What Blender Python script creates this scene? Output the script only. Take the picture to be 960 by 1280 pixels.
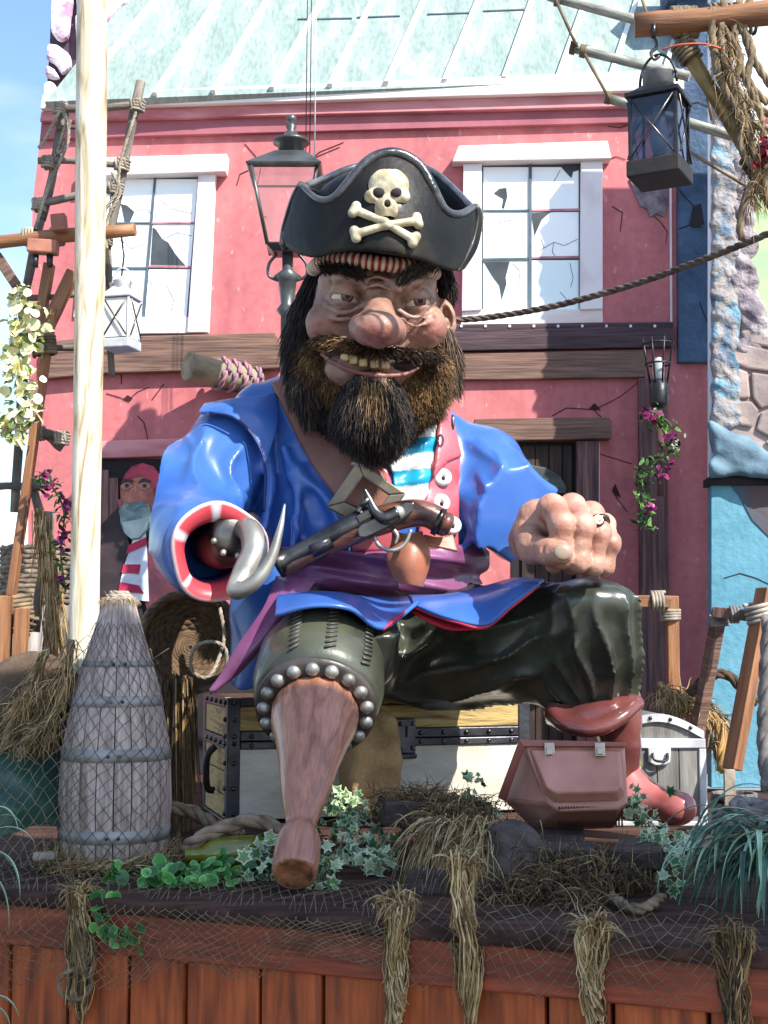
import bpy, math, random
import numpy as np
from mathutils import Vector, Matrix
random.seed(7); rng = np.random.default_rng(11)
for o in list(bpy.data.objects): bpy.data.objects.remove(o)
SC = bpy.context.scene
COL = SC.collection
R = math.radians
# ---------------- camera
F = 1700.0; CX = 480.0; CY = 640.0; EYE = 1.6; PITCH = math.atan(160.0 / F)
cp, sp = math.cos(PITCH), math.sin(PITCH)
cd = bpy.data.cameras.new('camera'); cam = bpy.data.objects.new('camera', cd); COL.objects.link(cam)
cd.sensor_fit = 'VERTICAL'; cd.sensor_height = 36; cd.lens = F / 1280 * 36
cd.clip_start = 0.05; cd.clip_end = 5000
cam.location = (0, 0, EYE); cam.rotation_euler = (R(90) + PITCH, 0, 0)
SC.camera = cam
SC.render.resolution_x = 768; SC.render.resolution_y = 1024
# ---------------- light
SUN_EL = R(44); SUN_AZ = R(44)       # azimuth measured from behind the camera (-Y) towards +X
sd = Vector((math.sin(SUN_AZ) * math.cos(SUN_EL), -math.cos(SUN_AZ) * math.cos(SUN_EL), math.sin(SUN_EL)))
w = bpy.data.worlds.new('World'); SC.world = w; w.use_nodes = True
nt = w.node_tree; nt.nodes.clear()
sky = nt.nodes.new('ShaderNodeTexSky'); sky.sky_type = 'NISHITA'; sky.sun_disc = False
sky.sun_elevation = SUN_EL; sky.sun_rotation = math.atan2(sd.x, sd.y)
sky.air_density = 1.2; sky.dust_density = 0.6; sky.ozone_density = 4.0
bg = nt.nodes.new('ShaderNodeBackground'); bg.inputs[1].default_value = 0.15
tcw = nt.nodes.new('ShaderNodeTexCoord'); mpw = nt.nodes.new('ShaderNodeMapping'); mpw.inputs[3].default_value = (2.2, 2.2, 6)
nzw = nt.nodes.new('ShaderNodeTexNoise'); nzw.inputs['Scale'].default_value = 1.6; nzw.inputs['Detail'].default_value = 6
crw = nt.nodes.new('ShaderNodeValToRGB'); crw.color_ramp.elements[0].position = .5; crw.color_ramp.elements[1].position = .78
mxw = nt.nodes.new('ShaderNodeMix'); mxw.data_type = 'RGBA'; mxw.inputs[7].default_value = (5.2, 5.6, 6.2, 1)
mlw = nt.nodes.new('ShaderNodeMath'); mlw.operation = 'MULTIPLY'; mlw.inputs[1].default_value = .55
ow = nt.nodes.new('ShaderNodeOutputWorld')
L = nt.links.new
L(tcw.outputs['Generated'], mpw.inputs[0]); L(mpw.outputs[0], nzw.inputs['Vector']); L(nzw.outputs[0], crw.inputs[0])
L(crw.outputs[0], mlw.inputs[0]); L(mlw.outputs[0], mxw.inputs[0]); L(sky.outputs[0], mxw.inputs[6]); L(mxw.outputs[2], bg.inputs[0]); L(bg.outputs[0], ow.inputs[0])
sl = bpy.data.lights.new('sun', 'SUN'); sl.energy = 5.0; sl.angle = R(0.5); sl.color = (1, .96, .88)
so = bpy.data.objects.new('sun', sl); COL.objects.link(so)
so.rotation_euler = sd.to_track_quat('Z', 'Y').to_euler()
SC.view_settings.view_transform = 'Standard'; SC.view_settings.look = 'None'
SC.view_settings.exposure = 0.9; SC.view_settings.gamma = 1.0
SC.render.engine = 'CYCLES'
# ---------------- helpers: projection used only to place things at their real distance
def P(px, py, Y):
    a = (px - CX) / F; b = -(py - CY) / F
    dy = cp - b * sp; dz = sp + b * cp
    t = Y / dy
    return np.array((a * t, Y, EYE + dz * t))
def proj(x, y, z):
    zz = z - EYE; d = np.maximum(y * cp + zz * sp, .05); u = -y * sp + zz * cp
    return CX + F * x / d, CY - F * u / d
def onplane(px, py, o, n):
    a = (px - CX) / F; b = -(py - CY) / F
    d = np.array((a, cp - b * sp, sp + b * cp)); c = np.array((0, 0, EYE))
    return c + d * (np.dot(np.array(o) - c, n) / np.dot(d, n))
def hexc(h):
    if not isinstance(h, str): return tuple(h)
    h = h.lstrip('#'); c = [int(h[i:i + 2], 16) / 255 for i in (0, 2, 4)]
    return tuple(x / 12.92 if x <= .04045 else ((x + .055) / 1.055) ** 2.4 for x in c)
# ---------------- materials
MATS = {}
def mat(name, c1, c2=None, sc=6, stretch=(1, 1, 1), rough=.6, metal=0, bump=.2, bsc=30, c3=None, lo=.35, hi=.65, coat=0, vcol=False,
        spec=.5, grain=0, gsc=60, trans=0, bdist=.01, sheen=0, dist=0, rvar=0):
    if name in MATS: return MATS[name]
    m = bpy.data.materials.new(name); m.use_nodes = True; MATS[name] = m
    nt = m.node_tree; N = nt.nodes; Lk = nt.links.new; b = N['Principled BSDF']
    b.inputs['Roughness'].default_value = rough; b.inputs['Metallic'].default_value = metal
    b.inputs['Specular IOR Level'].default_value = spec
    b.inputs['Coat Weight'].default_value = coat; b.inputs['Coat Roughness'].default_value = .12
    b.inputs['Transmission Weight'].default_value = trans
    tc = N.new('ShaderNodeTexCoord'); mp = N.new('ShaderNodeMapping'); mp.inputs[3].default_value = stretch
    oi = N.new('ShaderNodeObjectInfo'); va = N.new('ShaderNodeVectorMath'); va.operation = 'ADD'
    vs = N.new('ShaderNodeMath'); vs.operation = 'MULTIPLY'; vs.inputs[1].default_value = 17
    Lk(oi.outputs['Random'], vs.inputs[0]); Lk(tc.outputs['Object'], va.inputs[0]); Lk(vs.outputs[0], va.inputs[1])
    Lk(va.outputs[0], mp.inputs[0])
    nz = N.new('ShaderNodeTexNoise'); nz.inputs['Scale'].default_value = sc; nz.inputs['Detail'].default_value = 6
    nz.inputs['Distortion'].default_value = dist
    Lk(mp.outputs[0], nz.inputs['Vector'])
    rp = N.new('ShaderNodeValToRGB'); e = rp.color_ramp.elements
    e[0].position = lo; e[1].position = hi
    c1 = hexc(c1); c2 = hexc(c2) if c2 is not None else c1
    if vcol:
        at = N.new('ShaderNodeAttribute'); at.attribute_name = 'Col'
        e[0].color = (*c1, 1); e[1].color = (*c2, 1)
        mx = N.new('ShaderNodeMix'); mx.data_type = 'RGBA'; mx.blend_type = 'MULTIPLY'; mx.inputs[0].default_value = 1
        Lk(at.outputs[0], mx.inputs[6]); Lk(rp.outputs[0], mx.inputs[7]); out = mx.outputs[2]
    else:
        e[0].color = (*c1, 1); e[1].color = (*c2, 1)
        if c3 is not None:
            n3 = e.new((lo + hi) / 2); n3.color = (*hexc(c3), 1)
        out = rp.outputs[0]
    Lk(nz.outputs[0], rp.inputs[0])
    if grain:
        g = N.new('ShaderNodeTexNoise'); g.inputs['Scale'].default_value = gsc; g.inputs['Detail'].default_value = 4
        Lk(mp.outputs[0], g.inputs['Vector'])
        gr = N.new('ShaderNodeValToRGB'); gr.color_ramp.elements[0].position = .3; gr.color_ramp.elements[1].position = .6
        gr.color_ramp.elements[0].color = (1 - grain, 1 - grain, 1 - grain, 1)
        Lk(g.outputs[0], gr.inputs[0])
        mg = N.new('ShaderNodeMix'); mg.data_type = 'RGBA'; mg.blend_type = 'MULTIPLY'; mg.inputs[0].default_value = 1
        Lk(out, mg.inputs[6]); Lk(gr.outputs[0], mg.inputs[7]); out = mg.outputs[2]
    Lk(out, b.inputs['Base Color'])
    if rvar:
        rr = N.new('ShaderNodeMapRange'); rr.inputs[3].default_value = rough - rvar; rr.inputs[4].default_value = rough + rvar
        Lk(nz.outputs[0], rr.inputs[0]); Lk(rr.outputs[0], b.inputs['Roughness'])
    if bump:
        bn = N.new('ShaderNodeTexNoise'); bn.inputs['Scale'].default_value = bsc; bn.inputs['Detail'].default_value = 5
        Lk(mp.outputs[0], bn.inputs['Vector'])
        bp = N.new('ShaderNodeBump'); bp.inputs['Strength'].default_value = bump; bp.inputs['Distance'].default_value = bdist
        Lk(bn.outputs[0], bp.inputs['Height']); Lk(bp.outputs[0], b.inputs['Normal'])
    return m
# ---------------- objects
def mesh_np(name, v, f, smooth=True, col=None):
    me = bpy.data.meshes.new(name)
    v = np.asarray(v, dtype=np.float32)
    if isinstance(f, np.ndarray) and f.ndim == 2:
        nf, k = f.shape
        me.vertices.add(len(v)); me.vertices.foreach_set('co', v.ravel())
        me.loops.add(nf * k); me.loops.foreach_set('vertex_index', f.astype(np.int32).ravel())
        me.polygons.add(nf); me.polygons.foreach_set('loop_start', np.arange(0, nf * k, k, dtype=np.int32))
        me.update(calc_edges=True)
    else:
        me.from_pydata([tuple(map(float, p)) for p in v], [], [tuple(map(int, q)) for q in f])
    if smooth: me.polygons.foreach_set('use_smooth', np.ones(len(me.polygons), dtype=bool))
    if col is not None:
        a = me.color_attributes.new('Col', 'FLOAT_COLOR', 'POINT')
        c = np.ones((len(v), 4), dtype=np.float32); c[:, :3] = col; a.data.foreach_set('color', c.ravel())
    return me
class MB:
    def __init__(s): s.v = []; s.f = []; s.c = []; s.cc = None
    def add(s, v, f):
        k = len(s.v); s.v += [tuple(map(float, p)) for p in v]; s.f += [tuple(int(i) + k for i in q) for q in f]
        s.c += [s.cc or (1, 1, 1)] * len(v); return s
    def box(s, c, size, M=None):
        c = np.array(c); h = np.array(size) / 2
        v = [np.array((x, y, z)) * h for x in (-1, 1) for y in (-1, 1) for z in (-1, 1)]
        if M is not None: v = [np.array(M) @ p for p in v]
        return s.add([p + c for p in v], [(0, 1, 3, 2), (4, 6, 7, 5), (0, 4, 5, 1), (2, 3, 7, 6), (0, 2, 6, 4), (1, 5, 7, 3)])
    def tube(s, pts, rad, n=8, cap=True, sq=1.0):
        v, f = tube_geo(pts, rad, n, cap, sq); return s.add(v, f)
    def prism(s, front, back):
        n = len(front); v = list(front) + list(back)
        f = [tuple(range(n)), tuple(range(2 * n - 1, n - 1, -1))] + [(i, n + i, n + (i + 1) % n, (i + 1) % n) for i in range(n)]
        return s.add(v, f)
    def lathe(s, c, prof, n=24, axis=(0, 0, 1), ref=(1, 0, 0)):
        a = Vector(axis).normalized(); rf = Vector(ref); u = (rf - a * rf.dot(a))
        if u.length < 1e-4: u = Vector((0, 1, 0)) - a * a.y
        u.normalize(); w_ = a.cross(u); v = []
        for t, r in prof:
            for i in range(n):
                an = 2 * math.pi * i / n
                v.append(np.array(Vector(c) + a * t + (u * math.cos(an) + w_ * math.sin(an)) * max(r, 1e-4)))
        m = len(prof); f = [(j * n + i, j * n + (i + 1) % n, (j + 1) * n + (i + 1) % n, (j + 1) * n + i) for j in range(m - 1) for i in range(n)]
        f += [tuple(range(n - 1, -1, -1)), tuple((m - 1) * n + i for i in range(n))]
        return s.add(v, f)
    def ell(s, c, r, n=16, m=10, M=None):
        v = []
        for j in range(m + 1):
            th = math.pi * j / m
            for i in range(n):
                ph = 2 * math.pi * i / n
                p = np.array((math.sin(th) * math.cos(ph) * r[0], math.sin(th) * math.sin(ph) * r[1], math.cos(th) * r[2]))
                if M is not None: p = np.array(M) @ p
                v.append(p + np.array(c))
        f = [(j * n + i, (j + 1) * n + i, (j + 1) * n + (i + 1) % n, j * n + (i + 1) % n) for j in range(m) for i in range(n)]
        return s.add(v, f)
def tube_geo(pts, rad, n=8, cap=True, sq=1.0):
    pts = np.array([np.array(p, float) for p in pts]); m = len(pts)
    rad = np.full(m, rad, float) if np.isscalar(rad) else np.interp(np.linspace(0, 1, m), np.linspace(0, 1, len(rad)), rad)
    T = np.gradient(pts, axis=0); T /= np.maximum(np.linalg.norm(T, axis=1, keepdims=True), 1e-9)
    u = np.cross(T[0], (0, 0, 1.0))
    if np.linalg.norm(u) < .15: u = np.cross(T[0], (0, 1.0, 0))
    u /= np.linalg.norm(u); v = []
    an = np.linspace(0, 2 * np.pi, n, endpoint=False)
    for i in range(m):
        u = u - T[i] * np.dot(u, T[i]); u /= np.linalg.norm(u); w_ = np.cross(T[i], u)
        v.append(pts[i] + rad[i] * (np.outer(np.cos(an), u) + sq * np.outer(np.sin(an), w_)))
    v = np.concatenate(v)
    f = [(j * n + i, j * n + (i + 1) % n, (j + 1) * n + (i + 1) % n, (j + 1) * n + i) for j in range(m - 1) for i in range(n)]
    if cap: f += [tuple(range(n - 1, -1, -1)), tuple((m - 1) * n + i for i in range(n))]
    return v, f
def smoothpts(pts, k=8):
    """Catmull-Rom through the given points"""
    p = [np.array(q, float) for q in pts]; p = [2 * p[0] - p[1]] + p + [2 * p[-1] - p[-2]]; out = []
    for i in range(1, len(p) - 2):
        for j in range(k):
            t = j / k; a, b, c, d = p[i - 1:i + 3]
            out.append(.5 * (2 * b + (c - a) * t + (2 * a - 5 * b + 4 * c - d) * t * t + (3 * b - a - 3 * c + d) * t ** 3))
    out.append(p[-2]); return np.array(out)
def rope_mb(mb, pts, rr, pitch=None, k=3, n=6, step=None):
    pts = np.asarray(pts, float); seg = np.linalg.norm(np.diff(pts, axis=0), axis=1); Ls = np.concatenate([[0], np.cumsum(seg)])
    pitch = pitch or rr * 9; step = step or pitch / 8
    m = max(4, int(Ls[-1] / step)); t = np.linspace(0, Ls[-1], m)
    c = np.stack([np.interp(t, Ls, pts[:, i]) for i in range(3)], 1)
    T = np.gradient(c, axis=0); T /= np.linalg.norm(T, axis=1, keepdims=True)
    u = np.cross(T[0], (0.01, .02, 1.0)); u /= np.linalg.norm(u); U = []
    for i in range(m):
        u = u - T[i] * np.dot(u, T[i]); u /= np.linalg.norm(u); U.append(u)
    U = np.array(U); W = np.cross(T, U)
    for q in range(k):
        ph = 2 * np.pi * (t / pitch + q / k)
        mb.tube(c + rr * .5 * (np.cos(ph)[:, None] * U + np.sin(ph)[:, None] * W), rr * .58, n)
    return mb
def thing(name, label, cat, loc=(0, 0, 0), group=None, kind=None):
    o = bpy.data.objects.new(name, None); COL.objects.link(o); o.location = [float(x) for x in loc]
    o.empty_display_size = .1; return tag(o, label, cat, group, kind)
def tag(o, label=None, cat=None, group=None, kind=None):
    if label: o['label'] = label
    if cat: o['category'] = cat
    if group: o['group'] = group
    if kind: o['kind'] = kind
    return o
def wloc(p):
    l = Vector((0, 0, 0))
    while p is not None: l = l + p.location; p = p.parent
    return l
def obj(name, g, m, parent=None, smooth=False, bevel=0, sub=0, col=None, label=None, kind=None, recenter=False):
    """g: MB, or (verts, faces) in WORLD coordinates; stored relative to the parent"""
    if isinstance(g, MB): v, f = np.array(g.v, dtype=float), g.f; col = np.array(g.c) if g.cc else col
    else: v, f = g
    v = np.asarray(v, dtype=float)
    base = wloc(parent)
    v = v - np.array(base)
    off = v.mean(0) if recenter else np.zeros(3)
    me = mesh_np(name, v - off, f, smooth, col); me.materials.append(m)
    o = bpy.data.objects.new(name, me); COL.objects.link(o); o.parent = parent; o.location = off
    if bevel:
        b = o.modifiers.new('Bevel', 'BEVEL'); b.width = bevel; b.segments = 2; b.limit_method = 'ANGLE'
    if sub:
        b = o.modifiers.new('Sub', 'SUBSURF'); b.levels = sub; b.render_levels = sub
    if label: o['label'] = label
    if kind: o['kind'] = kind
    return o
def place(name, me, m, loc, rot=None, parent=None, scale=None):
    """an object sharing mesh `me`; loc in world coordinates (parents carry no rotation)"""
    if m is not None and not me.materials: me.materials.append(m)
    o = bpy.data.objects.new(name, me); COL.objects.link(o); o.parent = parent
    o.location = Vector([float(x) for x in loc]) - wloc(parent)
    if rot is not None:
        if isinstance(rot, Matrix): o.rotation_euler = rot.to_euler()
        else: o.rotation_euler = rot
    if scale is not None: o.scale = scale if hasattr(scale, '__len__') else (scale,) * 3
    return o
def stick(name, p, q, r0, r1, m, parent=None, n=10, wob=.0, seg=8, square=None, bevel=.004):
    """bar or log from p to q, built along local Z so that the grain follows it"""
    p = Vector([float(x) for x in p]); q = Vector([float(x) for x in q]); d = q - p; Ln = d.length
    mb = MB()
    if square:
        mb.box((0, 0, Ln / 2), (square[0], square[1], Ln))
    else:
        ph = random.random() * 6; ts = np.linspace(0, 1, seg + 1)
        pts = [(wob * math.sin(ph + 5 * t) * math.sin(math.pi * t), wob * math.cos(ph * 2 + 4 * t) * math.sin(math.pi * t), t * Ln) for t in ts]
        rr = [(r0 + (r1 - r0) * t) * (1 + (.06 * math.sin(ph + 9 * t) if wob else 0)) for t in ts]
        mb.tube(pts, rr, n)
    me = mesh_np(name, mb.v, mb.f, not square); me.materials.append(m)
    o = bpy.data.objects.new(name, me); COL.objects.link(o); o.parent = parent
    o.location = p - wloc(parent); o.rotation_mode = 'QUATERNION'
    o.rotation_quaternion = d.to_track_quat('Z', 'Y')
    if square:
        b = o.modifiers.new('Bevel', 'BEVEL'); b.width = bevel; b.segments = 2
    elif True:
        me.polygons[-1].use_smooth = False; me.polygons[-2].use_smooth = False
    return o
# ---------------- signed-distance modelling (numpy) meshed with surface nets
def nrm(v): v = np.array(v, float); return v / np.linalg.norm(v)
def sph(G, c, r): return np.sqrt((G[0] - c[0]) ** 2 + (G[1] - c[1]) ** 2 + (G[2] - c[2]) ** 2) - r
def rotm(ax, ang):
    return np.array(Matrix.Rotation(ang, 3, Vector(ax)))
def ell(G, c, r, M=None):
    x, y, z = G[0] - c[0], G[1] - c[1], G[2] - c[2]
    if M is not None:
        x, y, z = (M[0, 0] * x + M[1, 0] * y + M[2, 0] * z, M[0, 1] * x + M[1, 1] * y + M[2, 1] * z, M[0, 2] * x + M[1, 2] * y + M[2, 2] * z)
    k0 = np.sqrt((x / r[0]) ** 2 + (y / r[1]) ** 2 + (z / r[2]) ** 2)
    k1 = np.sqrt((x / r[0] ** 2) ** 2 + (y / r[1] ** 2) ** 2 + (z / r[2] ** 2) ** 2)
    return k0 * (k0 - 1) / np.maximum(k1, 1e-6)
def box(G, c, h, M=None, rd=0.0):
    x, y, z = G[0] - c[0], G[1] - c[1], G[2] - c[2]
    if M is not None:
        x, y, z = (M[0, 0] * x + M[1, 0] * y + M[2, 0] * z, M[0, 1] * x + M[1, 1] * y + M[2, 1] * z, M[0, 2] * x + M[1, 2] * y + M[2, 2] * z)
    qx, qy, qz = abs(x) - h[0] + rd, abs(y) - h[1] + rd, abs(z) - h[2] + rd
    return np.sqrt(np.maximum(qx, 0) ** 2 + np.maximum(qy, 0) ** 2 + np.maximum(qz, 0) ** 2) + np.minimum(np.maximum(qx, np.maximum(qy, qz)), 0) - rd
def capt(G, a, b):
    a = np.array(a, float); b = np.array(b, float); ba = b - a
    x, y, z = G[0] - a[0], G[1] - a[1], G[2] - a[2]
    t = np.clip((x * ba[0] + y * ba[1] + z * ba[2]) / max(ba @ ba, 1e-9), 0, 1)
    return np.sqrt((x - t * ba[0]) ** 2 + (y - t * ba[1]) ** 2 + (z - t * ba[2]) ** 2), t
def cap(G, a, b, ra, rb=None):
    rb = ra if rb is None else rb; d, t = capt(G, a, b); return d - (ra + (rb - ra) * t)
def chain(G, pts, rs, k=.0):
    if np.isscalar(rs): rs = [rs] * len(pts)
    d = None
    for i in range(len(pts) - 1):
        e = cap(G, pts[i], pts[i + 1], rs[i], rs[i + 1]); d = e if d is None else (smin(d, e, k) if k else np.minimum(d, e))
    return d
def smin(a, b, k):
    h = np.maximum(k - abs(a - b), 0) / k; return np.minimum(a, b) - h * h * k * .25
def smax(a, b, k): return -smin(-a, -b, k)
def hs(G, c, n):
    n = nrm(n); return (G[0] - c[0]) * n[0] + (G[1] - c[1]) * n[1] + (G[2] - c[2]) * n[2]
def poly2(u, v, pts):
    """2-D signed distance (negative inside), in the units of u, v"""
    d = None; s = None; n = len(pts)
    for i in range(n):
        ax, ay = pts[i]; bx, by = pts[(i + 1) % n]
        ex, ey = bx - ax, by - ay; wx, wy = u - ax, v - ay
        t = np.clip((wx * ex + wy * ey) / max(ex * ex + ey * ey, 1e-9), 0, 1)
        dd = (wx - ex * t) ** 2 + (wy - ey * t) ** 2; d = dd if d is None else np.minimum(d, dd)
        c1 = v >= ay; c2 = v < by; c3 = ex * wy > ey * wx
        fl = (c1 & c2 & c3) | (~c1 & ~c2 & ~c3)
        s = fl if s is None else s ^ fl
    return np.where(s, -1, 1) * np.sqrt(d)
def surfnet(fn, lo, hi, h):
    lo = np.array(lo, float); hi = np.array(hi, float); n = np.ceil((hi - lo) / h).astype(int) + 1
    ax = [(lo[i] + h * np.arange(n[i])).astype(np.float32) for i in range(3)]
    G = (ax[0][:, None, None], ax[1][None, :, None], ax[2][None, None, :])
    D = np.broadcast_to(fn(G), tuple(n)).astype(np.float32)
    S = D < 0
    cor = [(a, b, c) for a in (0, 1) for b in (0, 1) for c in (0, 1)]
    cnt = np.zeros(tuple(n - 1), np.int8)
    for a, b, c in cor: cnt += S[a:n[0] - 1 + a, b:n[1] - 1 + b, c:n[2] - 1 + c]
    act = (cnt > 0) & (cnt < 8); idx = np.argwhere(act)
    if len(idx) == 0: raise RuntimeError('empty sdf')
    vals = np.stack([D[idx[:, 0] + a, idx[:, 1] + b, idx[:, 2] + c] for a, b, c in cor], 1)
    acc = np.zeros((len(idx), 3)); k = np.zeros(len(idx)); ca = np.array(cor, float)
    for i in range(8):
        for j in range(i + 1, 8):
            if np.abs(ca[i] - ca[j]).sum() != 1: continue
            m = (vals[:, i] < 0) != (vals[:, j] < 0)
            t = vals[m, i] / (vals[m, i] - vals[m, j])
            acc[m] += ca[i] + t[:, None] * (ca[j] - ca[i]); k[m] += 1
    V = lo + h * (idx + acc / k[:, None])
    im = np.full(tuple(n - 1), -1, np.int32); im[act] = np.arange(len(idx))
    fs = []
    for axn in range(3):
        o1, o2 = [(1, 2), (2, 0), (0, 1)][axn]
        sl0 = [slice(None)] * 3; sl1 = [slice(None)] * 3; sl0[axn] = slice(0, -1); sl1[axn] = slice(1, None)
        a = S[tuple(sl0)]; b = S[tuple(sl1)]; ch = np.argwhere(a != b)
        ok = (ch[:, o1] > 0) & (ch[:, o2] > 0) & (ch[:, o1] < n[o1] - 1) & (ch[:, o2] < n[o2] - 1)
        ch = ch[ok]; ins = S[ch[:, 0], ch[:, 1], ch[:, 2]]
        q = []
        for d1, d2 in ((-1, -1), (0, -1), (0, 0), (-1, 0)):
            e = ch.copy(); e[:, o1] += d1; e[:, o2] += d2; q.append(im[e[:, 0], e[:, 1], e[:, 2]])
        q = np.stack(q, 1); q[~ins] = q[~ins][:, ::-1]; fs.append(q)
    Fq = np.concatenate(fs); Fq = Fq[(Fq >= 0).all(1)]
    return V, Fq
def sdf_obj(name, fn, lo, hi, h, m, parent=None, colfn=None, label=None, smooth_it=0):
    V, Fq = surfnet(fn, lo, hi, h)
    c = None
    if colfn is not None: c = colfn(V)
    o = obj(name, (V, Fq), m, parent, smooth=True, col=c, label=label)
    if smooth_it:
        s_ = o.modifiers.new('Smooth', 'SMOOTH'); s_.iterations = smooth_it; s_.factor = .5
    o['_'] = 0; del o['_']
    return o, V, Fq
def vnormals(V, Fq):
    n = np.cross(V[Fq[:, 2]] - V[Fq[:, 0]], V[Fq[:, 3]] - V[Fq[:, 1]]); N = np.zeros_like(V)
    for i in range(4): np.add.at(N, Fq[:, i], n)
    return N / np.maximum(np.linalg.norm(N, axis=1, keepdims=True), 1e-9)
def bnds(pts, pad):
    a = np.array(pts); return a.min(0) - pad, a.max(0) + pad
def strands(roots, dirs, length, rad, seg=4, grav=(0, 0, -1), bend=.5, jit=.2, wave=.0, cols=None):
    """tapered three-sided hairs/straws as one mesh (verts, quads, colours)"""
    n = len(roots); roots = np.asarray(roots, float); dirs = np.asarray(dirs, float)
    length = np.broadcast_to(length, (n,)) * rng.uniform(.7, 1.25, n); rad = np.broadcast_to(rad, (n,))
    d = dirs + rng.normal(0, jit, (n, 3)); d /= np.linalg.norm(d, axis=1, keepdims=True)
    g = np.array(grav, float); wv = rng.normal(0, 1, (n, 3)); ph = rng.uniform(0, 6, n)
    p = roots.copy(); P_ = [p.copy()]; st = length / seg
    for s in range(seg):
        d = d + g * bend / seg * 2; d += wv * wave * np.cos(ph + s * 1.9)[:, None]
        d /= np.linalg.norm(d, axis=1, keepdims=True); p = p + d * st[:, None]; P_.append(p.copy())
    P_ = np.stack(P_, 1)  # n, seg+1, 3
    T = P_[:, -1] - P_[:, 0]; T /= np.maximum(np.linalg.norm(T, axis=1, keepdims=True), 1e-9)
    u = np.cross(T, wv); u /= np.maximum(np.linalg.norm(u, axis=1, keepdims=True), 1e-9); w_ = np.cross(T, u)
    tp = np.linspace(1, .12, seg + 1)
    V = []
    for k in range(3):
        a = 2 * np.pi * k / 3
        V.append(P_ + (np.cos(a) * u + np.sin(a) * w_)[:, None, :] * (rad[:, None, None] * tp[None, :, None]))
    V = np.stack(V, 2).reshape(-1, 3)  # n,(seg+1),3
    b = (np.arange(n) * (seg + 1) * 3)[:, None, None] + (np.arange(seg) * 3)[None, :, None]
    k = np.arange(3)[None, None, :]; k2 = (k + 1) % 3
    Fq = np.stack([b + k, b + k2, b + 3 + k2, b + 3 + k], -1).reshape(-1, 4)
    c = None
    if cols is not None: c = np.repeat(np.asarray(cols), (seg + 1) * 3, axis=0)
    return V, Fq, c
def join_geo(gs):
    V = []; Fq = []; Cc = []; k = 0
    for v, f, c in gs: V.append(v); Fq.append(f + k); Cc.append(c); k += len(v)
    return np.concatenate(V), np.concatenate(Fq), (np.concatenate(Cc) if Cc[0] is not None else None)
def patch(ctrl, nu=6, nv=6):
    """smooth surface through a grid of control points; returns verts, quads"""
    rows = [smoothpts(r, nu) for r in ctrl]; m = len(rows[0])
    cols = [smoothpts([r[i] for r in rows], nv) for i in range(m)]
    A = np.array(cols); a, b = A.shape[:2]
    V = A.reshape(-1, 3)
    f = np.array([(i * b + j, (i + 1) * b + j, (i + 1) * b + j + 1, i * b + j + 1) for i in range(a - 1) for j in range(b - 1)])
    return V, f
def sheet(name, ctrl, m, parent, th=.015, nu=6, nv=6, label=None, off=0):
    o = obj(name, patch(ctrl, nu, nv), m, parent, smooth=True, label=label)
    s = o.modifiers.new('Solidify', 'SOLIDIFY'); s.thickness = th; s.offset = off
    b = o.modifiers.new('Bevel', 'BEVEL'); b.width = th * .35; b.segments = 2; b.limit_method = 'ANGLE'; b.angle_limit = R(60)
    return o
m_steel = mat('dark_steel', '#6e6a66', '#3a3838', sc=8, rough=.3, metal=.9, bump=.1)
m_steell = mat('worn_steel', '#b4b0a8', '#827e76', sc=6, rough=.42, metal=.65, bump=.1, rvar=.08)
def pick(n, cols, wt): return np.array(cols)[rng.choice(len(cols), n, p=np.array(wt) / sum(wt))]
Q = lambda x, y, Y: P(x, y, Y)
# ---------------- shared materials
m_red = mat('red_wall_paint', '#d07c7a', '#b4666a', sc=1.7, rough=.75, bump=.3, bsc=14, grain=.16, gsc=20, lo=.25, hi=.72, c3='#c47072', dist=.8)
m_white = mat('weathered_white_paint', '#e6dcdc', '#c9a9b0', sc=5, stretch=(1, 1, .5), rough=.7, bump=.15, lo=.5, hi=.8)
m_corn = mat('cornice_paint', '#e9dfd9', '#cfa9a6', sc=3, stretch=(.5, 1, 2), rough=.7, lo=.45, hi=.85)
m_pink = mat('pink_band_paint', '#c98a8c', '#a8585f', sc=5, stretch=(.5, 1, 2), rough=.75, bump=.2)
m_mauve = mat('mauve_band_paint', '#93525c', '#a5606a', sc=4, rough=.8)
m_roof = mat('verdigris_roof', '#7f938c', '#a2aca8', sc=3.5, stretch=(2.4, 1, .55), rough=.55, bump=.25, bsc=18, c3='#8c9c96', lo=.3, hi=.68, grain=.28, gsc=22, dist=.6)
m_seam = mat('pale_roof_seam', '#f0efe8', '#dcdcd4', sc=7, rough=.6)
m_pane = mat('window_pane', '#ffffff', '#e8f2f4', sc=2.6, rough=.45, bump=.05, lo=.45, hi=.75)
m_panel = mat('window_pane_low', '#dcf0f4', '#f6faf8', sc=1.8, rough=.45, bump=.05)
m_hole = mat('broken_pane_dark', '#4b5157', '#2e3338', sc=4, rough=.8)
m_muntin = mat('slate_muntin', '#3f5058', '#55666e', rough=.6)
m_muntp = mat('pink_muntin', '#c08a90', '#a05c66', rough=.6)
m_beam = mat('beam_wood', '#8a6a58', '#4a3630', sc=3.2, stretch=(.5, 1, 9), rough=.8, bump=.5, bsc=9, grain=.45, gsc=9, c3='#7a5c50', lo=.25, hi=.75, dist=1.2)
m_beamd = mat('dark_beam_wood', '#5a4148', '#33262c', sc=3, stretch=(.5, 1, 9), rough=.8, bump=.5, bsc=9, grain=.4, gsc=9, dist=1)
m_postw = mat('post_wood', '#86605a', '#503238', sc=3, stretch=(9, 1, .5), rough=.8, bump=.4, bsc=9, grain=.4, gsc=9, dist=1)
m_dark = mat('doorway_dark', '#2a2226', '#1a1518', sc=3, rough=.9)
m_plankb = mat('dark_door_plank', '#4a362e', '#2a1e1a', sc=4, stretch=(8, 1, .6), rough=.8, grain=.4, gsc=10)
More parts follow.
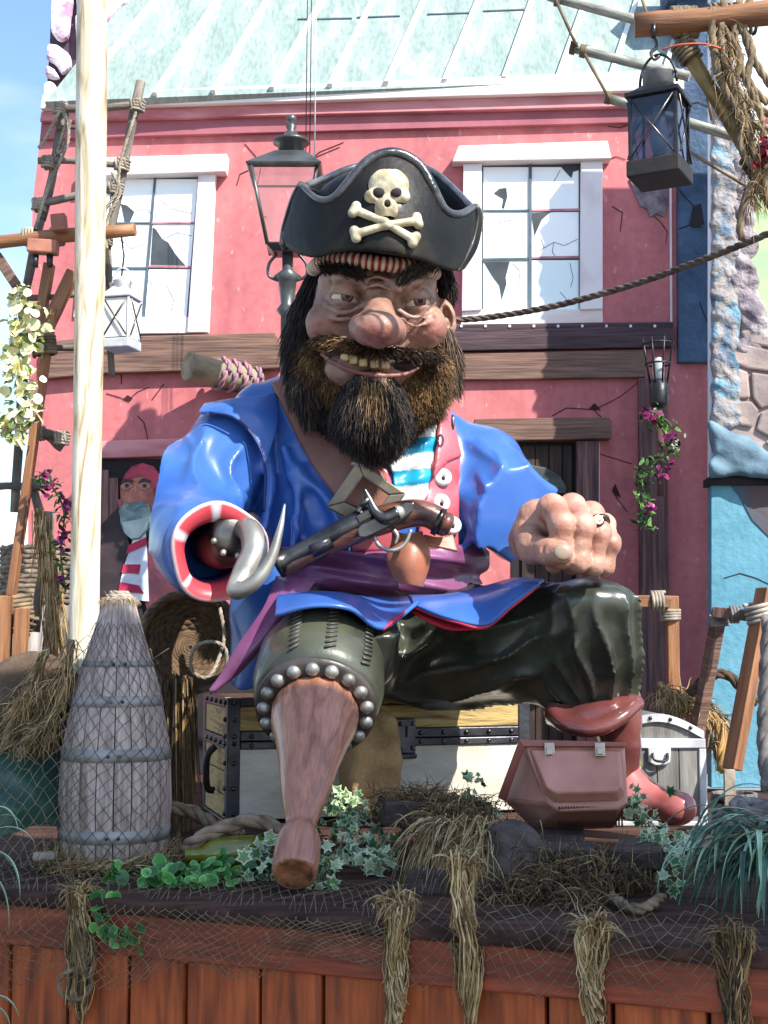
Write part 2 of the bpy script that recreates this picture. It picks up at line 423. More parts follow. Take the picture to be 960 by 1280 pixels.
m_crack = mat('crack_black', '#38141c', rough=.95, bump=0)
m_plaster = mat('bare_plaster', '#8d7f84', '#5d4c54', sc=14, rough=.9, bump=.6)
m_blue = mat('blue_stucco', '#4c6480', '#394e68', sc=4, rough=.85, bump=.7, bsc=24, grain=.4, gsc=16, bdist=.02)
m_cyanr = mat('cyan_rock_paint', '#5f94ae', '#3f6884', sc=9, rough=.8, bump=1, bsc=22, c3='#a0948e', lo=.3, hi=.7, bdist=.03, grain=.3, gsc=25)
m_greyr = mat('grey_rock_paint', '#a99ea0', '#6e646c', sc=9, rough=.9, bump=1, bsc=22, bdist=.03)
m_green = mat('painted_hill', '#8fb98a', '#3f9a80', sc=2, stretch=(1, 1, 2.2), rough=.8, c3='#a9c48e', lo=.3, hi=.7)
m_skyw = mat('painted_sky_cloud', '#eef3f4', '#d6e6ee', sc=2, rough=.8)
m_turq = mat('turquoise_stucco', '#6299ac', '#518a9e', sc=3, rough=.75, bump=.5, bsc=30, grain=.15, gsc=18)
m_stone = mat('painted_stone', '#b09a92', '#7e6e6e', sc=5, rough=.85, bump=.5, c3='#9a8a84', grain=.2, gsc=20)
m_pstone = mat('pale_tower_stone', '#e6dcdc', '#b088a0', sc=7, rough=.85, bump=.6, c3='#f2eef0', lo=.3, hi=.62)
m_mortar = mat('dark_mortar', '#6a4a5e', '#4a3848', sc=6, rough=.9)
# pale flecks and faint soot streaks in the red paint
nt = m_red.node_tree; N = nt.nodes; b = N['Principled BSDF']; src = b.inputs['Base Color'].links[0].from_socket
tc = N.new('ShaderNodeTexCoord'); mp = N.new('ShaderNodeMapping'); mp.inputs[3].default_value = (1, 1, .6); nt.links.new(tc.outputs['Object'], mp.inputs[0])
nz = N.new('ShaderNodeTexNoise'); nz.inputs['Scale'].default_value = 26; nz.inputs['Detail'].default_value = 2; nt.links.new(mp.outputs[0], nz.inputs['Vector'])
cr = N.new('ShaderNodeValToRGB'); cr.color_ramp.elements[0].position = .66; cr.color_ramp.elements[1].position = .74; nt.links.new(nz.outputs[0], cr.inputs[0])
mx = N.new('ShaderNodeMix'); mx.data_type = 'RGBA'; mx.inputs[7].default_value = (.72, .36, .36, 1); ml = N.new('ShaderNodeMath'); ml.operation = 'MULTIPLY'; ml.inputs[1].default_value = .6
nt.links.new(cr.outputs[0], ml.inputs[0]); nt.links.new(ml.outputs[0], mx.inputs[0]); nt.links.new(src, mx.inputs[6])
mp2 = N.new('ShaderNodeMapping'); mp2.inputs[3].default_value = (5, 1, .5); nt.links.new(tc.outputs['Object'], mp2.inputs[0]); nz2 = N.new('ShaderNodeTexNoise'); nz2.inputs['Scale'].default_value = 1.6; nz2.inputs['Detail'].default_value = 7; nt.links.new(mp2.outputs[0], nz2.inputs['Vector'])
cr2 = N.new('ShaderNodeValToRGB'); cr2.color_ramp.elements[0].position = .35; cr2.color_ramp.elements[1].position = .6; cr2.color_ramp.elements[0].color = (.84, .78, .78, 1); nt.links.new(nz2.outputs[0], cr2.inputs[0])
m2 = N.new('ShaderNodeMix'); m2.data_type = 'RGBA'; m2.blend_type = 'MULTIPLY'; m2.inputs[0].default_value = 1; nt.links.new(mx.outputs[2], m2.inputs[6]); nt.links.new(cr2.outputs[0], m2.inputs[7]); nt.links.new(m2.outputs[2], b.inputs['Base Color'])
# ---------------- the ground
m_pave = mat('grey_paving', '#8a8580', '#6c6864', sc=3, rough=.85, bump=.2, grain=.2)
g = MB(); g.box((0, 100, -.05), (600, 600, .1)); tag(obj('ground', g, m_pave), kind='structure')
# ---------------- red house
WA = R(2.5); WO = np.array((0, 8.2, 0.0)); WU = np.array((math.cos(WA), -math.sin(WA), 0)); WN = np.array((-math.sin(WA), -math.cos(WA), 0))
def W(px, py, off=0.0): return onplane(px, py, WO, WN) + WN * off
def wprism(name, poly, o0, o1, m, parent, bevel=.004, label=None, plane=None, kind=None):
    Wf = plane or W; mb = MB()
    mb.prism([Wf(x, y, o1) for x, y in poly], [Wf(x, y, o0) for x, y in poly])
    if poly and sum((poly[i - 1][0] * p[1] - p[0] * poly[i - 1][1]) for i, p in enumerate(poly)) > 0: mb.f = [t[::-1] for t in mb.f]
    return obj(name, mb, m, parent, bevel=bevel, label=label, kind=kind)
def rct(x0, y0, x1, y1): return [(x0, y0), (x1, y0), (x1, y1), (x0, y1)]
house = thing('red_house', 'cracked red painted house front with pale green roof behind the pirate', 'building', (0, 8.2, 0))
wprism('wall', [(53, 140), (845, 110), (846, 455), (889, 455), (889, 968), (34, 968), (36, 400), (41, 253), (50, 173)], -.22, 0, m_red, house, 0)
# cornice
wprism('cornice', [(60, 127), (851, 96), (851, 121), (57, 145)], 0, .12, m_corn, house, .006)
wprism('cornice_band', [(56, 145), (845, 121), (845, 137), (54, 157)], -.001, .075, m_pink, house, .004)
wprism('cornice_band', [(54, 157), (845, 137), (845, 154), (52, 176)], -.001, .035, m_mauve, house, .003)
# roof leaning back, with standing seams
RT = R(33); RN = WN * math.cos(RT) + np.array((0, 0, 1)) * math.sin(RT); RO = W(450, 112, .10)
def RF(px, py, off=0.0): return onplane(px, py, RO, RN) + RN * off
wprism('roof', [(56, 127), (60, 124), (163, -8), (215, -80), (862, -80), (851, 94), (851, 97)], -.05, 0, m_roof, house, 0, plane=RF)
seams = [(124, 88, 197), (194, 121, 274), (267, 118, 336), (340, 114, 405), (413, 110, 468), (483, 107, 531), (556, 104, 599), (630, 101, 666), (698, 98, 733), (764, 96, 797), (830, 93, 860)]
for xb, yb, xt in seams:
    k = (xt - xb) / yb; x2 = xb + k * (yb + 75)
    wprism('roof_seam', [(xb - 3.4, yb), (xb + 2.8, yb), (x2 + 2.6, -75), (x2 - 3.0, -75)], -.001, .034, m_seam, house, .004, plane=RF)
for (x0, x1, y0, y1) in ((446, 500, 22, 20), (534, 590, 18, 16), (604, 655, 14, 12), (372, 440, 24, 23)):
    wprism('roof_joint', [(x0, y0), (x1, y1), (x1, y1 + 1.3), (x0, y0 + 1.3)], -.001, .008, m_muntin, house, 0, plane=RF)
# timbers
for poly, m_, o in (([(60, 430), (130, 424), (345, 419), (360, 440), (352, 463), (130, 469), (60, 476)], m_beam, .07),
                    ([(560, 408), (840, 405), (840, 436), (560, 441)], m_beamd, .06),
                    ([(560, 444), (806, 439), (806, 473), (560, 477)], m_beam, .045),
                    ([(797, 474), (833, 474), (836, 966), (800, 966)], m_postw, .05),
                    ([(592, 527), (760, 525), (762, 551), (592, 555)], m_beam, .11),
                    ([(719, 553), (747, 553), (746, 966), (720, 966)], m_postw, .08),
                    ([(127, 553), (242, 549), (242, 571), (127, 574)], m_pink, .06)):
    wprism('timber', poly, -.001, o, m_, house, .006)
for i in range(9):
    x = 575 + i * 30; wprism('nail', rct(x, 409, x + 3, 412), .06, .066, m_white, house, 0)
# doorways
wprism('doorway', rct(127, 574, 238, 966), -.001, .012, m_dark, house, 0)
wprism('doorway', rct(640, 553, 719, 966), -.001, .012, m_dark, house, 0)
for x0, x1 in ((652, 668), (669, 685), (686, 702), (703, 714)):
    wprism('door_plank', rct(x0, 558, x1, 966), .012, .03, m_plankb, house, .003)
for x0, x1 in ((128, 137), (138, 149)):
    wprism('door_plank', rct(x0, 588 + (x0 - 128), x1, 700), .012, .03, m_postw, house, .003)
wprism('arched_board', [(640, 586), (660, 582), (682, 586), (700, 597), (708, 612), (706, 618), (640, 618)], .03, .055, mat('grey_green_board', '#4d5550', '#343a38', sc=5, stretch=(.6, 1, 8), rough=.7), house, .005)
wprism('dark_wall_panel', rct(239, 758, 350, 966), -.001, .012, m_dark, house, 0)  # flat dark panel added to blacken the lower wall beside the doorway
# cracks and chipped plaster
def crack(pts, wd=1.2):
    mb = MB()
    for i in range(len(pts) - 1):
        (x0, y0), (x1, y1) = pts[i], pts[i + 1]; d = math.hypot(x1 - x0, y1 - y0) or 1
        nx, ny = -(y1 - y0) / d * wd / 2, (x1 - x0) / d * wd / 2; k = 1 - .5 * i / len(pts)
        a = [(x0 + nx * k, y0 + ny * k), (x1 + nx * k, y1 + ny * k), (x1 - nx * k, y1 - ny * k), (x0 - nx * k, y0 - ny * k)]
        mb.add([W(x, y, .004) for x, y in a], [(0, 1, 2, 3)])
    obj('crack', mb, m_crack, house)
for c in ([(690, 520), (708, 510), (742, 512), (760, 504), (775, 496), (798, 478)], [(742, 512), (752, 522), (764, 528)], [(730, 560), (745, 566), (790, 580)],
          [(765, 612), (772, 624), (784, 640)], [(133, 492), (150, 497), (160, 501), (172, 490), (186, 484)], [(180, 528), (183, 540), (185, 551)], [(180, 528), (172, 520)],
          [(313, 212), (300, 218), (296, 232)], [(313, 212), (322, 222), (334, 219)], [(306, 180), (320, 196), (318, 210)], [(388, 200), (400, 190), (430, 178)], [(388, 200), (396, 196), (425, 184)],
          [(808, 262), (826, 278), (834, 290), (832, 304)], [(765, 258), (778, 266), (775, 290)], [(760, 200), (770, 196), (782, 200)], [(800, 150), (775, 160), (760, 158)],
          [(767, 740), (775, 760), (790, 775)], [(150, 430), (152, 480)], [(205, 480), (190, 500)]):
    crack(c)
for c in ([(735, 512), (743, 504), (751, 513)], [(766, 610), (769, 605), (776, 622), (768, 618)], [(154, 499), (160, 494), (166, 498), (162, 502)]):
    wprism('chipped_paint', c, .002, .007, m_crack, house, 0)
wprism('chipped_plaster', [(786, 224), (792, 240), (800, 258), (808, 262), (812, 272), (820, 268), (830, 272), (834, 262), (835, 236), (826, 228), (800, 232)], .001, .012, m_plaster, house, .003)
wprism('chipped_plaster', [(313, 208), (318, 201), (327, 203), (328, 214), (320, 222), (314, 218)], .001, .012, m_plaster, house, .003)
wprism('corner_trim', [(836, 150), (838.5, 150), (840, 405), (837.5, 405)], .001, .014, m_white, house, 0)
wprism('corner_trim', rct(747.5, 553, 749.5, 760), .001, .012, m_white, house, 0)
# windows
def window(panes, muntins, frames, holes, cracks, lo_y):
    for a in frames: wprism(*a)
    return
# left window
wl = wprism('window', [(110, 225), (250, 222), (237, 418), (100, 420)], -.001, .01, m_muntin, house, 0)
def panes(win, xs, ys, lean, y0, holes):
    for j in range(len(ys) - 1):
        for i in range(len(xs) - 1):
            a, b = xs[i], xs[i + 1]; t, u = ys[j], ys[j + 1]
            f = lambda x, y: (x + lean * (y - y0), y)
            wprism('pane', [f(a + 1.2, t + 1.2), f(b - 1.2, t + 1.2), f(b - 1.2, u - 1.2), f(a + 1.2, u - 1.2)], .009, .018, m_panel if j == len(ys) - 2 and lean > -.05 else m_pane, win, 0)
    for h in holes: wprism('broken_hole', h, .017, .021, m_hole, win, 0)
panes(wl, [106, 141, 195, 249], [224, 280, 336, 398], -.082, 224, [[(152, 256), (160, 258), (169, 266), (163, 280), (157, 280)], [(192, 285), (196, 288), (204, 300), (211, 304), (221, 320), (233, 333), (189, 332)]])
for a in ([(193.5, 224), (196, 224), (181, 398), (178.5, 398)],): wprism('muntin', a, .016, .028, m_muntin, wl, .002)
wprism('muntin', [(188, 279), (246, 279), (246, 281.5), (188, 281.5)], .016, .026, m_muntp, wl, .002)
wprism('muntin', [(130, 279), (188, 279), (188, 281.5), (130, 281.5)], .016, .026, m_muntin, wl, .002)
wprism('muntin', [(186, 333), (241, 334), (241, 336.5), (186, 336)], .016, .026, m_muntp, wl, .002)
wprism('muntin', [(130, 335), (184, 335), (184, 338), (130, 338)], .016, .026, m_muntin, wl, .002)
wprism('sill', [(120, 398), (237, 398), (236, 418), (118, 419)], .001, .04, m_white, wl, .003)
wprism('window_cap', [(110, 204), (287, 199), (285, 221), (108, 227)], .001, .10, m_corn, wl, .006)
wprism('frame', [(250, 221), (271, 221), (262, 418), (236, 418)], .001, .06, m_white, wl, .005)
wr = wprism('window', [(602, 209), (725, 206), (724, 390), (602, 392)], -.001, .01, m_muntin, house, 0)
panes(wr, [603, 662, 724], [209, 265, 325, 389], 0, 209, [[(617, 243), (624, 237), (633, 236), (634, 248), (630, 262), (627, 261), (629, 250)], [(664, 268), (688, 266), (677, 276), (668, 296)], [(604, 328), (637, 328), (632, 348), (633, 356), (627, 376), (624, 358), (615, 346)], [(700, 209), (724, 207), (723, 214), (716, 216), (714, 224), (710, 220)]])
wprism('muntin', [(660.5, 208), (664.5, 208), (664.5, 389), (660.5, 389)], .016, .03, m_muntin, wr, .002)
wprism('muntin', [(602, 263.5), (661, 263), (661, 266), (602, 266.5)], .016, .026, m_muntin, wr, .002)
wprism('muntin', [(664, 263), (724, 262), (724, 265), (664, 266)], .016, .026, m_muntp, wr, .002)
wprism('muntin', [(602, 324), (661, 323), (661, 326.5), (602, 327)], .016, .026, m_muntin, wr, .002)
wprism('muntin', [(664, 322), (724, 321), (724, 324), (664, 325)], .016, .026, m_muntp, wr, .002)
wprism('sill', [(578, 389), (752, 388), (753, 405), (576, 408)], .001, .04, m_corn, wr, .003)
wprism('window_cap', [(573, 189), (757, 183), (762, 205), (565, 209)], .001, .10, m_corn, wr, .006)
wprism('frame', [(579, 209), (602, 208), (602, 390), (577, 392)], .001, .06, m_white, wr, .005)
wprism('frame', [(725, 206), (752, 205), (752, 389), (724, 390)], .001, .06, m_white, wr, .005)
def panecrack(win, pts):
    mb = MB()
    for (x0, y0), (x1, y1) in zip(pts, pts[1:]):
        d = math.hypot(x1 - x0, y1 - y0); nx, ny = -(y1 - y0) / d * .35, (x1 - x0) / d * .35
        mb.add([W(x, y, .0195) for x, y in ((x0 + nx, y0 + ny), (x1 + nx, y1 + ny), (x1 - nx, y1 - ny), (x0 - nx, y0 - ny))], [(0, 1, 2, 3)])
    obj('pane_crack', mb, m_hole, win)
for p_ in ([(667, 318), (680, 311), (692, 304), (705, 308), (722, 300)], [(692, 304), (690, 316), (694, 322)], [(680, 311), (676, 300)], [(612, 290), (622, 280), (640, 276)], [(712, 330), (716, 348), (713, 360)], [(640, 330), (650, 340), (648, 356)], [(700, 366), (710, 378), (722, 380)], [(676, 240), (690, 232), (700, 214)]): panecrack(wr, p_)
for p_ in ([(169, 266), (182, 262), (190, 268)], [(205, 300), (222, 292), (240, 296)], [(186, 352), (194, 358)], [(200, 250), (214, 262), (240, 268)], [(150, 300), (166, 312), (182, 306)], [(210, 360), (218, 376), (214, 392)]): panecrack(wl, p_)
# the log end poking out of the wall with its pink rope
lg = thing('projecting_log', 'short sawn log wrapped in pink rope jutting from the red wall behind the shoulder', 'log', W(262, 472))
stick('log', W(246, 470, .30), W(322, 478, .0), .085, .08, mat('pale_log', '#a39a80', '#7c7058', sc=4, stretch=(1, 1, .4), rough=.8, grain=.35, gsc=20), lg, n=14)
ma_pr = mat('pink_rope', '#b07a80', '#7a6480', sc=12, rough=.9)
for k in range(4):
    a, b = W(246, 470, .30), W(322, 478, .0); c = a + (b - a) * (.42 + k * .15); ax = nrm(b - a); u = nrm(np.cross(ax, (0, 0, 1))); v = np.cross(ax, u)
    pts = [c + .093 * (math.cos(t) * u + math.sin(t) * v) + ax * .03 * t / 6.3 for t in np.linspace(0, 6.28, 24)]
    obj('rope_turn', rope_mb(MB(), pts, .018, k=2, n=5), ma_pr, lg, smooth=True)
# painted sailor in the left doorway
mural = thing('painted_sailor_mural', 'mural of a grey-bearded sailor in red cap and striped shirt painted in the left doorway', 'mural', W(170, 760))
def mp(name, poly, c1, c2, z, sc=8, lab=None): return wprism(name, poly, z, z + .006, mat('mural_' + name + c1, c1, c2, sc=sc, rough=.7, lo=.4, hi=.62), mural, 0, label=lab)
mp('coat', [(127, 658), (150, 634), (158, 660), (166, 690), (152, 766), (127, 768)], '#3a2a2c', '#241a1e', .031)
mp('coat', [(178, 672), (212, 688), (240, 740), (240, 766), (186, 766), (176, 720)], '#5c2436', '#3c1a26', .031)
mp('face', [(152, 608), (158, 600), (172, 594), (190, 598), (198, 612), (200, 630), (192, 650), (176, 664), (156, 660), (150, 640), (153, 628)], '#b0705c', '#8a4a44', .032)
mp('ear', [(149, 626), (154, 624), (155, 634), (151, 637)], '#a86a58', '#905048', .039)
mp('cap', [(154, 606), (158, 594), (167, 584), (180, 580), (194, 584), (204, 598), (208, 616), (202, 640), (196, 622), (190, 604), (180, 596), (166, 597)], '#b23a52', '#7c2036', .039)
mp('shirt', [(168, 676), (184, 664), (186, 700), (188, 752), (148, 748), (156, 712)], '#dfe3ea', '#b9c0d0', .0385)
for q in ([(163, 682), (185, 672), (185, 682), (160, 693)], [(157, 706), (178, 706), (176, 718), (154, 716)], [(153, 728), (176, 732), (182, 742), (150, 740)]):
    mp('stripe', q, '#c92a52', '#a32046', .045)
mp('beard', [(152, 637), (158, 630), (170, 633), (178, 628), (188, 632), (192, 646), (188, 662), (178, 674), (168, 676), (158, 668), (153, 654)], '#8fa09a', '#5c7478', .0445)
mp('beard_light', [(156, 654), (176, 650), (190, 646), (186, 662), (176, 673), (166, 674), (158, 666)], '#b8c4be', '#9aaaa8', .051)
mp('moustache', [(160, 636), (168, 629), (180, 627), (188, 634), (178, 634), (170, 640)], '#6c8288', '#4e6268', .0512)
mp('nose', [(165, 612), (171, 608), (176, 624), (174, 631), (162, 630)], '#c98672', '#a05c50', .0386)
for x, y in ((160, 606), (182, 606)):
    mp('eye', [(x - 7, y + 3), (x - 3, y - 2), (x + 4, y - 2), (x + 8, y + 3), (x + 2, y + 7), (x - 4, y + 7)], '#b58a78', '#9c7062', .0388, lab=None)
    mp('pupil', [(x - 1, y), (x + 3, y), (x + 3, y + 4), (x - 1, y + 4)], '#2a1e1c', '#2a1e1c', .046)
    mp('brow', [(x - 8, y - 1), (x - 2, y - 7), (x + 8, y - 5), (x + 9, y - 2), (x, y - 3)], '#3e2c2a', '#2c2020', .0462)
# ---------------- blue pillar at the right of the house
bp_ = thing('blue_pillar', 'cracked dark blue stucco pillar between the red house and the rocky flat', 'pillar', W(865, 460))
wprism('shaft', [(845, -60), (892, -60), (892, 455), (846, 455)], -.2, .055, m_blue, bp_, .01)
wprism('top_band', [(829, -60), (889, -60), (889, 2), (832, 6)], -.2, .13, m_blue, bp_, .01)
wprism('gap', [(864, 262), (874, 258), (878, 284), (866, 288), (860, 286)], .056, .062, m_dark, bp_, 0)
def crack2(pts, wd=1.3, off=.059):
    mb = MB()
    for i in range(len(pts) - 1):
        (x0, y0), (x1, y1) = pts[i], pts[i + 1]; d = math.hypot(x1 - x0, y1 - y0); nx, ny = -(y1 - y0) / d * wd / 2, (x1 - x0) / d * wd / 2
        mb.add([W(x, y, off) for x, y in ((x0 + nx, y0 + ny), (x1 + nx, y1 + ny), (x1 - nx, y1 - ny), (x0 - nx, y0 - ny))], [(0, 1, 2, 3)])
    obj('crack', mb, m_dark, bp_)
crack2([(846, 240), (856, 252), (866, 262)]); crack2([(846, 290), (860, 285), (876, 288)]); crack2([(850, 130), (862, 134), (870, 132), (884, 138)]); crack2([(872, 380), (878, 396), (884, 410)])
# ---------------- scenery flat at the right, nearer than the house
FO = np.array((0, 7.35, 0.0))
def FL(px, py, off=0.0): return onplane(px, py, FO, WN) + WN * off
fl = thing('rock_scenery_flat', 'turquoise and rock painted scenery flat with stone wall at the right edge', 'scenery', FL(1000, 960))
wprism('board', [(889, 604), (1150, 600), (1150, 985), (889, 985)], -.10, 0, m_turq, fl, .004, plane=FL)
wprism('board', [(889, -60), (1150, -60), (1150, 596), (889, 598)], -.10, -.02, m_skyw, fl, 0, plane=FL)
wprism('ledge', [(884, 597), (1150, 594), (1150, 605), (884, 607)], -.12, .035, m_dark, fl, .004, plane=FL)
wprism('hill', [(905, 190), (925, 182), (960, 250), (1150, 200), (1150, 596), (905, 596)], -.019, -.008, m_green, fl, 0, plane=FL)
wprism('brown_patch', [(914, 607), (1150, 607), (1150, 700), (962, 672), (940, 650), (925, 622)], .0, .006, mat('brown_patch_paint', '#5a4a4c', '#3e5a6a', sc=4, rough=.9, bump=.5), fl, 0, plane=FL)
mb = MB()
for a, b in (((905, 722), (925, 716)), ((925, 716), (945, 722)), ((945, 722), (962, 730))):
    mb.prism([FL(a[0], a[1], .003), FL(b[0], b[1], .003), FL(b[0], b[1] + 1.2, .003), FL(a[0], a[1] + 1.2, .003)], [FL(a[0], a[1], 0), FL(b[0], b[1], 0), FL(b[0], b[1] + 1.2, 0), FL(a[0], a[1] + 1.2, 0)])
obj('crack', mb, m_dark, fl)
# rough rock edges (real relief)
def nz3(x, y, z, s, seed=0):
    x, y, z = x * s + seed, y * s + seed * 1.7, z * s - seed
    return (np.sin(x * 1.7 + 2.1 * np.sin(y * 1.3 + z)) + np.sin(y * 2.3 + 1.7 * np.sin(z * 1.9 + x)) + np.sin(z * 2.9 + 1.3 * np.sin(x * 2.3 - y))) / 3
def rock_strip(name, poly, thick, m, amp, s, seed, base=.0):
    lo, hi = bnds([FL(x, y, o) for x, y in poly for o in (-.05, thick + .05)], .06)
    def fn(G):
        u, v = proj(G[0], G[1], G[2]); d2 = poly2(u, v, poly) / 232.0
        dn = -(hs(G, FO, -WN) + thick + base)
        dn = (G[0] - FO[0]) * WN[0] + (G[1] - FO[1]) * WN[1] - thick - base
        db = -((G[0] - FO[0]) * WN[0] + (G[1] - FO[1]) * WN[1]) - .019
        n_ = nz3(G[0], G[1], G[2], s, seed) + .5 * nz3(G[0], G[1], G[2], s * 2.3, seed + 3)
        return smax(smax(d2 + amp * n_, dn + amp * 1.3 * n_, .04), db, .01)
    sdf_obj(name, fn, lo, hi, .016, m, fl)
rock_strip('rock_edge', [(889, -40), (915, -40), (921, 150), (924, 330), (926, 480), (930, 535), (889, 540)], .035, m_cyanr, .011, 17, 1)
rock_strip('rock_edge', [(916, 150), (930, 150), (945, 260), (948, 340), (962, 420), (950, 450), (920, 440), (914, 300)], .03, m_greyr, .018, 11, 5)
rock_strip('rock_mound', [(888, 596), (888, 528), (910, 540), (930, 545), (960, 566), (990, 590), (990, 597)], .10, mat('blue_rock_paint', '#6f8a98', '#4a6474', sc=6, rough=.8, bump=.6), .018, 8, 9)
stones = [[(910, 428), (935, 432), (966, 440), (966, 466), (935, 462), (908, 452)], [(908, 456), (934, 466), (937, 498), (915, 500), (909, 480)], [(938, 466), (966, 470), (968, 505), (950, 512), (940, 498)],
          [(912, 503), (938, 502), (948, 514), (940, 535), (925, 532), (912, 522)], [(950, 516), (990, 508), (990, 540), (965, 550), (944, 538)], [(970, 440), (1000, 446), (1000, 500), (972, 500)], [(925, 415), (940, 412), (966, 424), (966, 436), (930, 430)], [(955, 552), (990, 544), (990, 566), (965, 562)]]
wprism('mortar', [(906, 418), (1150, 440), (1150, 590), (960, 590), (906, 535)], -.007, .004, m_stone, fl, 0, plane=FL)
for s_ in stones: wprism('stone', s_, .003, .026, m_stone, fl, .012, plane=FL)
# ---------------- stone turret behind the roof's left edge
tw = thing('stone_turret', 'pale rocky turret rising behind the left end of the green roof', 'tower', W(90, 130, -.5))
TO = WO - WN * .45
def TWR(px, py, off=0.0): return onplane(px, py, TO, WN) + WN * off
wprism('core', [(67, -60), (210, -60), (180, 60), (70, 170), (56, 160), (58, 120), (62, 60)], -.15, 0, m_mortar, tw, 0, plane=TWR)
for q in ([(68, -40), (92, -40), (94, 8), (90, 30), (88, 52), (76, 56), (66, 44), (66, 10)], [(62, 58), (74, 60), (90, 72), (92, 88), (80, 98), (72, 84), (60, 78)], [(57, 108), (66, 104), (74, 112), (70, 126), (57, 128)],
          [(60, 84), (70, 90), (78, 102), (68, 102), (59, 100)], [(126, -40), (165, -40), (163, 6), (150, 18), (140, 34), (128, 36), (125, 8)], [(126, 42), (138, 40), (130, 56)], [(96, -40), (122, -40), (122, 20), (98, 14)], [(96, 22), (122, 26), (120, 60), (98, 60)]):
    wprism('stone', q, 0, .07, m_pstone, tw, .025, plane=TWR)
# ---------------- platform
DA = np.array((-1.28, 4.53, 0)); DD = nrm((2.305, -.90, 0)); DN = np.array((DD[1], -DD[0], 0))  # DN points to the viewer
DZ = .8
def D(px, py, off=0.0): return onplane(px, py, DA, DN) + DN * off
m_cap = mat('dark_deck_board', '#5a3e34', '#30201a', sc=3, stretch=(1, 6, 4), spec=.2, rough=.8, bump=.4, bsc=12, grain=.35, gsc=10)
m_plank = mat('rust_stained_plank', '#c8622a', '#6a2c10', sc=2.6, stretch=(6, 6, .55), rough=.62, bump=.3, bsc=10, c3='#a84e1e', lo=.25, hi=.75, grain=.4, gsc=9, dist=1.5)
m_fasc = mat('rust_fascia', '#a24624', '#682a14', sc=2.6, stretch=(.7, .7, 6), rough=.5, bump=.3, bsc=10, lo=.3, hi=.7, grain=.3, gsc=9, dist=1)
plat = thing('wooden_platform', 'rust brown plank platform with dark top boards carrying the pirate', 'platform', (0, 5, 0))
def dpt(s, back, z): return DA + DD * s - DN * back + np.array((0, 0, z))
def dbox(name, s0, s1, b0, b1, z0, z1, m, bevel=.006, parent=plat):
    v = [dpt(s, b, z) for s in (s0, s1) for b in (b0, b1) for z in (z0, z1)]
    mb = MB(); mb.add(v, [(0, 1, 3, 2), (4, 6, 7, 5), (0, 4, 5, 1), (2, 3, 7, 6), (0, 2, 6, 4), (1, 5, 7, 3)])
    return obj(name, mb, m, parent, bevel=bevel, recenter=True)
sx = lambda px: float(np.dot(D(px, 1240) - DA, DD))
dbox('edge_board', -1.6, 3.9, -.05, .12, DZ - .045, DZ, m_cap, .01)
for k in range(22):
    dbox('deck_board', -1.9, 4.2 + .0 * k, .124 + k * .17, .124 + k * .17 + .166, DZ - .04, DZ - .002, m_cap, .004)
dbox('fascia', -1.6, 1.62, -.022, .04, DZ - .175, DZ - .046, m_fasc, .006)
dbox('fascia', 1.625, 3.9, -.022, .04, DZ - .175, DZ - .046, m_fasc, .006)
xs = [-150, -60, 12, 85, 161, 231, 325, 404, 500, 590, 683, 765, 885, 985, 1090]
for i in range(len(xs) - 1):
    s0, s1 = sx(xs[i]) + .006, sx(xs[i + 1]) - .006
    dbox('plank', s0, s1, rng.uniform(-.004, .004), .04, .02, DZ - .170, m_plank, .006)
dbox('skirt_back', -1.5, 3.8, .05, .07, 0.0, DZ - .05, m_dark, 0)
# fence boards and far bits seen between the rigging at the left
m_greyp = mat('pale_grey_plank', '#c8bfb6', '#94897f', sc=3, stretch=(7, 7, .6), rough=.8, grain=.3, gsc=10)
fb = thing('pale_board_fence', 'low pale weathered board fence glimpsed behind the left rigging', 'fence', P(60, 860, 7.4))
for k in range(9):
    x = -12 + k * 13; a = P(x, 752, 7.4); b = P(x + 12, 900, 7.4)
    mb = MB(); mb.box(((a[0] + b[0]) / 2, 7.4, (a[2] + b[2]) / 2), (b[0] - a[0] - .006, .03, a[2] - b[2])); obj('board', mb, m_greyp, fb, bevel=.003)
# ---------------- unseen canvas awning, added only to cast shade on the platform front
aw = thing('added_shade_awning', 'off-frame canvas awning on posts, added to shade the platform front', 'awning', (5, .8, 0))
m_canv = mat('canvas', '#b8ad98', '#8f846f', sc=4, rough=.9)
V, Fq = patch([[(1.9 + 4.6 * i / 7, 1.45 + .12 * math.sin(i * 2.1) - 3.0 * j / 3, 6.25 + (.12 if j in (1, 2) else 0)) for i in range(8)] for j in range(4)], 4, 4)
o = obj('shade_canopy', (V, Fq), m_canv, aw, smooth=True); o.modifiers.new('S', 'SOLIDIFY').thickness = .02
for x, y in ((2.1, -1.6), (6.4, -1.6), (6.4, 1.3), (4.2, -1.6)): stick('post', (x, y, 0), (x, y, 6.24), .05, .05, m_greyp, aw)
# ======================= props on the platform =======================
m_iron = mat('black_iron', '#26262a', '#3c3a3a', sc=8, rough=.4, metal=.6, bump=.2)
m_irong = mat('grey_iron_strap', '#55565c', '#3a3a40', sc=8, rough=.4, metal=.7, bump=.25)
m_chw = mat('yellow_chest_wood', '#a98a4e', '#6d5228', sc=3, stretch=(.8, .8, 6), rough=.6, bump=.3, c3='#c0a468', lo=.3, hi=.7, grain=.35, gsc=7, dist=2)
m_cream = mat('cream_chest_panel', '#e6e0d2', '#cbc2b0', sc=3, stretch=(.7, .7, 2), rough=.6, bump=.3, grain=.22, gsc=7)
m_rope = mat('old_rope', '#8c7a5e', '#56483a', sc=18, rough=.9, bump=.4)
m_ropeg = mat('grey_rope', '#8d8580', '#5c5654', sc=18, rough=.9, bump=.4)
m_ropel = mat('pale_lashing', '#a89c8c', '#746a5e', sc=18, rough=.9, bump=.4)
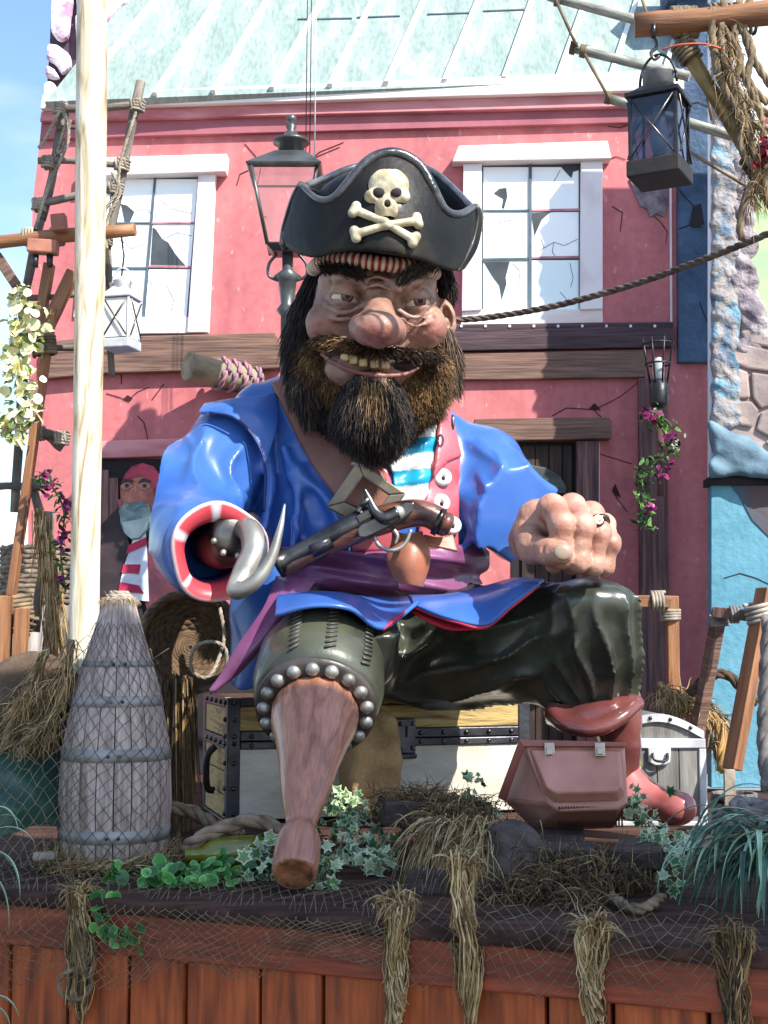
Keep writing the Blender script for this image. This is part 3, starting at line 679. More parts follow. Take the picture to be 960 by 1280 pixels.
m_straw = mat('straw', '#ffffff', '#c8b8a0', sc=20, rough=.8, bump=0, vcol=True)
m_bark = mat('grey_stick', '#8a7f74', '#57504a', sc=6, stretch=(4, 4, .8), rough=.85, bump=.5, grain=.3)
m_log = mat('orange_log', '#a87650', '#70482e', sc=4, stretch=(5, 5, .5), rough=.55, bump=.35, grain=.35, gsc=12, c3='#946440', lo=.3, hi=.7)
m_pole = mat('pale_pole', '#98805f', '#e2d7c2', sc=3.0, stretch=(4, 4, .45), rough=.6, bump=.6, bsc=12, c3='#cdbc9c', lo=.34, hi=.56, grain=.22, gsc=9, dist=2.2)
STR = [hexc(x) for x in ('#c0a678', '#9c8258', '#d8c296', '#6e5a3e', '#453828')]
# ---- iron-bound chest the pirate sits on
c0 = P(285, 1025, 6.05); th = R(17); CU = np.array((math.cos(th), math.sin(th), 0)); CV = np.array((-math.sin(th), math.cos(th), 0))
ch = thing('treasure_chest', 'long iron-bound wooden chest with cream front panel under the seated pirate', 'chest', (c0[0], c0[1], DZ))
CW, CDp, CH = 1.42, .62, .545
def cbox(name, u0, u1, v0, v1, z0, z1, m, bev=.004, par=None, sm=False):
    o_ = np.array((c0[0], c0[1], DZ)); mb = MB(); v = [o_ + CU * a + CV * b + np.array((0, 0, z)) for a in (u0, u1) for b in (v0, v1) for z in (z0, z1)]
    mb.add(v, [(0, 1, 3, 2), (4, 6, 7, 5), (0, 4, 5, 1), (2, 3, 7, 6), (0, 2, 6, 4), (1, 5, 7, 3)]); return obj(name, mb, m, par or ch, bevel=bev)
cbox('core', .02, CW - .02, .02, CDp - .02, .01, CH - .015, m_dark, 0)
cbox('front_panel', .045, CW - .045, -.002, .03, .012, .318, m_cream)
for z0, z1 in ((.012, .112), (.116, .215), (.219, .318)): cbox('plank', -.004, .03, .045, CDp - .045, z0, z1, m_chw, .005)
cbox('plank', -.004, .03, .045, CDp - .045, .372, .50, m_chw, .005)
cbox('lid_board', .045, CW - .045, -.004, .03, .40, .505, m_chw, .006); cbox('lid_board', .0, CW, .0, CDp, .507, CH - .004, m_chw, .006)
for a in ((-.010, .05, -.010, .05, 0, CH), (CW - .05, CW + .01, -.010, .05, 0, CH), (-.010, .05, CDp - .05, CDp + .01, 0, CH)): cbox('corner_post', *a[:4], a[4], a[5], m_irong, .006)
cbox('strap', .05, CW - .05, -.014, .02, .320, .352, m_irong); cbox('strap', .05, CW - .05, -.012, .02, .356, .398, m_irong); cbox('strap', .05, CW - .05, -.012, .02, .508, CH + .002, m_irong)
cbox('strap', -.014, .02, .05, CDp - .05, .320, .370, m_irong); cbox('strap', -.014, .02, .05, CDp - .05, .502, CH + .002, m_irong); cbox('strap', -.013, .02, .05, CDp - .05, .0, .010, m_irong)
rv = MB(); rv.ell((0, 0, 0), (.011, .011, .011), 8, 6); rvm = mesh_np('rivet', rv.v, rv.f)
def cpt(u, v, z): return np.array((c0[0], c0[1], DZ)) + CU * u + CV * v + np.array((0, 0, z))
for i in range(12):
    for z in (.336, .377): place('rivet', rvm, m_steel, cpt(.10 + i * .112, -.014, z), None, ch)
for i in range(4): place('rivet', rvm, m_steel, cpt(-.016, .12 + i * .12, .345), None, ch); place('rivet', rvm, m_steel, cpt(-.016, .12 + i * .12, .525), None, ch)
for z in (.04, .15, .26, .345, .377, .45, .525): place('rivet', rvm, m_steel, cpt(.022, -.013, z), None, ch); place('rivet', rvm, m_steel, cpt(-.013, .022, z), None, ch)
hd_ = obj('handle', MB().tube(smoothpts([cpt(-.02, .22, .32), cpt(-.055, .22, .28), cpt(-.06, .23, .20), cpt(-.05, .24, .13), cpt(-.02, .24, .12)], 6), .016, 10), m_iron, ch, smooth=True)
lo_ = cbox('lock_plate', .765, .855, -.034, -.010, .285, .445, m_irong, .006); cbox('keyhole', .805, .815, -.037, -.03, .36, .41, m_dark, 0, lo_)
cbox('lock_lip', .755, .865, -.030, -.012, .262, .284, m_irong, .008, lo_)
for z in (.42, .31): place('rivet', rvm, m_steel, cpt(.780, -.036, z), None, lo_); place('rivet', rvm, m_steel, cpt(.840, -.036, z), None, lo_)
# ---- second chest, end towards the viewer
c2 = P(764, 1030, 5.98)
t2 = thing('domed_chest', 'grey domed chest with white metal edging beside the maroon boot', 'chest', (c2[0], c2[1], DZ))
W2 = .408; X0 = c2[0]; Y0 = c2[1]
def b2(name, x0, x1, y0, y1, z0, z1, m, bev=.004): mb = MB(); mb.box((X0 + (x0 + x1) / 2, Y0 + (y0 + y1) / 2, DZ + (z0 + z1) / 2), (x1 - x0, y1 - y0, z1 - z0)); return obj(name, mb, m, t2, bevel=bev)
m_gw = mat('grey_chest_wood', '#8f8c86', '#5e5b58', sc=3, stretch=(6, 6, .6), rough=.6, bump=.3, grain=.3, gsc=9, c3='#77736e', lo=.3, hi=.7)
m_wm = mat('white_metal_edge', '#e8e8ea', '#b8b8bc', sc=8, rough=.25, metal=.2, bump=.1)
for i in range(4): b2('end_board', .012 + i * .096, .012 + (i + 1) * .096 - .003, 0, .02, .012, .33, m_gw)
def arch(t): return .40 + .075 * math.sin(math.pi * t)
n = 14; pr = [(X0 + W2 * i / n, arch(i / n)) for i in range(n + 1)]
mb = MB(); f_ = [np.array((x, Y0 + .004, DZ + z)) for x, z in pr] + [np.array((X0 + W2, Y0 + .004, DZ + .375)), np.array((X0, Y0 + .004, DZ + .375))]; mb.prism(f_, [p + np.array((0, .7, 0)) for p in f_]); obj('lid', mb, m_gw, t2)
b2('body', .004, W2 - .004, .021, .70, .0, .374, m_gw, .005)
b2('edge_band', -.004, W2 + .006, -.012, .03, .332, .374, m_wm, .005)
b2('edge_post', W2 - .024, W2 + .008, -.011, .04, .0, .331, m_wm, .005); b2('edge_post', -.006, .022, -.011, .04, .0, .331, m_wm, .005); b2('edge_band', .023, W2 - .025, -.009, .02, .0, .02, m_wm, .004)
mb = MB(); f1 = [np.array((x, Y0 - .012, DZ + z + .006)) for x, z in pr]; f2 = [np.array((x, Y0 - .012, DZ + z - .028)) for x, z in pr]
for i in range(n): mb.prism([f1[i], f1[i + 1], f2[i + 1], f2[i]], [p + np.array((0, .04, 0)) for p in (f1[i], f1[i + 1], f2[i + 1], f2[i])])
obj('arch_band', mb, m_wm, t2)
for i in range(3, 13, 3): mb = MB(); mb.ell((pr[i][0], Y0 - .014, DZ + pr[i][1] - .011), (.009,) * 3, 8, 6); obj('rivet', mb, m_steel, t2, smooth=True)
hp = MB(); q = P(824, 944, 5.97)
hp.prism([q + np.array((x, -.012, z)) for x, z in ((-.05, .03), (-.03, .04), (.03, .04), (.05, .028), (.045, -.03), (.02, -.042), (-.02, -.042), (-.048, -.028))], [q + np.array((x, .01, z)) for x, z in ((-.05, .03), (-.03, .04), (.03, .04), (.05, .028), (.045, -.03), (.02, -.042), (-.02, -.042), (-.048, -.028))])
pl = obj('handle_plate', hp, m_wm, t2, bevel=.004); obj('ring_handle', MB().tube(smoothpts([q + np.array(p) for p in ((-.032, -.018, .010), (-.028, -.03, -.016), (.0, -.035, -.024), (.028, -.03, -.016), (.032, -.018, .010))], 5), .006, 8), m_iron, pl, smooth=True)
# ---- tall keg with staves and hoops
bc0 = P(143, 1074, 4.97); BX, BY = bc0[0], 4.97
kg = thing('tall_keg', 'tall bottle-shaped weathered grey keg with metal hoops at the left of the platform', 'keg', (BX, BY, DZ))
prof = [(0, .180), (.11, .191), (.22, .200), (.37, .194), (.48, .180), (.59, .158), (.68, .135), (.75, .112), (.84, .085), (.90, .066), (.955, .052)]
KEG = list(prof)
def rk(z): return float(np.interp(z, [p[0] for p in KEG], [p[1] for p in KEG]))
m_stave = mat('weathered_stave', '#c2b0a8', '#8e7c74', sc=5, stretch=(7, 7, .5), rough=.75, bump=.5, bsc=14, c3='#ab9a92', lo=.3, hi=.7, grain=.4, gsc=12)
NS = 20; sv = []; sf = []
for k, (z, r_) in enumerate([(z, rk(z)) for z in np.linspace(0, .955, 14)]):
    a = math.pi / NS * .93
    for rr, aa in ((r_, -a), (r_ + .003, 0), (r_, a), (r_ - .02, a), (r_ - .02, -a)): sv.append((rr * math.cos(aa), rr * math.sin(aa), z))
for k in range(13):
    for i in range(5): sf.append((k * 5 + i, k * 5 + (i + 1) % 5, (k + 1) * 5 + (i + 1) % 5, (k + 1) * 5 + i))
sf += [(4, 3, 2, 1, 0), tuple(65 + i for i in range(5))]
stm = mesh_np('stave', sv, sf, False)
for i in range(NS):
    o = place('stave', stm, m_stave, (BX, BY, DZ), (0, 0, i * 2 * math.pi / NS), kg); 
mb = MB(); mb.lathe((BX, BY, DZ), [(0.02, .17), (.4, .18), (.9, .06)], 20); obj('core', mb, m_dark, kg, smooth=True)
m_hoop = mat('galvanised_hoop', '#9c9a98', '#74706c', sc=8, rough=.6, metal=.15, bump=.15)
for z0, z1 in ((.095, .14), (.375, .42), (.565, .603), (.705, .725)):
    mb = MB(); mb.lathe((BX, BY, DZ), [(z0, rk(z0) - .006), (z0, rk(z0) + .0045), (z1, rk(z1) + .0045), (z1, rk(z1) - .006)], 40); hp_ = obj('hoop', mb, m_hoop, kg, smooth=True)
    for dx in (-.01, .03): zz = (z0 + z1) / 2; rr = rk(zz) + .010; place('rivet', rvm, m_iron, (BX + (dx + .02), BY - math.sqrt(rr * rr - (dx + .02) ** 2), DZ + zz), None, hp_, .6)
mb = MB(); 
for k in range(3): mb.v and None; pts = [(BX + (.050 - .010 * k) * math.cos(t), BY + (.050 - .010 * k) * math.sin(t), DZ + .945 + .012 * k) for t in np.linspace(0, 6.28, 20)]; rope_mb(mb, pts, .010)
n = 260; an = rng.uniform(0, 6.28, n); rts = np.stack([BX + .045 * np.cos(an), BY + .045 * np.sin(an), DZ + .95 + 0 * an], 1)
V, Fq, c = strands(rts, np.stack([np.cos(an) * .6, np.sin(an) * .6, .1 + 0 * an], 1), .04, .002, bend=.8, wave=.3, cols=pick(n, [hexc('#cdbb98'), hexc('#a08a62')], (2, 1))); 
obj('neck_rope', mb, m_ropel, kg, smooth=True); obj('frayed_top', (V, Fq), m_straw, kg, smooth=True, col=c)
# straw round the keg base
def tuft(name, label, cat, roots, dirs, ln, rad, cols=STR, wt=(4, 3, 3, 2, 1), group=None, kind=None, **kw):
    n = len(roots); V, Fq, c = strands(roots, dirs, ln, rad, cols=pick(n, cols, wt), **kw); base = roots.mean(0)
    me = mesh_np(name, V - base, Fq, True, c); me.materials.append(m_straw); o = bpy.data.objects.new(name, me); COL.objects.link(o); o.location = base
    return tag(o, label, cat, group, kind)
n = 1400; an = rng.uniform(0, 6.28, n); rr = .20 + rng.uniform(0, .06, n)
tuft('straw_ring', 'ring of loose brown coir straw around the base of the tall keg', 'straw', np.stack([BX + rr * np.cos(an), BY + rr * np.sin(an), DZ + rng.uniform(0.005, .04, n)], 1), np.stack([-np.sin(an), np.cos(an), .2 * rng.normal(0, 1, n)], 1), .10, .0026, bend=.1, jit=.6, wave=.4)
# ---- maroon tool box tipped on its side
tbx = thing('maroon_toolbox', 'maroon plastic tool box with two metal latches tipped beside the boot', 'toolbox', P(705, 1035, 4.95))
m_plas = mat('maroon_plastic', '#c48a78', '#ae7462', sc=6, rough=.38, bump=.1, bsc=60, grain=.14, gsc=9, rvar=.1)
m_plasd = mat('maroon_plastic_deep', '#985a4e', '#7a463c', sc=6, rough=.4, bump=.1)
def loft(name, q0, Y0_, q1, Y1_, m, par, bev=.008):
    mb = MB(); a = [Q(x, y, Y0_[i] if hasattr(Y0_, '__len__') else Y0_) for i, (x, y) in enumerate(q0)]; b = [Q(x, y, Y1_[i] if hasattr(Y1_, '__len__') else Y1_) for i, (x, y) in enumerate(q1)]
    mb.prism(a, b); return obj(name, mb, m, par, bevel=bev)
loft('body', [(655, 931), (781, 932), (785, 1004), (772, 1012), (700, 1014), (686, 1006)], [4.90, 4.86, 4.76, 4.76, 4.80, 4.82], [(652, 930), (776, 930), (776, 1000), (768, 1036), (666, 1038), (628, 1000)], [5.08, 5.05, 5.05, 5.02, 5.04, 5.08], m_plas, tbx, .010)
loft('lid_panel', [(664, 938), (775, 939), (776, 982), (770, 989), (694, 991), (684, 984)], [4.865, 4.83, 4.745, 4.74, 4.77, 4.78], [(659, 935), (778, 936), (781, 994), (774, 1002), (694, 1004), (680, 994)], [4.91, 4.87, 4.78, 4.77, 4.81, 4.83], m_plas, tbx, .008)
loft('rim', [(649, 924), (783, 928), (783, 934), (656, 934), (632, 1002), (622, 997)], [4.88, 4.84, 4.84, 4.88, 4.97, 4.97], [(649, 924), (783, 928), (783, 934), (656, 934), (632, 1002), (622, 997)], [4.93, 4.89, 4.89, 4.93, 5.02, 5.02], m_plasd, tbx, .005)
for i in range(22):
    x = 698 + i * 3.75; loft('rib', [(x, 1008), (x + 2, 1008), (x + 1.6, 1030), (x - .4, 1030)], [4.775, 4.775, 4.94, 4.94], [(x, 1010), (x + 2, 1010), (x + 2, 1034), (x, 1034)], [4.83, 4.83, 4.99, 4.99], m_plasd, tbx, 0)
m_chrome = mat('chrome_latch', '#c4c4c4', '#9a9a98', rough=.18, metal=1, bump=.05)
for x in (687, 750):
    lt = loft('latch', [(x - 7, 928), (x + 6, 928), (x + 7, 946), (x - 6, 946)], 4.815 if x > 700 else 4.85, [(x - 7, 928), (x + 6, 928), (x + 7, 946), (x - 6, 946)], 4.835 if x > 700 else 4.87, m_chrome, tbx, .003)
    Yx = 4.812 if x > 700 else 4.847; loft('latch_tongue', [(x - 4, 934), (x + 4, 934), (x + 4, 944), (x - 4, 944)], Yx - .008, [(x - 4, 934), (x + 4, 934), (x + 4, 944), (x - 4, 944)], Yx + .006, m_chrome, lt, .003)
# ---- burlap sack leaning on the chest front
sk_ = tag(obj('burlap_sack', (lambda VF: VF)(surfnet(lambda G: smin(smin(ell(G, Q(462, 962, 5.96), (.13, .10, .21), rotm((0, 1, 0), R(4))), chain(G, [Q(468, 888, 6.0), Q(486, 905, 5.93), Q(490, 960, 5.90), Q(480, 1010, 5.90)], [.03, .04, .04, .05]), .05), chain(G, [Q(440, 890, 5.98), Q(450, 930, 5.88), Q(446, 1000, 5.86)], .025), .06) + .006 * nz3(G[0], G[1], G[2], 22, 3), P(425, 1030, 5.9) - .15, P(500, 870, 6.0) + .15, .012)),
      mat('burlap', '#bb9a6c', '#8a6a44', sc=6, rough=.9, bump=.5, bsc=90, grain=.2, gsc=80), None, smooth=True), 'tan burlap sack slumped against the chest behind the peg leg', 'sack')
# ---- fish basket behind the keg
bk = thing('fish_basket', 'dark round wicker basket lying open behind the tall keg', 'basket', P(240, 850, 6.0))
kc_ = P(238, 802, 5.95); kn = nrm((.15, -1, .25))
m_wick = mat('dark_wicker', '#6e563c', '#35281a', sc=20, rough=.85, bump=.6, lo=.3, hi=.7)
for i, (t, r_) in enumerate([(-.12 + .012 * k, .10 + .11 * math.sin(math.pi / 2 * k / 10)) for k in range(11)]):
    u = nrm(np.cross(kn, (0, 0, 1))); v = np.cross(kn, u); pts = [kc_ + kn * (t + .006 * math.sin(14 * a + i * 3.14)) + (u * math.cos(a) + v * math.sin(a)) * r_ for a in np.linspace(0, 6.283, 60)]
    obj('wicker_ring', MB().tube(pts, .019, 6, cap=False), m_wick, bk, smooth=True)
for k in range(9):
    r_ = .11 - k * .012; pts = [kc_ + kn * -.12 + (u * math.cos(a) + v * math.sin(a)) * r_ for a in np.linspace(0, 6.283, 30)]; obj('wicker_ring', MB().tube(pts, .010, 5, cap=False), m_wick, bk, smooth=True)
pts = [kc_ + kn * .012 + (u * math.cos(a) + v * math.sin(a)) * .222 for a in np.linspace(0, 6.283, 60)]; obj('basket_rim', rope_mb(MB(), pts, .014), m_rope, bk, smooth=True)
n = 900; tuft('twig_broom', 'brown straw broom head standing between the keg and the chest', 'broom', P(222, 850, 5.85) + rng.normal(0, 1, (n, 3)) * (.028, .03, .01), np.tile((0, 0, -1.0), (n, 1)), .58, .0035, STR, (1, 3, 0, 4, 3), jit=.05, bend=.02, wave=.02)
rl = MB(); rope_mb(rl, smoothpts([P(275, 760, 5.7), P(280, 800, 5.65), P(262, 845, 5.6), P(240, 838, 5.6), P(242, 812, 5.6), P(262, 802, 5.6), P(282, 812, 5.62), P(280, 850, 5.65), P(262, 866, 5.7)], 8), .008)
tag(obj('thin_rope_loop', rl, m_ropel, None, smooth=True), 'thin pale rope loop dangling in front of the dark wicker basket', 'rope')
# ---- bottle, rope and small items front left
m_glass = mat('olive_glass', '#8e8f2a', '#6f7420', sc=3, rough=.08, bump=0, trans=.35, coat=.5)
mb = MB(); mb.lathe(P(252, 1068, 4.85), [(-.06, .02), (-.055, .026), (-.02, .026), (.0, .03), (.03, .055), (.06, .058), (.235, .058), (.245, .05), (.246, .002)], 24, nrm((1, .12, .03)))
tag(obj('yellow_bottle', mb, m_glass, None, smooth=True), 'yellow-green glass bottle lying on the deck beside the peg leg', 'bottle')
rl = MB(); rope_mb(rl, smoothpts([P(232, 1060, 4.9), P(246, 1050, 4.84), P(275, 1036, 4.86), P(310, 1026, 4.9), P(338, 1030, 4.92), P(352, 1042, 4.9)], 8), .026, k=3, n=8)
tag(obj('thick_rope_end', rl, mat('tan_rope', '#9a8570', '#6a5646', sc=18, rough=.9, bump=.5), None, smooth=True), 'thick tan rope end curling over the yellow bottle', 'rope')
rl = MB(); rope_mb(rl, smoothpts([P(212, 1010, 5.3), P(240, 1015, 5.3), P(270, 1032, 5.2), P(300, 1040, 5.1)], 8), .028)
tag(obj('coir_rope', rl, m_rope, None, smooth=True), 'hairy brown rope lying between the keg and the chest corner', 'rope')
fl_ = MB(); fl_.box(P(55, 1070, 4.75), (.075, .04, .028), rotm((0, 0, 1), .2)); tag(obj('cork_float', fl_, m_ropel, None, bevel=.008), 'small pale cork float lying under the net at the left', 'float')
# brass bottle by the boot
mb = MB(); mb.lathe(P(795, 972, 5.75), [(0, .035), (.09, .038), (.11, .025), (.13, .012), (.17, .012), (.17, .002)], 18, nrm((-.25, 0, 1))); tag(obj('gold_bottle', mb, mat('gold_glass', '#8a7a2e', '#5e5218', rough=.15, coat=.6), None, smooth=True), 'small gold bottle leaning behind the maroon boot', 'bottle')
# ---- timber blocks and planks half buried in straw
m_tim = mat('dark_timber', '#50423e', '#2e2422', sc=4, stretch=(1, 5, 5), rough=.8, bump=.4, grain=.4, gsc=12)
def tbk(label, px, py, Y, size, rz=0, ry=0):
    mb = MB(); M = rotm((0, 0, 1), R(rz)) @ rotm((0, 1, 0), R(ry)); mb.box((0, 0, 0), size, M); me = mesh_np('timber_block', mb.v, mb.f, False); o = place('timber_block', me, m_tim, P(px, py, Y)); b = o.modifiers.new('B', 'BEVEL'); b.width = .008; b.segments = 2
    return tag(o, label, 'timber', 'timber blocks in the straw')
tbk('square timber end poking from the straw left of the centre tuft', 545, 1098, 4.55, (.14, .26, .085), -14)
tbk('flat dark board under the toolbox, above the middle straw', 695, 1066, 4.62, (.26, .22, .055), -8)
tbk('dark board end right of the toolbox, under the ivy', 800, 1066, 4.55, (.16, .30, .06), -16)
tbk('rounded dark log end topped with moss left of the toolbox', 520, 1015, 5.1, (.26, .22, .09), 6, 3)
tbk('low dark board behind the straw below the toolbox', 640, 1058, 4.9, (.5, .3, .10), -10)
# grey cloth-like hump
V, Fq = surfnet(lambda G: smax(smin(ell(G, P(635, 1085, 4.60), (.15, .20, .15)), ell(G, P(620, 1118, 4.45), (.13, .14, .07)), .1) + .012 * nz3(G[0], G[1], G[2], 18, 3), DZ + .003 - G[2], .01), P(635, 1100, 4.5) - .32, P(635, 1080, 4.6) + .32, .014)
tag(obj('coir_heap', (V, Fq), mat('grey_brown_coir', '#5c5048', '#3a302a', sc=14, rough=.95, bump=1, bsc=60), None, smooth=True), 'dark grey-brown matted coir heap under the hanging middle straw tuft', 'coir')
# ======================= left rigging =======================
po = thing('pale_pole', 'tall pale stripped timber pole standing left of the pirate, full picture height', 'pole', (P(107, 1000, 5.25)[0], 5.25, DZ))
a = P(106, 640, 5.25); xb = P(107, 800, 5.25)[0]; xt = P(110, 0, 5.25)[0]
stick('shaft', (xb, 5.25, DZ), (xt, 5.25, 5.6), .0605, .0565, m_pole, po, n=20, wob=.006, seg=14)
rig = thing('stick_ladder', 'crooked ladder of grey sticks lashed with rope, behind the pale pole', 'ladder', P(100, 450, 5.6))
def rs(name, a, b, r_, m=None, wob=.006, par=rig, Y=5.55, Yb=None): return stick(name, P(a[0], a[1], Y), P(b[0], b[1], Yb or Y), r_ / 306, r_ * .92 / 306, m or m_bark, par, n=9, wob=wob)
rs('rail', (176, 102), (128, 330), 6); rs('rail', (134, 300), (140, 470), 5); rs('rail', (82, 135), (52, 275), 6); rs('rail', (56, 255), (28, 380), 6); rs('rail', (30, 370), (18, 640), 6)
for a, b, r_ in (((72, 136), (178, 131), 5), ((48, 201), (158, 206), 4.5), ((42, 256), (152, 234), 5), ((70, 160), (130, 152), 3), ((30, 372), (130, 368), 4), ((50, 436), (140, 430), 4), ((45, 541), (85, 548), 6), ((0, 608), (62, 606), 5)): rs('rung', a, b, r_, Y=5.52)
def lash(px, py, Y, w_, axis=(1, 0, 0), r_=.03, turns=4, m=m_ropel, par=rig, wd=.012):
    c = P(px, py, Y); ax = nrm(axis); u = nrm(np.cross(ax, (.1, 1, .2))); v = np.cross(ax, u); mb = MB(); t = np.linspace(0, 6.283 * turns, turns * 18)
    pts = [c + ax * ((s / (6.283 * turns)) - .5) * w_ + (u * math.cos(s) + v * math.sin(s)) * r_ for s in t]; mb.tube(pts, wd / 2, 6); return obj('lashing', mb, m, par, smooth=True)
for x, y in ((76, 136), (172, 132), (62, 203), (153, 206), (50, 256), (145, 236), (132, 300), (78, 548), (48, 542)):
    lash(x, y, 5.53, .05, (1, 0, .1), .027); lash(x, y, 5.53, .05, (.2, 0, 1), .027)
def strandrope(pts, r_, m=m_ropel, par=rig, nm='hanging_rope'): return obj(nm, rope_mb(MB(), smoothpts(pts, 6), r_), m, par, smooth=True)
for pts in ([(170, 140), (160, 170), (150, 205), (146, 240), (130, 270), (136, 330)], [(80, 140), (86, 170), (76, 200), (60, 235), (44, 285)], [(74, 140), (56, 175), (48, 185)], [(140, 215), (150, 240), (136, 270), (128, 310)], [(84, 150), (72, 190), (82, 180), (88, 150)]):
    strandrope([P(x, y, 5.5) for x, y in pts], .007)
# horizontal log with bracket, and the slanting timbers
cl = thing('cross_log', 'brown horizontal log lashed behind the pale pole at mid height', 'log', P(80, 295, 5.5))
stick('log', P(-40, 307, 5.48), P(169, 287, 5.42), .029, .027, m_log, cl, n=14, wob=.004)
for x in (38, 72): lash(x, 296, 5.47, .05, (1, 0, .05), .035, 4, par=cl)
mb = MB(); mb.box(P(54, 309, 5.38), (.12, .06, .055), rotm((0, 1, 0), R(4))); obj('bracket', mb, mat('red_brown_block', '#b0745e', '#8c5644', rough=.6), cl, bevel=.006)
mb = MB(); mb.box(P(74, 279, 5.38), (.06, .05, .07), rotm((0, 1, 0), R(-6))); obj('bracket', mb, MATS['red_brown_block'], cl, bevel=.006)
for x in (44, 62): mb = MB(); mb.lathe(P(x, 334, 5.38), [(0, .012), (.05, .014)], 10); obj('bolt', mb, m_iron, cl, smooth=True)
def timb(label, a, b, Y, sq, m=m_log, Yb=None, grp=None, cat='timber'):
    o = stick('slanting_timber', P(*a, Y), P(*b, Yb or Y), .03, .03, m, None, square=sq); return tag(o, label, cat, grp)
timb('wide orange plank slanting down behind the yellow flowers at far left', (66, 385), (14, 745), 5.45, (.060, .03))
timb('brown timber slanting up to the cross log, above the orange plank', (62, 330), (46, 425), 5.5, (.05, .04))
timb('round brown brace crossing behind the pale pole below the cross log', (92, 340), (44, 440), 5.48, (.05, .05))
timb('short dark brace slanting under the left end of the cross log', (-5, 318), (24, 362), 5.5, (.04, .04), m_beam)
for i, (a, b) in enumerate((((8, 745), (-2, 1000)), ((28, 760), (16, 1000)))): timb(('left' if i == 0 else 'right') + ' one of two rough tied posts at the foot of the far left rigging', a, b, 5.3, (.05, .05))
lk = thing('plank_lashing', 'rope lashings binding the orange plank at the far left', 'lashing', P(50, 420, 5.4))
lash(55, 432, 5.44, .08, (-.14, 0, .98), .045, 6, m_rope, lk, .016); lash(20, 760, 5.38, .10, (-.14, 0, .98), .06, 6, m_rope, lk, .018); lash(24, 775, 5.38, .10, (.5, 0, .9), .06, 4, m_rope, lk, .018)
vp = thing('forked_branches', 'grey forked branches and thick frayed rope behind the flowering vine at left', 'branches', P(60, 800, 5.6))
for a, b, r_ in (((52, 540), (78, 560), 6), ((60, 640), (58, 720), 8), ((56, 700), (44, 790), 6), ((40, 600), (52, 660), 6)): rs('branch', a, b, r_, par=vp)
n = 700; k = rng.uniform(0, 1, n); pp = smoothpts([P(50, 640, 5.5), P(62, 700, 5.5), P(66, 770, 5.5), P(56, 815, 5.5)], 8); kk = (k * (len(pp) - 4)).astype(int)
V, Fq, c = strands(pp[kk] + rng.normal(0, .014, (n, 3)), np.tile((.08, 0, -1.0), (n, 1)), .20, .0035, jit=.08, bend=.02, wave=.05, cols=pick(n, STR, (4, 3, 3, 1, 0))); obj('frayed_rope', (V, Fq), m_straw, vp, smooth=True, col=c)
# wicker hamper far left
hm = thing('wicker_hamper', 'grey-brown wicker hamper standing behind the far left rigging', 'basket', P(45, 760, 6.3))
for k in range(12):
    pts = [(P(44, 720, 6.3)[0] + .15 * math.cos(a), 6.3 + .15 * math.sin(a), P(44, 752, 6.3)[2] + .022 * k + .004 * math.sin(10 * a + 3.14 * k)) for a in np.linspace(0, 6.283, 50)]
    obj('wicker_ring', MB().tube(pts, .0135, 5, cap=False), mat('grey_wicker', '#8c7c6a', '#4e4238', sc=20, rough=.85, bump=.5), hm, smooth=True)
# ---- leaves and flowers
def leafmesh(name, outline, cedge, ccen, fold=.12):
    vs = [(0, 0, 0.0)] + [(x, y, fold * abs(x)) for x, y in outline]; n = len(outline)
    inner = [(x * .62, y * .62, fold * abs(x) * .6 + .002) for x, y in outline]
    V = [(0, 0, 0)] + inner + [(x, y, fold * abs(x) - .10 * max(y, 0) ** 1.5 + .03 * math.sin(7 * x + 9 * y)) for x, y in outline]; Fc = []
    for i in range(n):
        j = (i + 1) % n; Fc.append((0, 1 + i, 1 + j)); Fc.append((1 + i, 1 + n + i, 1 + n + j, 1 + j))
    c = [hexc(ccen)] * (1 + n) + [hexc(cedge)] * n
    return mesh_np(name, V, Fc, True, np.array(c))
m_leaf = mat('leaf', '#ffffff', '#c8d4b8', sc=12, rough=.4, bump=.1, vcol=True, spec=.4)
ivy_o = [(0, .5), (.10, .28), (.34, .34), (.24, .08), (.42, -.12), (.14, -.16), (.0, -.30), (-.14, -.16), (-.42, -.12), (-.24, .08), (-.34, .34), (-.10, .28)]
rnd_o = [(.5 * math.cos(a), .5 * math.sin(a)) for a in np.linspace(0, 6.283, 13)[:-1]]
pt_o = [(0, .6), (.16, .3), (.2, 0), (.1, -.3), (0, -.4), (-.1, -.3), (-.2, 0), (-.16, .3)]
L_ivy = [leafmesh('ivy_leaf', ivy_o, '#d8dcb8', '#3c6a3a'), leafmesh('ivy_leaf', ivy_o, '#e6e6cc', '#6a8c5a'), leafmesh('ivy_leaf', ivy_o, '#9cb088', '#2e5230'), leafmesh('ivy_leaf', ivy_o, '#f0f0e0', '#a8b894')]
L_rnd = [leafmesh('round_leaf', rnd_o, '#6fae5e', '#4d8c46'), leafmesh('round_leaf', rnd_o, '#8cc478', '#5f9c54'), leafmesh('round_leaf', rnd_o, '#4c7e48', '#36663a')]
L_pt = [leafmesh('leaf', pt_o, '#4f7a34', '#2e5222'), leafmesh('leaf', pt_o, '#7ca04e', '#47702e'), leafmesh('leaf', pt_o, '#2e4a22', '#1e3618')]
L_pur = [leafmesh('petal', rnd_o, '#b0307c', '#7c1c58'), leafmesh('petal', rnd_o, '#8c1f74', '#5c1448')]
L_yel = [leafmesh('petal', rnd_o, '#f2ecca', '#dccf86'), leafmesh('petal', rnd_o, '#f8f4e2', '#ece2b0'), leafmesh('petal', pt_o, '#8ca052', '#5c7a34')]
L_red = [leafmesh('petal', rnd_o, '#a81c2c', '#6c0e1c')]
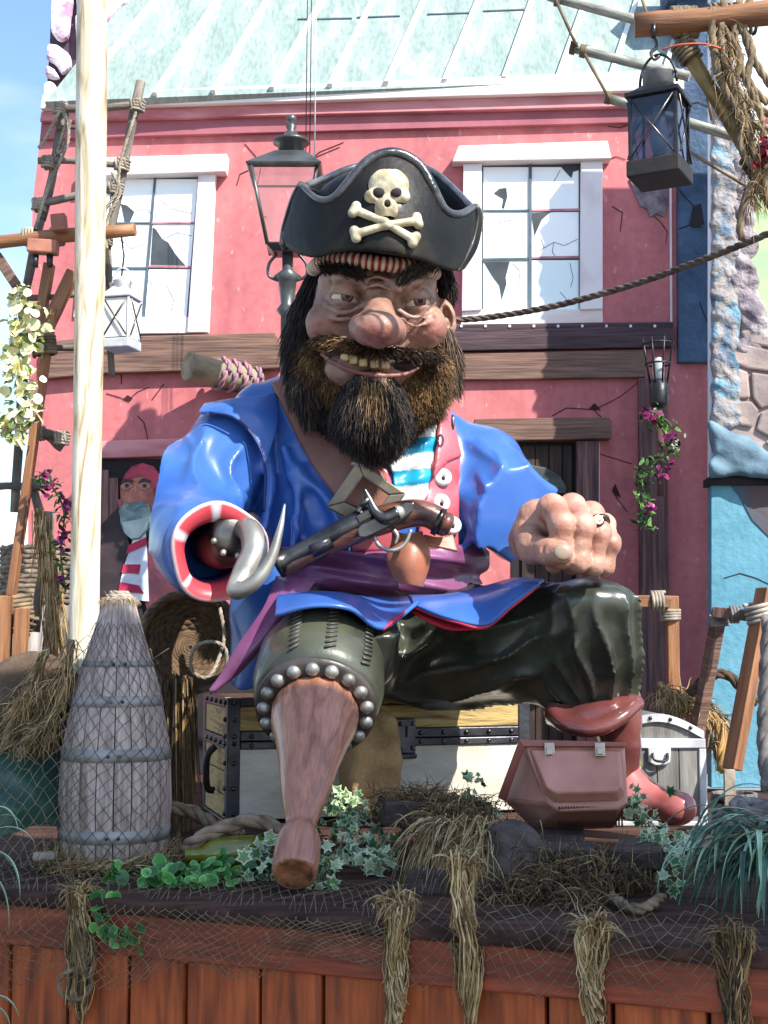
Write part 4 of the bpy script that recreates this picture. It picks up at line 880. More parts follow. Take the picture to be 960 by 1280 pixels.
def cluster(root, name, ms, pts, spread, n, size, up=(0, -.6, .5), jit=1.25):
    pts = np.asarray(pts); 
    for i in range(n):
        c = pts[rng.integers(0, len(pts))] + rng.normal(0, 1, 3) * spread
        if c[2] < DZ + .004 and pts[0][2] > DZ - .02 and c[1] > 4.4: c[2] = DZ + .01 + abs(rng.normal(0, .01))
        nv = Vector(nrm(np.array(up) + rng.normal(0, jit * .5, 3))); qn = nv.to_track_quat('Z', 'Y') @ Vector((0, 0, 1)).rotation_difference(Vector((0, 0, 1)))
        M = qn.to_matrix() @ Matrix.Rotation(rng.uniform(0, 6.28), 3, 'Z')
        sc_ = size * rng.uniform(.6, 1.3); place(name, ms[rng.integers(0, len(ms))], m_leaf, c, M.to_euler(), root, (float(sc_ * rng.uniform(.75, 1.1)), float(sc_), float(sc_ * rng.uniform(.3, 2.6))))
def vinestem(root, pts, r_=.004, m=None): return obj('stem', MB().tube(smoothpts(pts, 6), r_, 6), m or mat('green_stem', '#5c6a38', '#46502a', rough=.6), root, smooth=True)
vy = thing('yellow_flower_garland', 'garland of pale yellow blossoms climbing the far left rigging', 'flowers', P(20, 450, 5.3))
vp_ = smoothpts([P(22, 365, 5.3), P(36, 400, 5.3), P(20, 450, 5.3), P(28, 500, 5.3), P(10, 545, 5.3)], 8); vinestem(vy, [P(22, 360, 5.32), P(34, 400, 5.32), P(20, 450, 5.32), P(26, 500, 5.32), P(10, 550, 5.32)])
cluster(vy, 'petal', L_yel, vp_, (.038, .03, .02), 290, .046); 
vu = thing('purple_flower_vine', 'green vine with magenta flowers hanging left of the pale pole', 'flowers', P(70, 660, 5.35))
vp_ = smoothpts([P(52, 598, 5.35), P(66, 610, 5.35), P(80, 640, 5.35), P(76, 690, 5.35), P(80, 738, 5.35)], 8); vinestem(vu, [P(50, 596, 5.37), P(66, 610, 5.37), P(80, 640, 5.37), P(76, 690, 5.37), P(82, 740, 5.37)])
cluster(vu, 'leaf', L_pt, vp_, (.022, .02, .02), 110, .040); cluster(vu, 'petal', L_pur, [P(x, y, 5.30) for x, y in ((54, 592), (60, 612), (82, 628), (78, 668), (76, 684), (80, 722))], (.012, .01, .012), 48, .026)
# ---- mound and tarp at the left
V, Fq = surfnet(lambda G: smin(ell(G, P(40, 900, 5.2), (.22, .22, .26)), ell(G, P(-10, 940, 5.1), (.2, .2, .22)), .1) + .012 * nz3(G[0], G[1], G[2], 16, 3), P(20, 1000, 5.2) - .40, P(20, 900, 5.2) + .42, .016)
tag(obj('brown_sack', (V, Fq), mat('dark_burlap', '#5e4a38', '#3c2e24', sc=9, rough=.95, bump=1, bsc=50), None, smooth=True), 'bulging dark brown sack draped with straw at far left', 'sack')
n = 420; pp = np.array([P(x, y, 4.96) for x, y in ((10, 900), (30, 880), (50, 870), (66, 900), (40, 910), (20, 930), (80, 840), (60, 860))])
tuft('straw_clump', 'pale straw clump hanging over the dark sack at far left', 'straw', pp[rng.integers(0, 8, n)] + rng.normal(0, .02, (n, 3)), np.tile((-.25, -.2, -.8), (n, 1)), .11, .003, jit=.5, wave=.2, bend=.3)
o = sheet('green_tarp', [[Q(-60, 880, 5.25), Q(0, 905, 5.10), Q(50, 905, 5.10), Q(84, 915, 5.15)], [Q(-60, 940, 5.0), Q(0, 935, 4.95), Q(46, 948, 5.0), Q(84, 960, 5.05)], [Q(-60, 1000, 4.85), Q(10, 985, 4.8), Q(50, 990, 4.90), Q(84, 1000, 4.95)], [Q(-60, 1050, 4.75), Q(4, 1045, 4.72), Q(50, 1030, 4.85), Q(84, 1036, 4.9)]], mat('green_tarp', '#264a40', '#17342c', sc=4, rough=.5, bump=.4, bsc=9, bdist=.04), None, .01, 14, 14)
vv_ = o.data.vertices
co_ = np.zeros(len(vv_) * 3, dtype=np.float32); vv_.foreach_get('co', co_); co_ = co_.reshape(-1, 3); co_[:, 1] -= .05 * (1 - abs(np.sin(9 * co_[:, 0] + 13 * co_[:, 2] + 2 * nz3(co_[:, 0], co_[:, 1], co_[:, 2], 4, 2)))) ** 2 + .02 * nz3(co_[:, 0], co_[:, 1], co_[:, 2], 14, 5); vv_.foreach_set('co', co_.ravel())
tag(o, 'crumpled dark green tarpaulin beside the tall keg', 'tarpaulin')
# ---- foreground rope strands sweeping down at far left
for i, pts in enumerate(([(60, 810), (40, 850), (16, 900), (-10, 980)], [(90, 800), (75, 880), (30, 930), (-10, 1010)])):
    rk0 = rope_mb(MB(), smoothpts([P(x, y, 4.92) for x, y in pts], 8), .014, k=3); tag(obj('draped_rope', rk0, m_rope, None, smooth=True), ('upper' if i == 0 else 'lower') + ' of two brown ropes draped across the far left sack', 'rope')
    n = 110; pp = smoothpts([P(x, y, 4.9) for x, y in pts], 8); kk = rng.integers(0, len(pp) - 6, n); T = np.gradient(pp, axis=0)[kk]
    tuft('frayed_rope', ('upper' if i == 0 else 'lower') + ' of two frayed straw ropes sweeping down over the far left sack', 'rope', pp[kk] + rng.normal(0, .010, (n, 3)), T / np.linalg.norm(T, axis=1, keepdims=True), .09, .0024, jit=.35, bend=.1, wave=.2)
# ======================= lanterns =======================
def lantern(name, label, px, py, Y, w_, h_, rz, mframe, mbase, tilt=0, mchim=None):
    c = P(px, py, Y); t = thing(name, label, 'lantern', c); M = rotm((0, 0, 1), R(rz)); fr = w_ * .075
    L3 = lambda x, y, z: c + M @ np.array((x, y, z))
    for sx_ in (-1, 1):
        for sy_ in (-1, 1):
            mb = MB(); mb.box(L3(sx_ * (w_ / 2 - fr / 2), sy_ * (w_ / 2 - fr / 2), 0), (fr, fr, h_), M); obj('post', mb, mframe, t, bevel=.002)
    mb = MB(); mb.box(L3(0, 0, -h_ / 2 - .17 * w_), (w_ * 1.08, w_ * 1.08, w_ * .34), M); obj('base', mb, mbase, t, bevel=.005)
    mb = MB(); mb.box(L3(0, 0, h_ / 2 + .008), (w_ * 1.10, w_ * 1.10, .016), M); mb.prism([L3(x * w_ * .5, y * w_ * .5, h_ / 2 + .017) for x, y in ((-1, -1), (1, -1), (1, 1), (-1, 1))], [L3(x * w_ * .25, y * w_ * .25, h_ / 2 + .05) for x, y in ((-1, -1), (1, -1), (1, 1), (-1, 1))]); obj('roof', mb, mframe, t, bevel=.003)
    mb = MB(); mb.lathe(L3(0, 0, h_ / 2 + .030), [(0, w_ * .31), (.060 * w_ / .17, w_ * .31), (.065 * w_ / .17, w_ * .33), (.070 * w_ / .17, w_ * .33), (.078 * w_ / .17, w_ * .24), (.080 * w_ / .17, .01)], 24); obj('chimney', mb, mchim or mframe, t, smooth=True)
    z0 = h_ / 2 + .06; pts = [L3(w_ * .38 * math.cos(a), 0, z0 + w_ * .62 * max(0, math.sin(a))) for a in np.linspace(0, math.pi, 20)]; obj('carry_ring', MB().tube(pts, .0045, 8), mframe, t, smooth=True)
    g_ = mat('lantern_glass', '#9aa2b4', rough=.05, bump=0, trans=1) if mchim else mat('milky_glass', '#f2f4f6', rough=.3, bump=0, trans=.3)
    for k in range(4):
        Mk = M @ rotm((0, 0, 1), k * math.pi / 2); nvec = Mk @ np.array((0, -1, 0)); cc = c + nvec * (w_ / 2 - fr * .6)
        mb = MB(); mb.box(cc, (w_ - fr * 2, .003, h_ - .01), Mk); pn = obj('pane', mb, g_, t)
        a = cc + nvec * .012; ux = Mk @ np.array((1, 0, 0)); 
        for s in (-1, 1): obj('cross_wire', MB().tube([a - ux * s * (w_ / 2 - fr) + np.array((0, 0, h_ / 2 - .01)), a + ux * s * (w_ / 2 - fr) - np.array((0, 0, h_ / 2 - .01))], .0032, 6), m_steel, pn, smooth=True)
    mb = MB(); mb.lathe(L3(0, 0, -h_ / 2 + .002), [(0, w_ * .16), (.02, w_ * .17), (.03, w_ * .12)], 14); obj('burner', mb, m_steell, t, smooth=True)
    mb = MB(); mb.lathe(L3(0, 0, -h_ / 2 + .03), [(0, w_ * .12), (.05, w_ * .20), (.12, w_ * .13), (.16, w_ * .13)], 14); obj('glass_chimney', mb, mat('frosted_glass', '#e8eef0', rough=.3, trans=.5, bump=0), t, smooth=True)
    return t
m_wfr = mat('white_lantern_metal', '#d8dadd', '#b0b4b8', sc=8, rough=.35, metal=.1)
lt = lantern('hanging_lantern', 'black square lantern with crossed wires hanging from the top right log', 824, 167, 4.2, .158, .205, -27, m_iron, mat('lantern_base', '#1c1816', '#2a221c', rough=.6), 0, mat('chimney_grey', '#76777a', '#54555a', sc=8, rough=.4, metal=.3))
lt2 = lantern('hanging_lantern', 'small white square lantern hanging beside the pale pole', 152, 400, 5.45, .115, .17, -14, m_wfr, m_wfr)
obj('chain', MB().tube([P(152, 345, 5.45), P(155, 320, 5.45), P(152, 297, 5.44)], .004, 6), m_steel, lt2, smooth=True)
# street lantern behind the hat
YS = 7.2; ps = P(365, 300, YS); sl_ = thing('street_lantern', 'old grey street lantern with pointed roof on a post behind the hat', 'street lamp', (ps[0], YS, DZ))
S_ = lambda x, y, d=0: P(x, y, YS + d)
m_lg = mat('lamp_grey', '#5c5e5c', '#3c3e40', sc=6, rough=.35, metal=.4)
zc = lambda y: S_(360, y)[2]; xc_ = S_(360, 260)[0]
def pyr(name, x0, x1, y0, x2, x3, y1, m, bev=.004):
    a = S_(x0, y0)[0]; b = S_(x1, y0)[0]; c = S_(x2, y1)[0]; d = S_(x3, y1)[0]; h1 = (b - a) / 2; h2 = (d - c) / 2; mb = MB()
    mb.prism([(a, YS - h1, zc(y0)), (b, YS - h1, zc(y0)), (b, YS + h1, zc(y0)), (a, YS + h1, zc(y0))], [(c, YS - h2, zc(y1)), (d, YS - h2, zc(y1)), (d, YS + h2, zc(y1)), (c, YS + h2, zc(y1))]); return obj(name, mb, m, sl_, bevel=bev)
pyr('roof', 345, 382, 194, 312, 403, 217, m_lg); pyr('roof_edge', 311, 404, 217, 313, 402, 221, m_lg)
mb = MB(); mb.lathe((xc_ + .015, YS, zc(196)), [(0, .075), (.07, .070), (.075, .10), (.09, .10), (.10, .06), (.15, .02), (.17, .03), (.19, .012), (.20, .028), (.225, .028), (.24, .004)], 20); obj('finial', mb, m_lg, sl_, smooth=True)
for a, b in (((318, 221), (336, 312)), ((398, 221), (380, 312))):
    for s in (-1, 1):
        p = S_(*a); q = S_(*b); hh = abs(p[0] - xc_); h2 = abs(q[0] - xc_); obj('frame_bar', MB().tube([(p[0], YS + s * hh, p[2]), (q[0], YS + s * h2, q[2])], .010, 8), m_lg, sl_, smooth=True)
pyr('glass_body', 320, 396, 222, 338, 378, 308, mat('lamp_glass', '#f4ecec', rough=.05, bump=0, trans=.92), 0)
pyr('bottom_tray', 334, 382, 310, 342, 374, 318, m_lg)
mb = MB(); mb.lathe((xc_, YS, DZ), [(0, .10), (.10, .09), (.14, .05), (zc(395) - DZ, .035), (zc(388) - DZ, .060), (zc(380) - DZ, .035), (zc(352) - DZ, .05), (zc(346) - DZ, .075), (zc(338) - DZ, .03), (zc(318) - DZ, .03)], 18); obj('post', mb, m_lg, sl_, smooth=True)
for s in (-1, 1): obj('scroll', MB().tube(smoothpts([(xc_ + s * .03, YS, zc(352)), (xc_ + s * .10, YS, zc(345)), (xc_ + s * .10, YS, zc(330)), (xc_ + s * .06, YS, zc(318))], 6), .009, 6), m_lg, sl_, smooth=True)
for i, (x, r_) in enumerate(((383, .003), (388, .003), (394, .004))):
    mb = MB().tube([P(x + 2, -60, 7.3), P(x - 1, 205, 7.3)], r_, 5); tag(obj('guy_wire', mb, m_iron if i < 2 else m_wfr, None, smooth=True), ['leftmost dark guy wire crossing the green roof above the street lantern', 'middle dark guy wire crossing the green roof above the street lantern', 'pale guy wire, rightmost of three above the street lantern'][i], 'wire', 'guy wires')
# torch basket on the right with a vine
tc_ = P(825, 560, 7.5); TX = tc_[0]; tr = thing('torch_basket', 'black iron torch basket on a wooden pole in front of the right corner beam', 'torch', (TX, 7.5, DZ))
zt = lambda y: P(825, y, 7.5)[2]
stick('pole', (TX, 7.5, zt(620)), (TX + .0, 7.5, zt(510)), .022, .022, m_postw, tr)
mb = MB(); mb.lathe((TX, 7.5, zt(510)), [(0, .02), (.01, .045), (.03, .053), (zt(476) - zt(510), .053), (zt(474) - zt(510), .03)], 18); obj('socket', mb, m_iron, tr, smooth=True)
for k in range(8):
    an = k * math.pi / 4 + .2; obj('cage_bar', MB().tube([(TX + .05 * math.cos(an), 7.5 + .05 * math.sin(an), zt(480)), (TX + .072 * math.cos(an), 7.5 + .072 * math.sin(an), zt(450)), (TX + .090 * math.cos(an), 7.5 + .090 * math.sin(an), zt(424))], .0055, 6), m_iron, tr, smooth=True)
for y, r_ in ((430, .084), (455, .070)): obj('cage_ring', MB().tube([(TX + r_ * math.cos(a), 7.5 + r_ * math.sin(a), zt(y)) for a in np.linspace(0, 6.283, 30)], .006, 6, cap=False), m_iron, tr, smooth=True)
mb = MB(); mb.lathe((TX, 7.5, zt(476)), [(0, .03), (.10, .034), (.13, .02), (.135, .003)], 14); obj('torch_glass', mb, MATS['frosted_glass'], tr, smooth=True)
vt = thing('torch_vine', 'trailing vine with dark magenta flowers wound round the torch pole', 'vine', P(822, 660, 7.42))
vp_ = smoothpts([P(808, 520, 7.40), P(836, 530, 7.40), P(842, 560, 7.40), P(815, 580, 7.40), P(802, 600, 7.40), P(808, 630, 7.40), P(805, 655, 7.40)], 8); vinestem(vt, [P(806, 515, 7.42), P(836, 528, 7.42), P(842, 560, 7.42), P(815, 580, 7.42), P(802, 600, 7.42), P(808, 630, 7.42), P(803, 660, 7.42)])
cluster(vt, 'leaf', L_pt, vp_, (.030, .02, .03), 190, .05); cluster(vt, 'petal', L_pur, [P(x, y, 7.35) for x, y in ((808, 516), (814, 524), (832, 580), (830, 590), (812, 636), (838, 548))], (.018, .01, .018), 44, .035)
# ======================= the seated pirate figure =======================
m_coat = mat('blue_leather', '#335da8', '#466fb0', sc=3, rough=.33, bump=.05, bsc=60, coat=.2, lo=.42, hi=.85, bdist=.004, grain=.14, gsc=5)
m_lining = mat('pink_lining', '#c22f44', '#9c2038', sc=5, rough=.4, bump=.1)
m_vest = mat('rose_leather', '#bc5c66', '#a04450', sc=5, rough=.32, bump=.12, coat=.2)
m_strap = mat('brown_leather_strap', '#8e5e4c', '#6c4234', sc=4, rough=.5, bump=.25, bsc=40)
m_tongue = mat('tan_leather_tongue', '#a8694c', '#85503c', sc=5, rough=.45, bump=.2)
m_sash = mat('purple_sash', '#86507a', '#68365a', sc=4, rough=.36, bump=.1, bsc=30, coat=.3)
m_trous = mat('olive_black_leather', '#42453a', '#282a23', sc=4, rough=.3, bump=.2, bsc=26, coat=.3, lo=.3, hi=.7, bdist=.006)
m_cuffl = mat('olive_leather', '#484a3a', '#32342a', sc=4, rough=.38, bump=.25, bsc=30, coat=.25)
m_steel = mat('dark_steel', '#6e6a66', '#3a3838', sc=8, rough=.3, metal=.9, bump=.1)
m_steell = mat('worn_steel', '#a09c94', '#6a6660', sc=6, rough=.3, metal=.9, bump=.1, rvar=.08)
m_brass = mat('dull_buckle', '#94897a', '#6c6252', sc=6, rough=.4, metal=.4, bump=.15)
m_boot = mat('maroon_leather', '#74403a', '#4a2826', sc=4, rough=.22, bump=.12, coat=.5, bsc=25, c3='#60332f', lo=.3, hi=.7)
m_footb = mat('rose_boot_foot', '#b0645e', '#8a443e', sc=4, rough=.25, bump=.1, coat=.5)
m_peg = mat('peg_wood', '#ba8068', '#7a4a36', sc=5, stretch=(6, 6, .5), rough=.35, bump=.35, bsc=14, c3='#a8705a', lo=.25, hi=.75, grain=.3, gsc=16, coat=.25, dist=.5)
m_skin = mat('painted_skin', '#ffffff', '#d8c8c0', sc=9, rough=.5, bump=.75, bsc=30, vcol=True, coat=.03, grain=.34, gsc=13, bdist=.008)
m_hatl = mat('black_hat_leather', '#0e0d0b', '#28231a', sc=4, rough=.5, bump=.4, bsc=34, coat=.06, c3='#14120f', spec=.22, bdist=.006)
m_hatr = mat('hat_trim', '#4a4a4c', '#1e1e22', sc=9, rough=.28, bump=.5, bsc=30, coat=.4)
m_bone = mat('old_bone', '#d3c9ae', '#8b7f62', sc=14, rough=.5, bump=.4, lo=.3, hi=.62)
m_hair = mat('painted_hair', '#ffffff', '#c8b8a8', sc=30, rough=.5, bump=0, vcol=True, spec=.35)
PB = P(450, 870, 6.2)
pir = thing('pirate_statue', 'giant seated pirate figure in blue coat with hook hand, wooden peg leg and skull hat', 'statue', (PB[0], 6.2, 1.35))
Q = lambda x, y, Y: P(x, y, Y)
def fold(G, dr, fq, seed):
    a = np.sin(fq * (G[0] * dr[0] + G[1] * dr[1] + G[2] * dr[2]) + 1.9 * nz3(G[0], G[1], G[2], 4.2, seed)); k = .5 + .5 * nz3(G[0], G[1], G[2], 3.1, seed + 5)
    return (1 - abs(a)) ** 2.2 * np.clip(k * 1.6 - .2, 0, 1)
def polar(G, a, b, ref=(0, -1, 0)):
    a = np.array(a); b = np.array(b); ax_ = b - a; L_ = np.linalg.norm(ax_); ax_ = ax_ / L_; u_ = nrm(np.array(ref, float) - ax_ * np.dot(ref, ax_)); v_ = np.cross(ax_, u_)
    x, y, z = G[0] - a[0], G[1] - a[1], G[2] - a[2]
    return (x * ax_[0] + y * ax_[1] + z * ax_[2]) / L_, np.arctan2(x * v_[0] + y * v_[1] + z * v_[2], x * u_[0] + y * u_[1] + z * u_[2])
def drape(G, a, b, n, twist, amp, w0, w1, seed=0, sharp=1.6):
    t, an = polar(G, a, b); wp = nz3(G[0], G[1], G[2], 5.5, seed)
    k = (1 - abs(np.sin(n * an / 2 + twist * t + 1.1 * wp))) ** sharp
    return amp * k * np.clip((t - w0) / .25, 0, 1) * np.clip((w1 - t) / .25, 0, 1) * (.65 + .5 * nz3(G[0], G[1], G[2], 3.7, seed + 2))
# ---- coat torso (one continuous surface with both sleeves)
cuffC = Q(272, 689, 5.30); cuffN = nrm((.42, -.88, -.16))
elbL = Q(228, 652, 5.80); shL = Q(296, 558, 6.02)
shR = Q(603, 588, 6.10); elbR = Q(652, 660, 5.85); wrR = Q(664, 672, 5.50)
def torso(G):
    d = ell(G, Q(462, 655, 6.16), (.53, .42, .50))
    d = smin(d, ell(G, Q(446, 560, 6.18), (.56, .32, .27), rotm((0, 1, 0), R(5))), .25)
    d = smin(d, cap(G, Q(330, 520, 6.1), Q(420, 500, 6.1), .15, .18), .12)
    return d
def sleeveL(G):
    d = cap(G, shL, elbL, .205, .195)
    d = smin(d, cap(G, elbL, cuffC - cuffN * .12, .20, .205), .10)
    d = smin(d, sph(G, Q(232, 610, 5.86), .15), .08)
    return d
def sleeveR(G):
    d = cap(G, shR, Q(640, 640, 5.9), .20, .165)
    d = smin(d, cap(G, Q(640, 640, 5.9), wrR, .165, .135), .10)
    return d
def coat(G):
    d = torso(G)
    sL = sleeveL(G); sR = sleeveR(G)
    d = smin(d, sL, .035); d = smin(d, sR, .07)
    # folds: ridges and valleys
    for pts, r_, k in (([(300, 622, 5.72), (262, 640, 5.58), (222, 640, 5.57)], .016, .04),
                       ([(300, 622, 5.72), (262, 640, 5.56), (222, 640, 5.55)], .02, .05), ([(325, 540, 5.88), (338, 600, 5.82), (330, 660, 5.78)], .02, .07),
                       ([(355, 560, 5.82), (372, 620, 5.76), (365, 690, 5.74)], .015, .07), ([(372, 590, 5.78), (420, 640, 5.74), (430, 680, 5.74)], .013, .06),
                       ([(600, 560, 5.93), (640, 600, 5.86), (655, 650, 5.78)], .018, .06), ([(585, 620, 5.86), (612, 655, 5.80), (640, 690, 5.72)], .02, .06), ([(590, 650, 5.85), (605, 690, 5.78)], .02, .05),
                       ([(575, 690, 5.85), (600, 660, 5.84), (640, 640, 5.76)], .015, .05)):
        pp = [Q(*p) for p in pts]; d = smin(d, chain(G, smoothpts(pp, 4), r_), k)
    for pts, r_, k in (([(318, 520, 5.86), (328, 570, 5.80), (322, 640, 5.72), (312, 700, 5.7)], .012, .05),
                       ([(235, 655, 5.50), (215, 690, 5.45), (212, 730, 5.42)], .012, .05), 
                       ([(567, 560, 5.86), (574, 620, 5.82), (570, 680, 5.80)], .010, .04),
                       ([(390, 620, 5.74), (400, 680, 5.72)], .012, .05)):
        pp = [Q(*p) for p in pts]; d = smax(d, -chain(G, smoothpts(pp, 4), r_), k)
    d = d + .004 * nz3(G[0], G[1], G[2], 9, 2) - .014 * fold(G, (.75, -.2, .62), 13, 1) * np.clip((G[0] - Q(330, 600, 5.8)[0]) / -.1, 0, 1) - .013 * fold(G, (.92, 0, .35), 15, 4) * np.clip((G[0] - Q(340, 600, 5.8)[0]) / .1, 0, 1)
    d = d - drape(G, shL, elbL, 7, 3.2, .036, .1, 1.2, 2) * np.clip((Q(322, 600, 5.8)[0] - G[0]) / .06, 0, 1) - drape(G, elbL, cuffC, 7, 1.0, .020, .0, .85, 5) * np.clip((Q(300, 600, 5.6)[0] - G[0]) / .05, 0, 1)
    d = d - drape(G, shR, wrR, 8, 3.0, .040, .1, .95, 8) * np.clip((G[0] - Q(590, 600, 5.9)[0]) / .06, 0, 1)
    # open bottom, open cuffs
    d = smax(d, -(G[2] - Q(460, 752, 5.8)[2]), .02)
    d = smax(d, hs(G, cuffC, cuffN), .012)
    inn = cap(G, cuffC + cuffN * .1, cuffC - cuffN * .22, .178, .145)
    d = smax(d, -inn, .012)
    d = smax(d, hs(G, wrR + np.array((.02, 0, 0)), nrm((.35, -.95, .05))), .012)
    d = smax(d, -cap(G, wrR + np.array((.05, -.1, 0)), wrR - np.array((.05, -.16, 0)), .118, .10), .01)
    return d
lo, hi = bnds([Q(190, 480, 5.2), Q(690, 480, 6.6), Q(460, 760, 5.3), Q(190, 740, 5.2)], .05)
sdf_obj('coat', coat, lo, hi, .0112, m_coat, pir, smooth_it=1)
# ---- coat lining ring (rolled pink cuff with white stripes)
def ringmesh(c, ax, prof, n=48, colf=None):
    mb = MB(); mb.lathe(c, prof, n, ax, (1, 0, 0)); return mb
cf = MB(); n = 64; a = Vector(cuffN); u = Vector(nrm(np.cross(np.array((0, 0, 1.0)), cuffN))); w_ = a.cross(u)
m_cuffc = mat('cuff_lining', '#ffffff', '#e2d0d0', sc=6, rough=.4, bump=.15, vcol=True)
prof = [(.004, .185, 0), (.016, .198, 0), (.026, .194, 0), (.028, .182, 1), (.016, .160, 2), (-.01, .136, 2), (-.08, .124, 3), (-.14, .12, 3)]
cvals = []
for t, rr, kk in prof:
    for i in range(n):
        an = 2 * math.pi * i / n; wob = 1 + .035 * math.sin(3 * an + 1) + .02 * math.sin(5 * an)
        r_ = rr * wob * (1 - .16 * max(0, math.sin(an)) * (kk >= 2))
        cf.v.append(tuple(Vector(cuffC) + a * t + (u * math.cos(an) + w_ * math.sin(an)) * r_))
        stripe = any(abs(((math.degrees(an) - s + 180) % 360) - 180) < wdt for s, wdt in ((98, 7), (160, 7), (225, 4), (320, 5)))
        c = hexc('#c8464f') if kk in (1, 2) else hexc('#d8c4c8') if kk == 0 else hexc('#1c2350')
        if kk in (1, 2) and stripe: c = hexc('#d6dae0')
        cvals.append(c)
m_ = len(prof); cf.f = [(j * n + i, j * n + (i + 1) % n, (j + 1) * n + (i + 1) % n, (j + 1) * n + i) for j in range(m_ - 1) for i in range(n)]
o = obj('rolled_cuff', (np.array(cf.v), cf.f), m_cuffc, pir, smooth=True, col=np.array(cvals)); s_ = o.modifiers.new('Solid', 'SOLIDIFY'); s_.thickness = .008
# wrist stump, cup and hook
wl_ = cuffC - cuffN * .10 + np.array((.05, 0, .0))
obj('wrist', MB().tube([wl_ - cuffN * .16, wl_, cuffC + np.array((.05, .0, .01))], [.085, .085, .07], 16), mat('dark_red_glove', '#6e2a26', '#451a18', rough=.5), pir, smooth=True)
hk = obj('hook', MB().tube(smoothpts([Q(300, 662, 5.36), Q(313, 664, 5.24), Q(318, 690, 5.17), Q(304, 720, 5.13), Q(296, 738, 5.08), Q(318, 728, 5.05), Q(338, 700, 5.06), Q(350, 662, 5.08), Q(356, 630, 5.10)], 8),
         [.044, .046, .051, .050, .041, .032, .027, .020, .012, .004], 18), m_steell, pir, smooth=True)
mb = MB(); hc = Q(292, 668, 5.30); hn = nrm((.35, -.9, .05))
mb.lathe(hc, [(-.10, .05), (-.08, .085), (-.02, .090), (.0, .084), (.006, .086), (.014, .060), (.020, .03)], 22, hn)
obj('hook_cup', mb, m_steel, hk, smooth=True)
for an in (60, 100, 20):
    u = nrm(np.cross(hn, (0, 0, 1))); v = np.cross(hn, u); p = hc + (u * math.cos(R(an)) + v * math.sin(R(an))) * .085 + hn * .005
    obj('rivet', MB().ell(p, (.014,) * 3, 8, 6), m_steell, hk, smooth=True)
# ---- clothing inlays lying on the torso
def inlay(name, poly, out, m, Yr=(5.55, 6.1), h=.008, rnd=.012, extra=None, body=None, parent=pir, label=None, colfn=None):
    lo, hi = bnds([Q(x, y, Y) for x, y in poly for Y in Yr], .03); body = body or torso
    def fn(G):
        u, v = proj(G[0], G[1], G[2]); d2 = poly2(u, v, poly) / 295.0
        b = body(G)
        o_ = out + (extra(G, u, v) if extra else 0)
        return smax(smax(d2, b - o_, rnd), -(b + .03), .005)
    return sdf_obj(name, fn, lo, hi, h, m, parent, label=label, colfn=colfn)
def shirtcol(V):
    u, v = proj(V[:, 0], V[:, 1], V[:, 2]); s = (v - 536 + .12 * (u - 515)) % 44
    s2 = ((v + .10 * (u - 515)) - 548) / 19.5; k = np.floor(s2).astype(int)
    return np.where((k % 2 == 0)[:, None], np.array(hexc('#1f9cc4')), np.array(hexc('#dfe2de')))
inlay('striped_shirt', [(486, 520), (552, 520), (545, 560), (536, 640), (496, 640), (490, 590), (478, 560)], .026, mat('shirt_cloth', '#ffffff', '#e4e4e0', sc=8, rough=.35, bump=.2, vcol=True), h=.006,
      extra=lambda G, u, v: .010 * np.sin(u * .16 + v * .03) + .006 * np.sin(v * .3 + u * .08), colfn=shirtcol)
inlay('vest', [(446, 575), (462, 566), (486, 588), (494, 618), (498, 650), (500, 690), (440, 690), (440, 620)], .022, m_vest, h=.009)
inlay('vest', [(552, 520), (566, 520), (576, 566), (574, 640), (574, 700), (520, 700), (524, 650), (534, 610), (543, 560)], .030, m_vest, h=.008, extra=lambda G, u, v: .006 * np.sin(v * .11 + 1))
inlay('coat_collar', [(556, 505), (566, 520), (578, 570), (560, 578), (540, 600), (545, 560), (548, 520)], .050, m_vest, h=.008)
for x, y in ((553, 597), (551, 629), (565, 657)):
    # find the surface in front of this pixel
    Yc = 5.6
    for Yc in np.arange(5.5, 6.1, .005):
        q = Q(x, y, Yc)
        if torso(q[:, None]) .min() < .030: break
    mb = MB(); mb.lathe(Q(x, y, Yc - .0), [(-.012, .032), (.0, .040), (.010, .040), (.018, .030), (.016, .012), (.010, .008)], 18, nrm((.1, -1, .15)))
    bt = obj('button', mb, mat('button_white', '#ece6e0', '#c8bdb8', rough=.3, bump=.1), pir, smooth=True)
    obj('button_hole', MB().ell(Q(x + 1, y + 1.5, Yc - .014), (.009, .008, .012), 8, 6), m_dark, bt, smooth=True)
# strap across the chest
inlay('shoulder_strap', [(338, 478), (352, 474), (372, 486), (400, 520), (440, 566), (478, 590), (492, 612), (478, 640), (440, 634), (420, 622), (392, 585), (372, 550), (356, 515)], .052, m_strap, h=.009, rnd=.016)
# strap buckle: a square metal frame
def surfY(x, y, out, body=torso):
    for Yc in np.arange(4.9, 6.4, .004):
        if float(np.min(body(Q(x, y, Yc)[:, None]))) < out: return Yc
    return 5.8
bc = [(448, 577), (507, 618), (472, 669), (408, 635)]; bi = [(454, 597), (486, 620), (467, 648), (431, 629)]
Yb = surfY(458, 622, .06) - .05; mb = MB()
k = [Q(x, y, Yb + .02 * ((y - 620) / 40)) for x, y in bc]; ki = [Q(x, y, Yb + .02 * ((y - 620) / 40)) for x, y in bi]; dd = np.array((0, -.045, 0.0))
for i in range(4):
    j = (i + 1) % 4; mb.prism([k[i] + dd, k[j] + dd, ki[j] + dd, ki[i] + dd], [k[i], k[j], ki[j], ki[i]])
obj('strap_buckle', mb, m_brass, pir, bevel=.006)
sn = MB(); sn.ell(Q(447, 580, Yb - .03), (.03, .02, .016), 14, 8); sn.ell(Q(450, 588, Yb - .03), (.012, .02, .03), 10, 8); obj('strap_stud', sn, m_steell, pir, smooth=True)
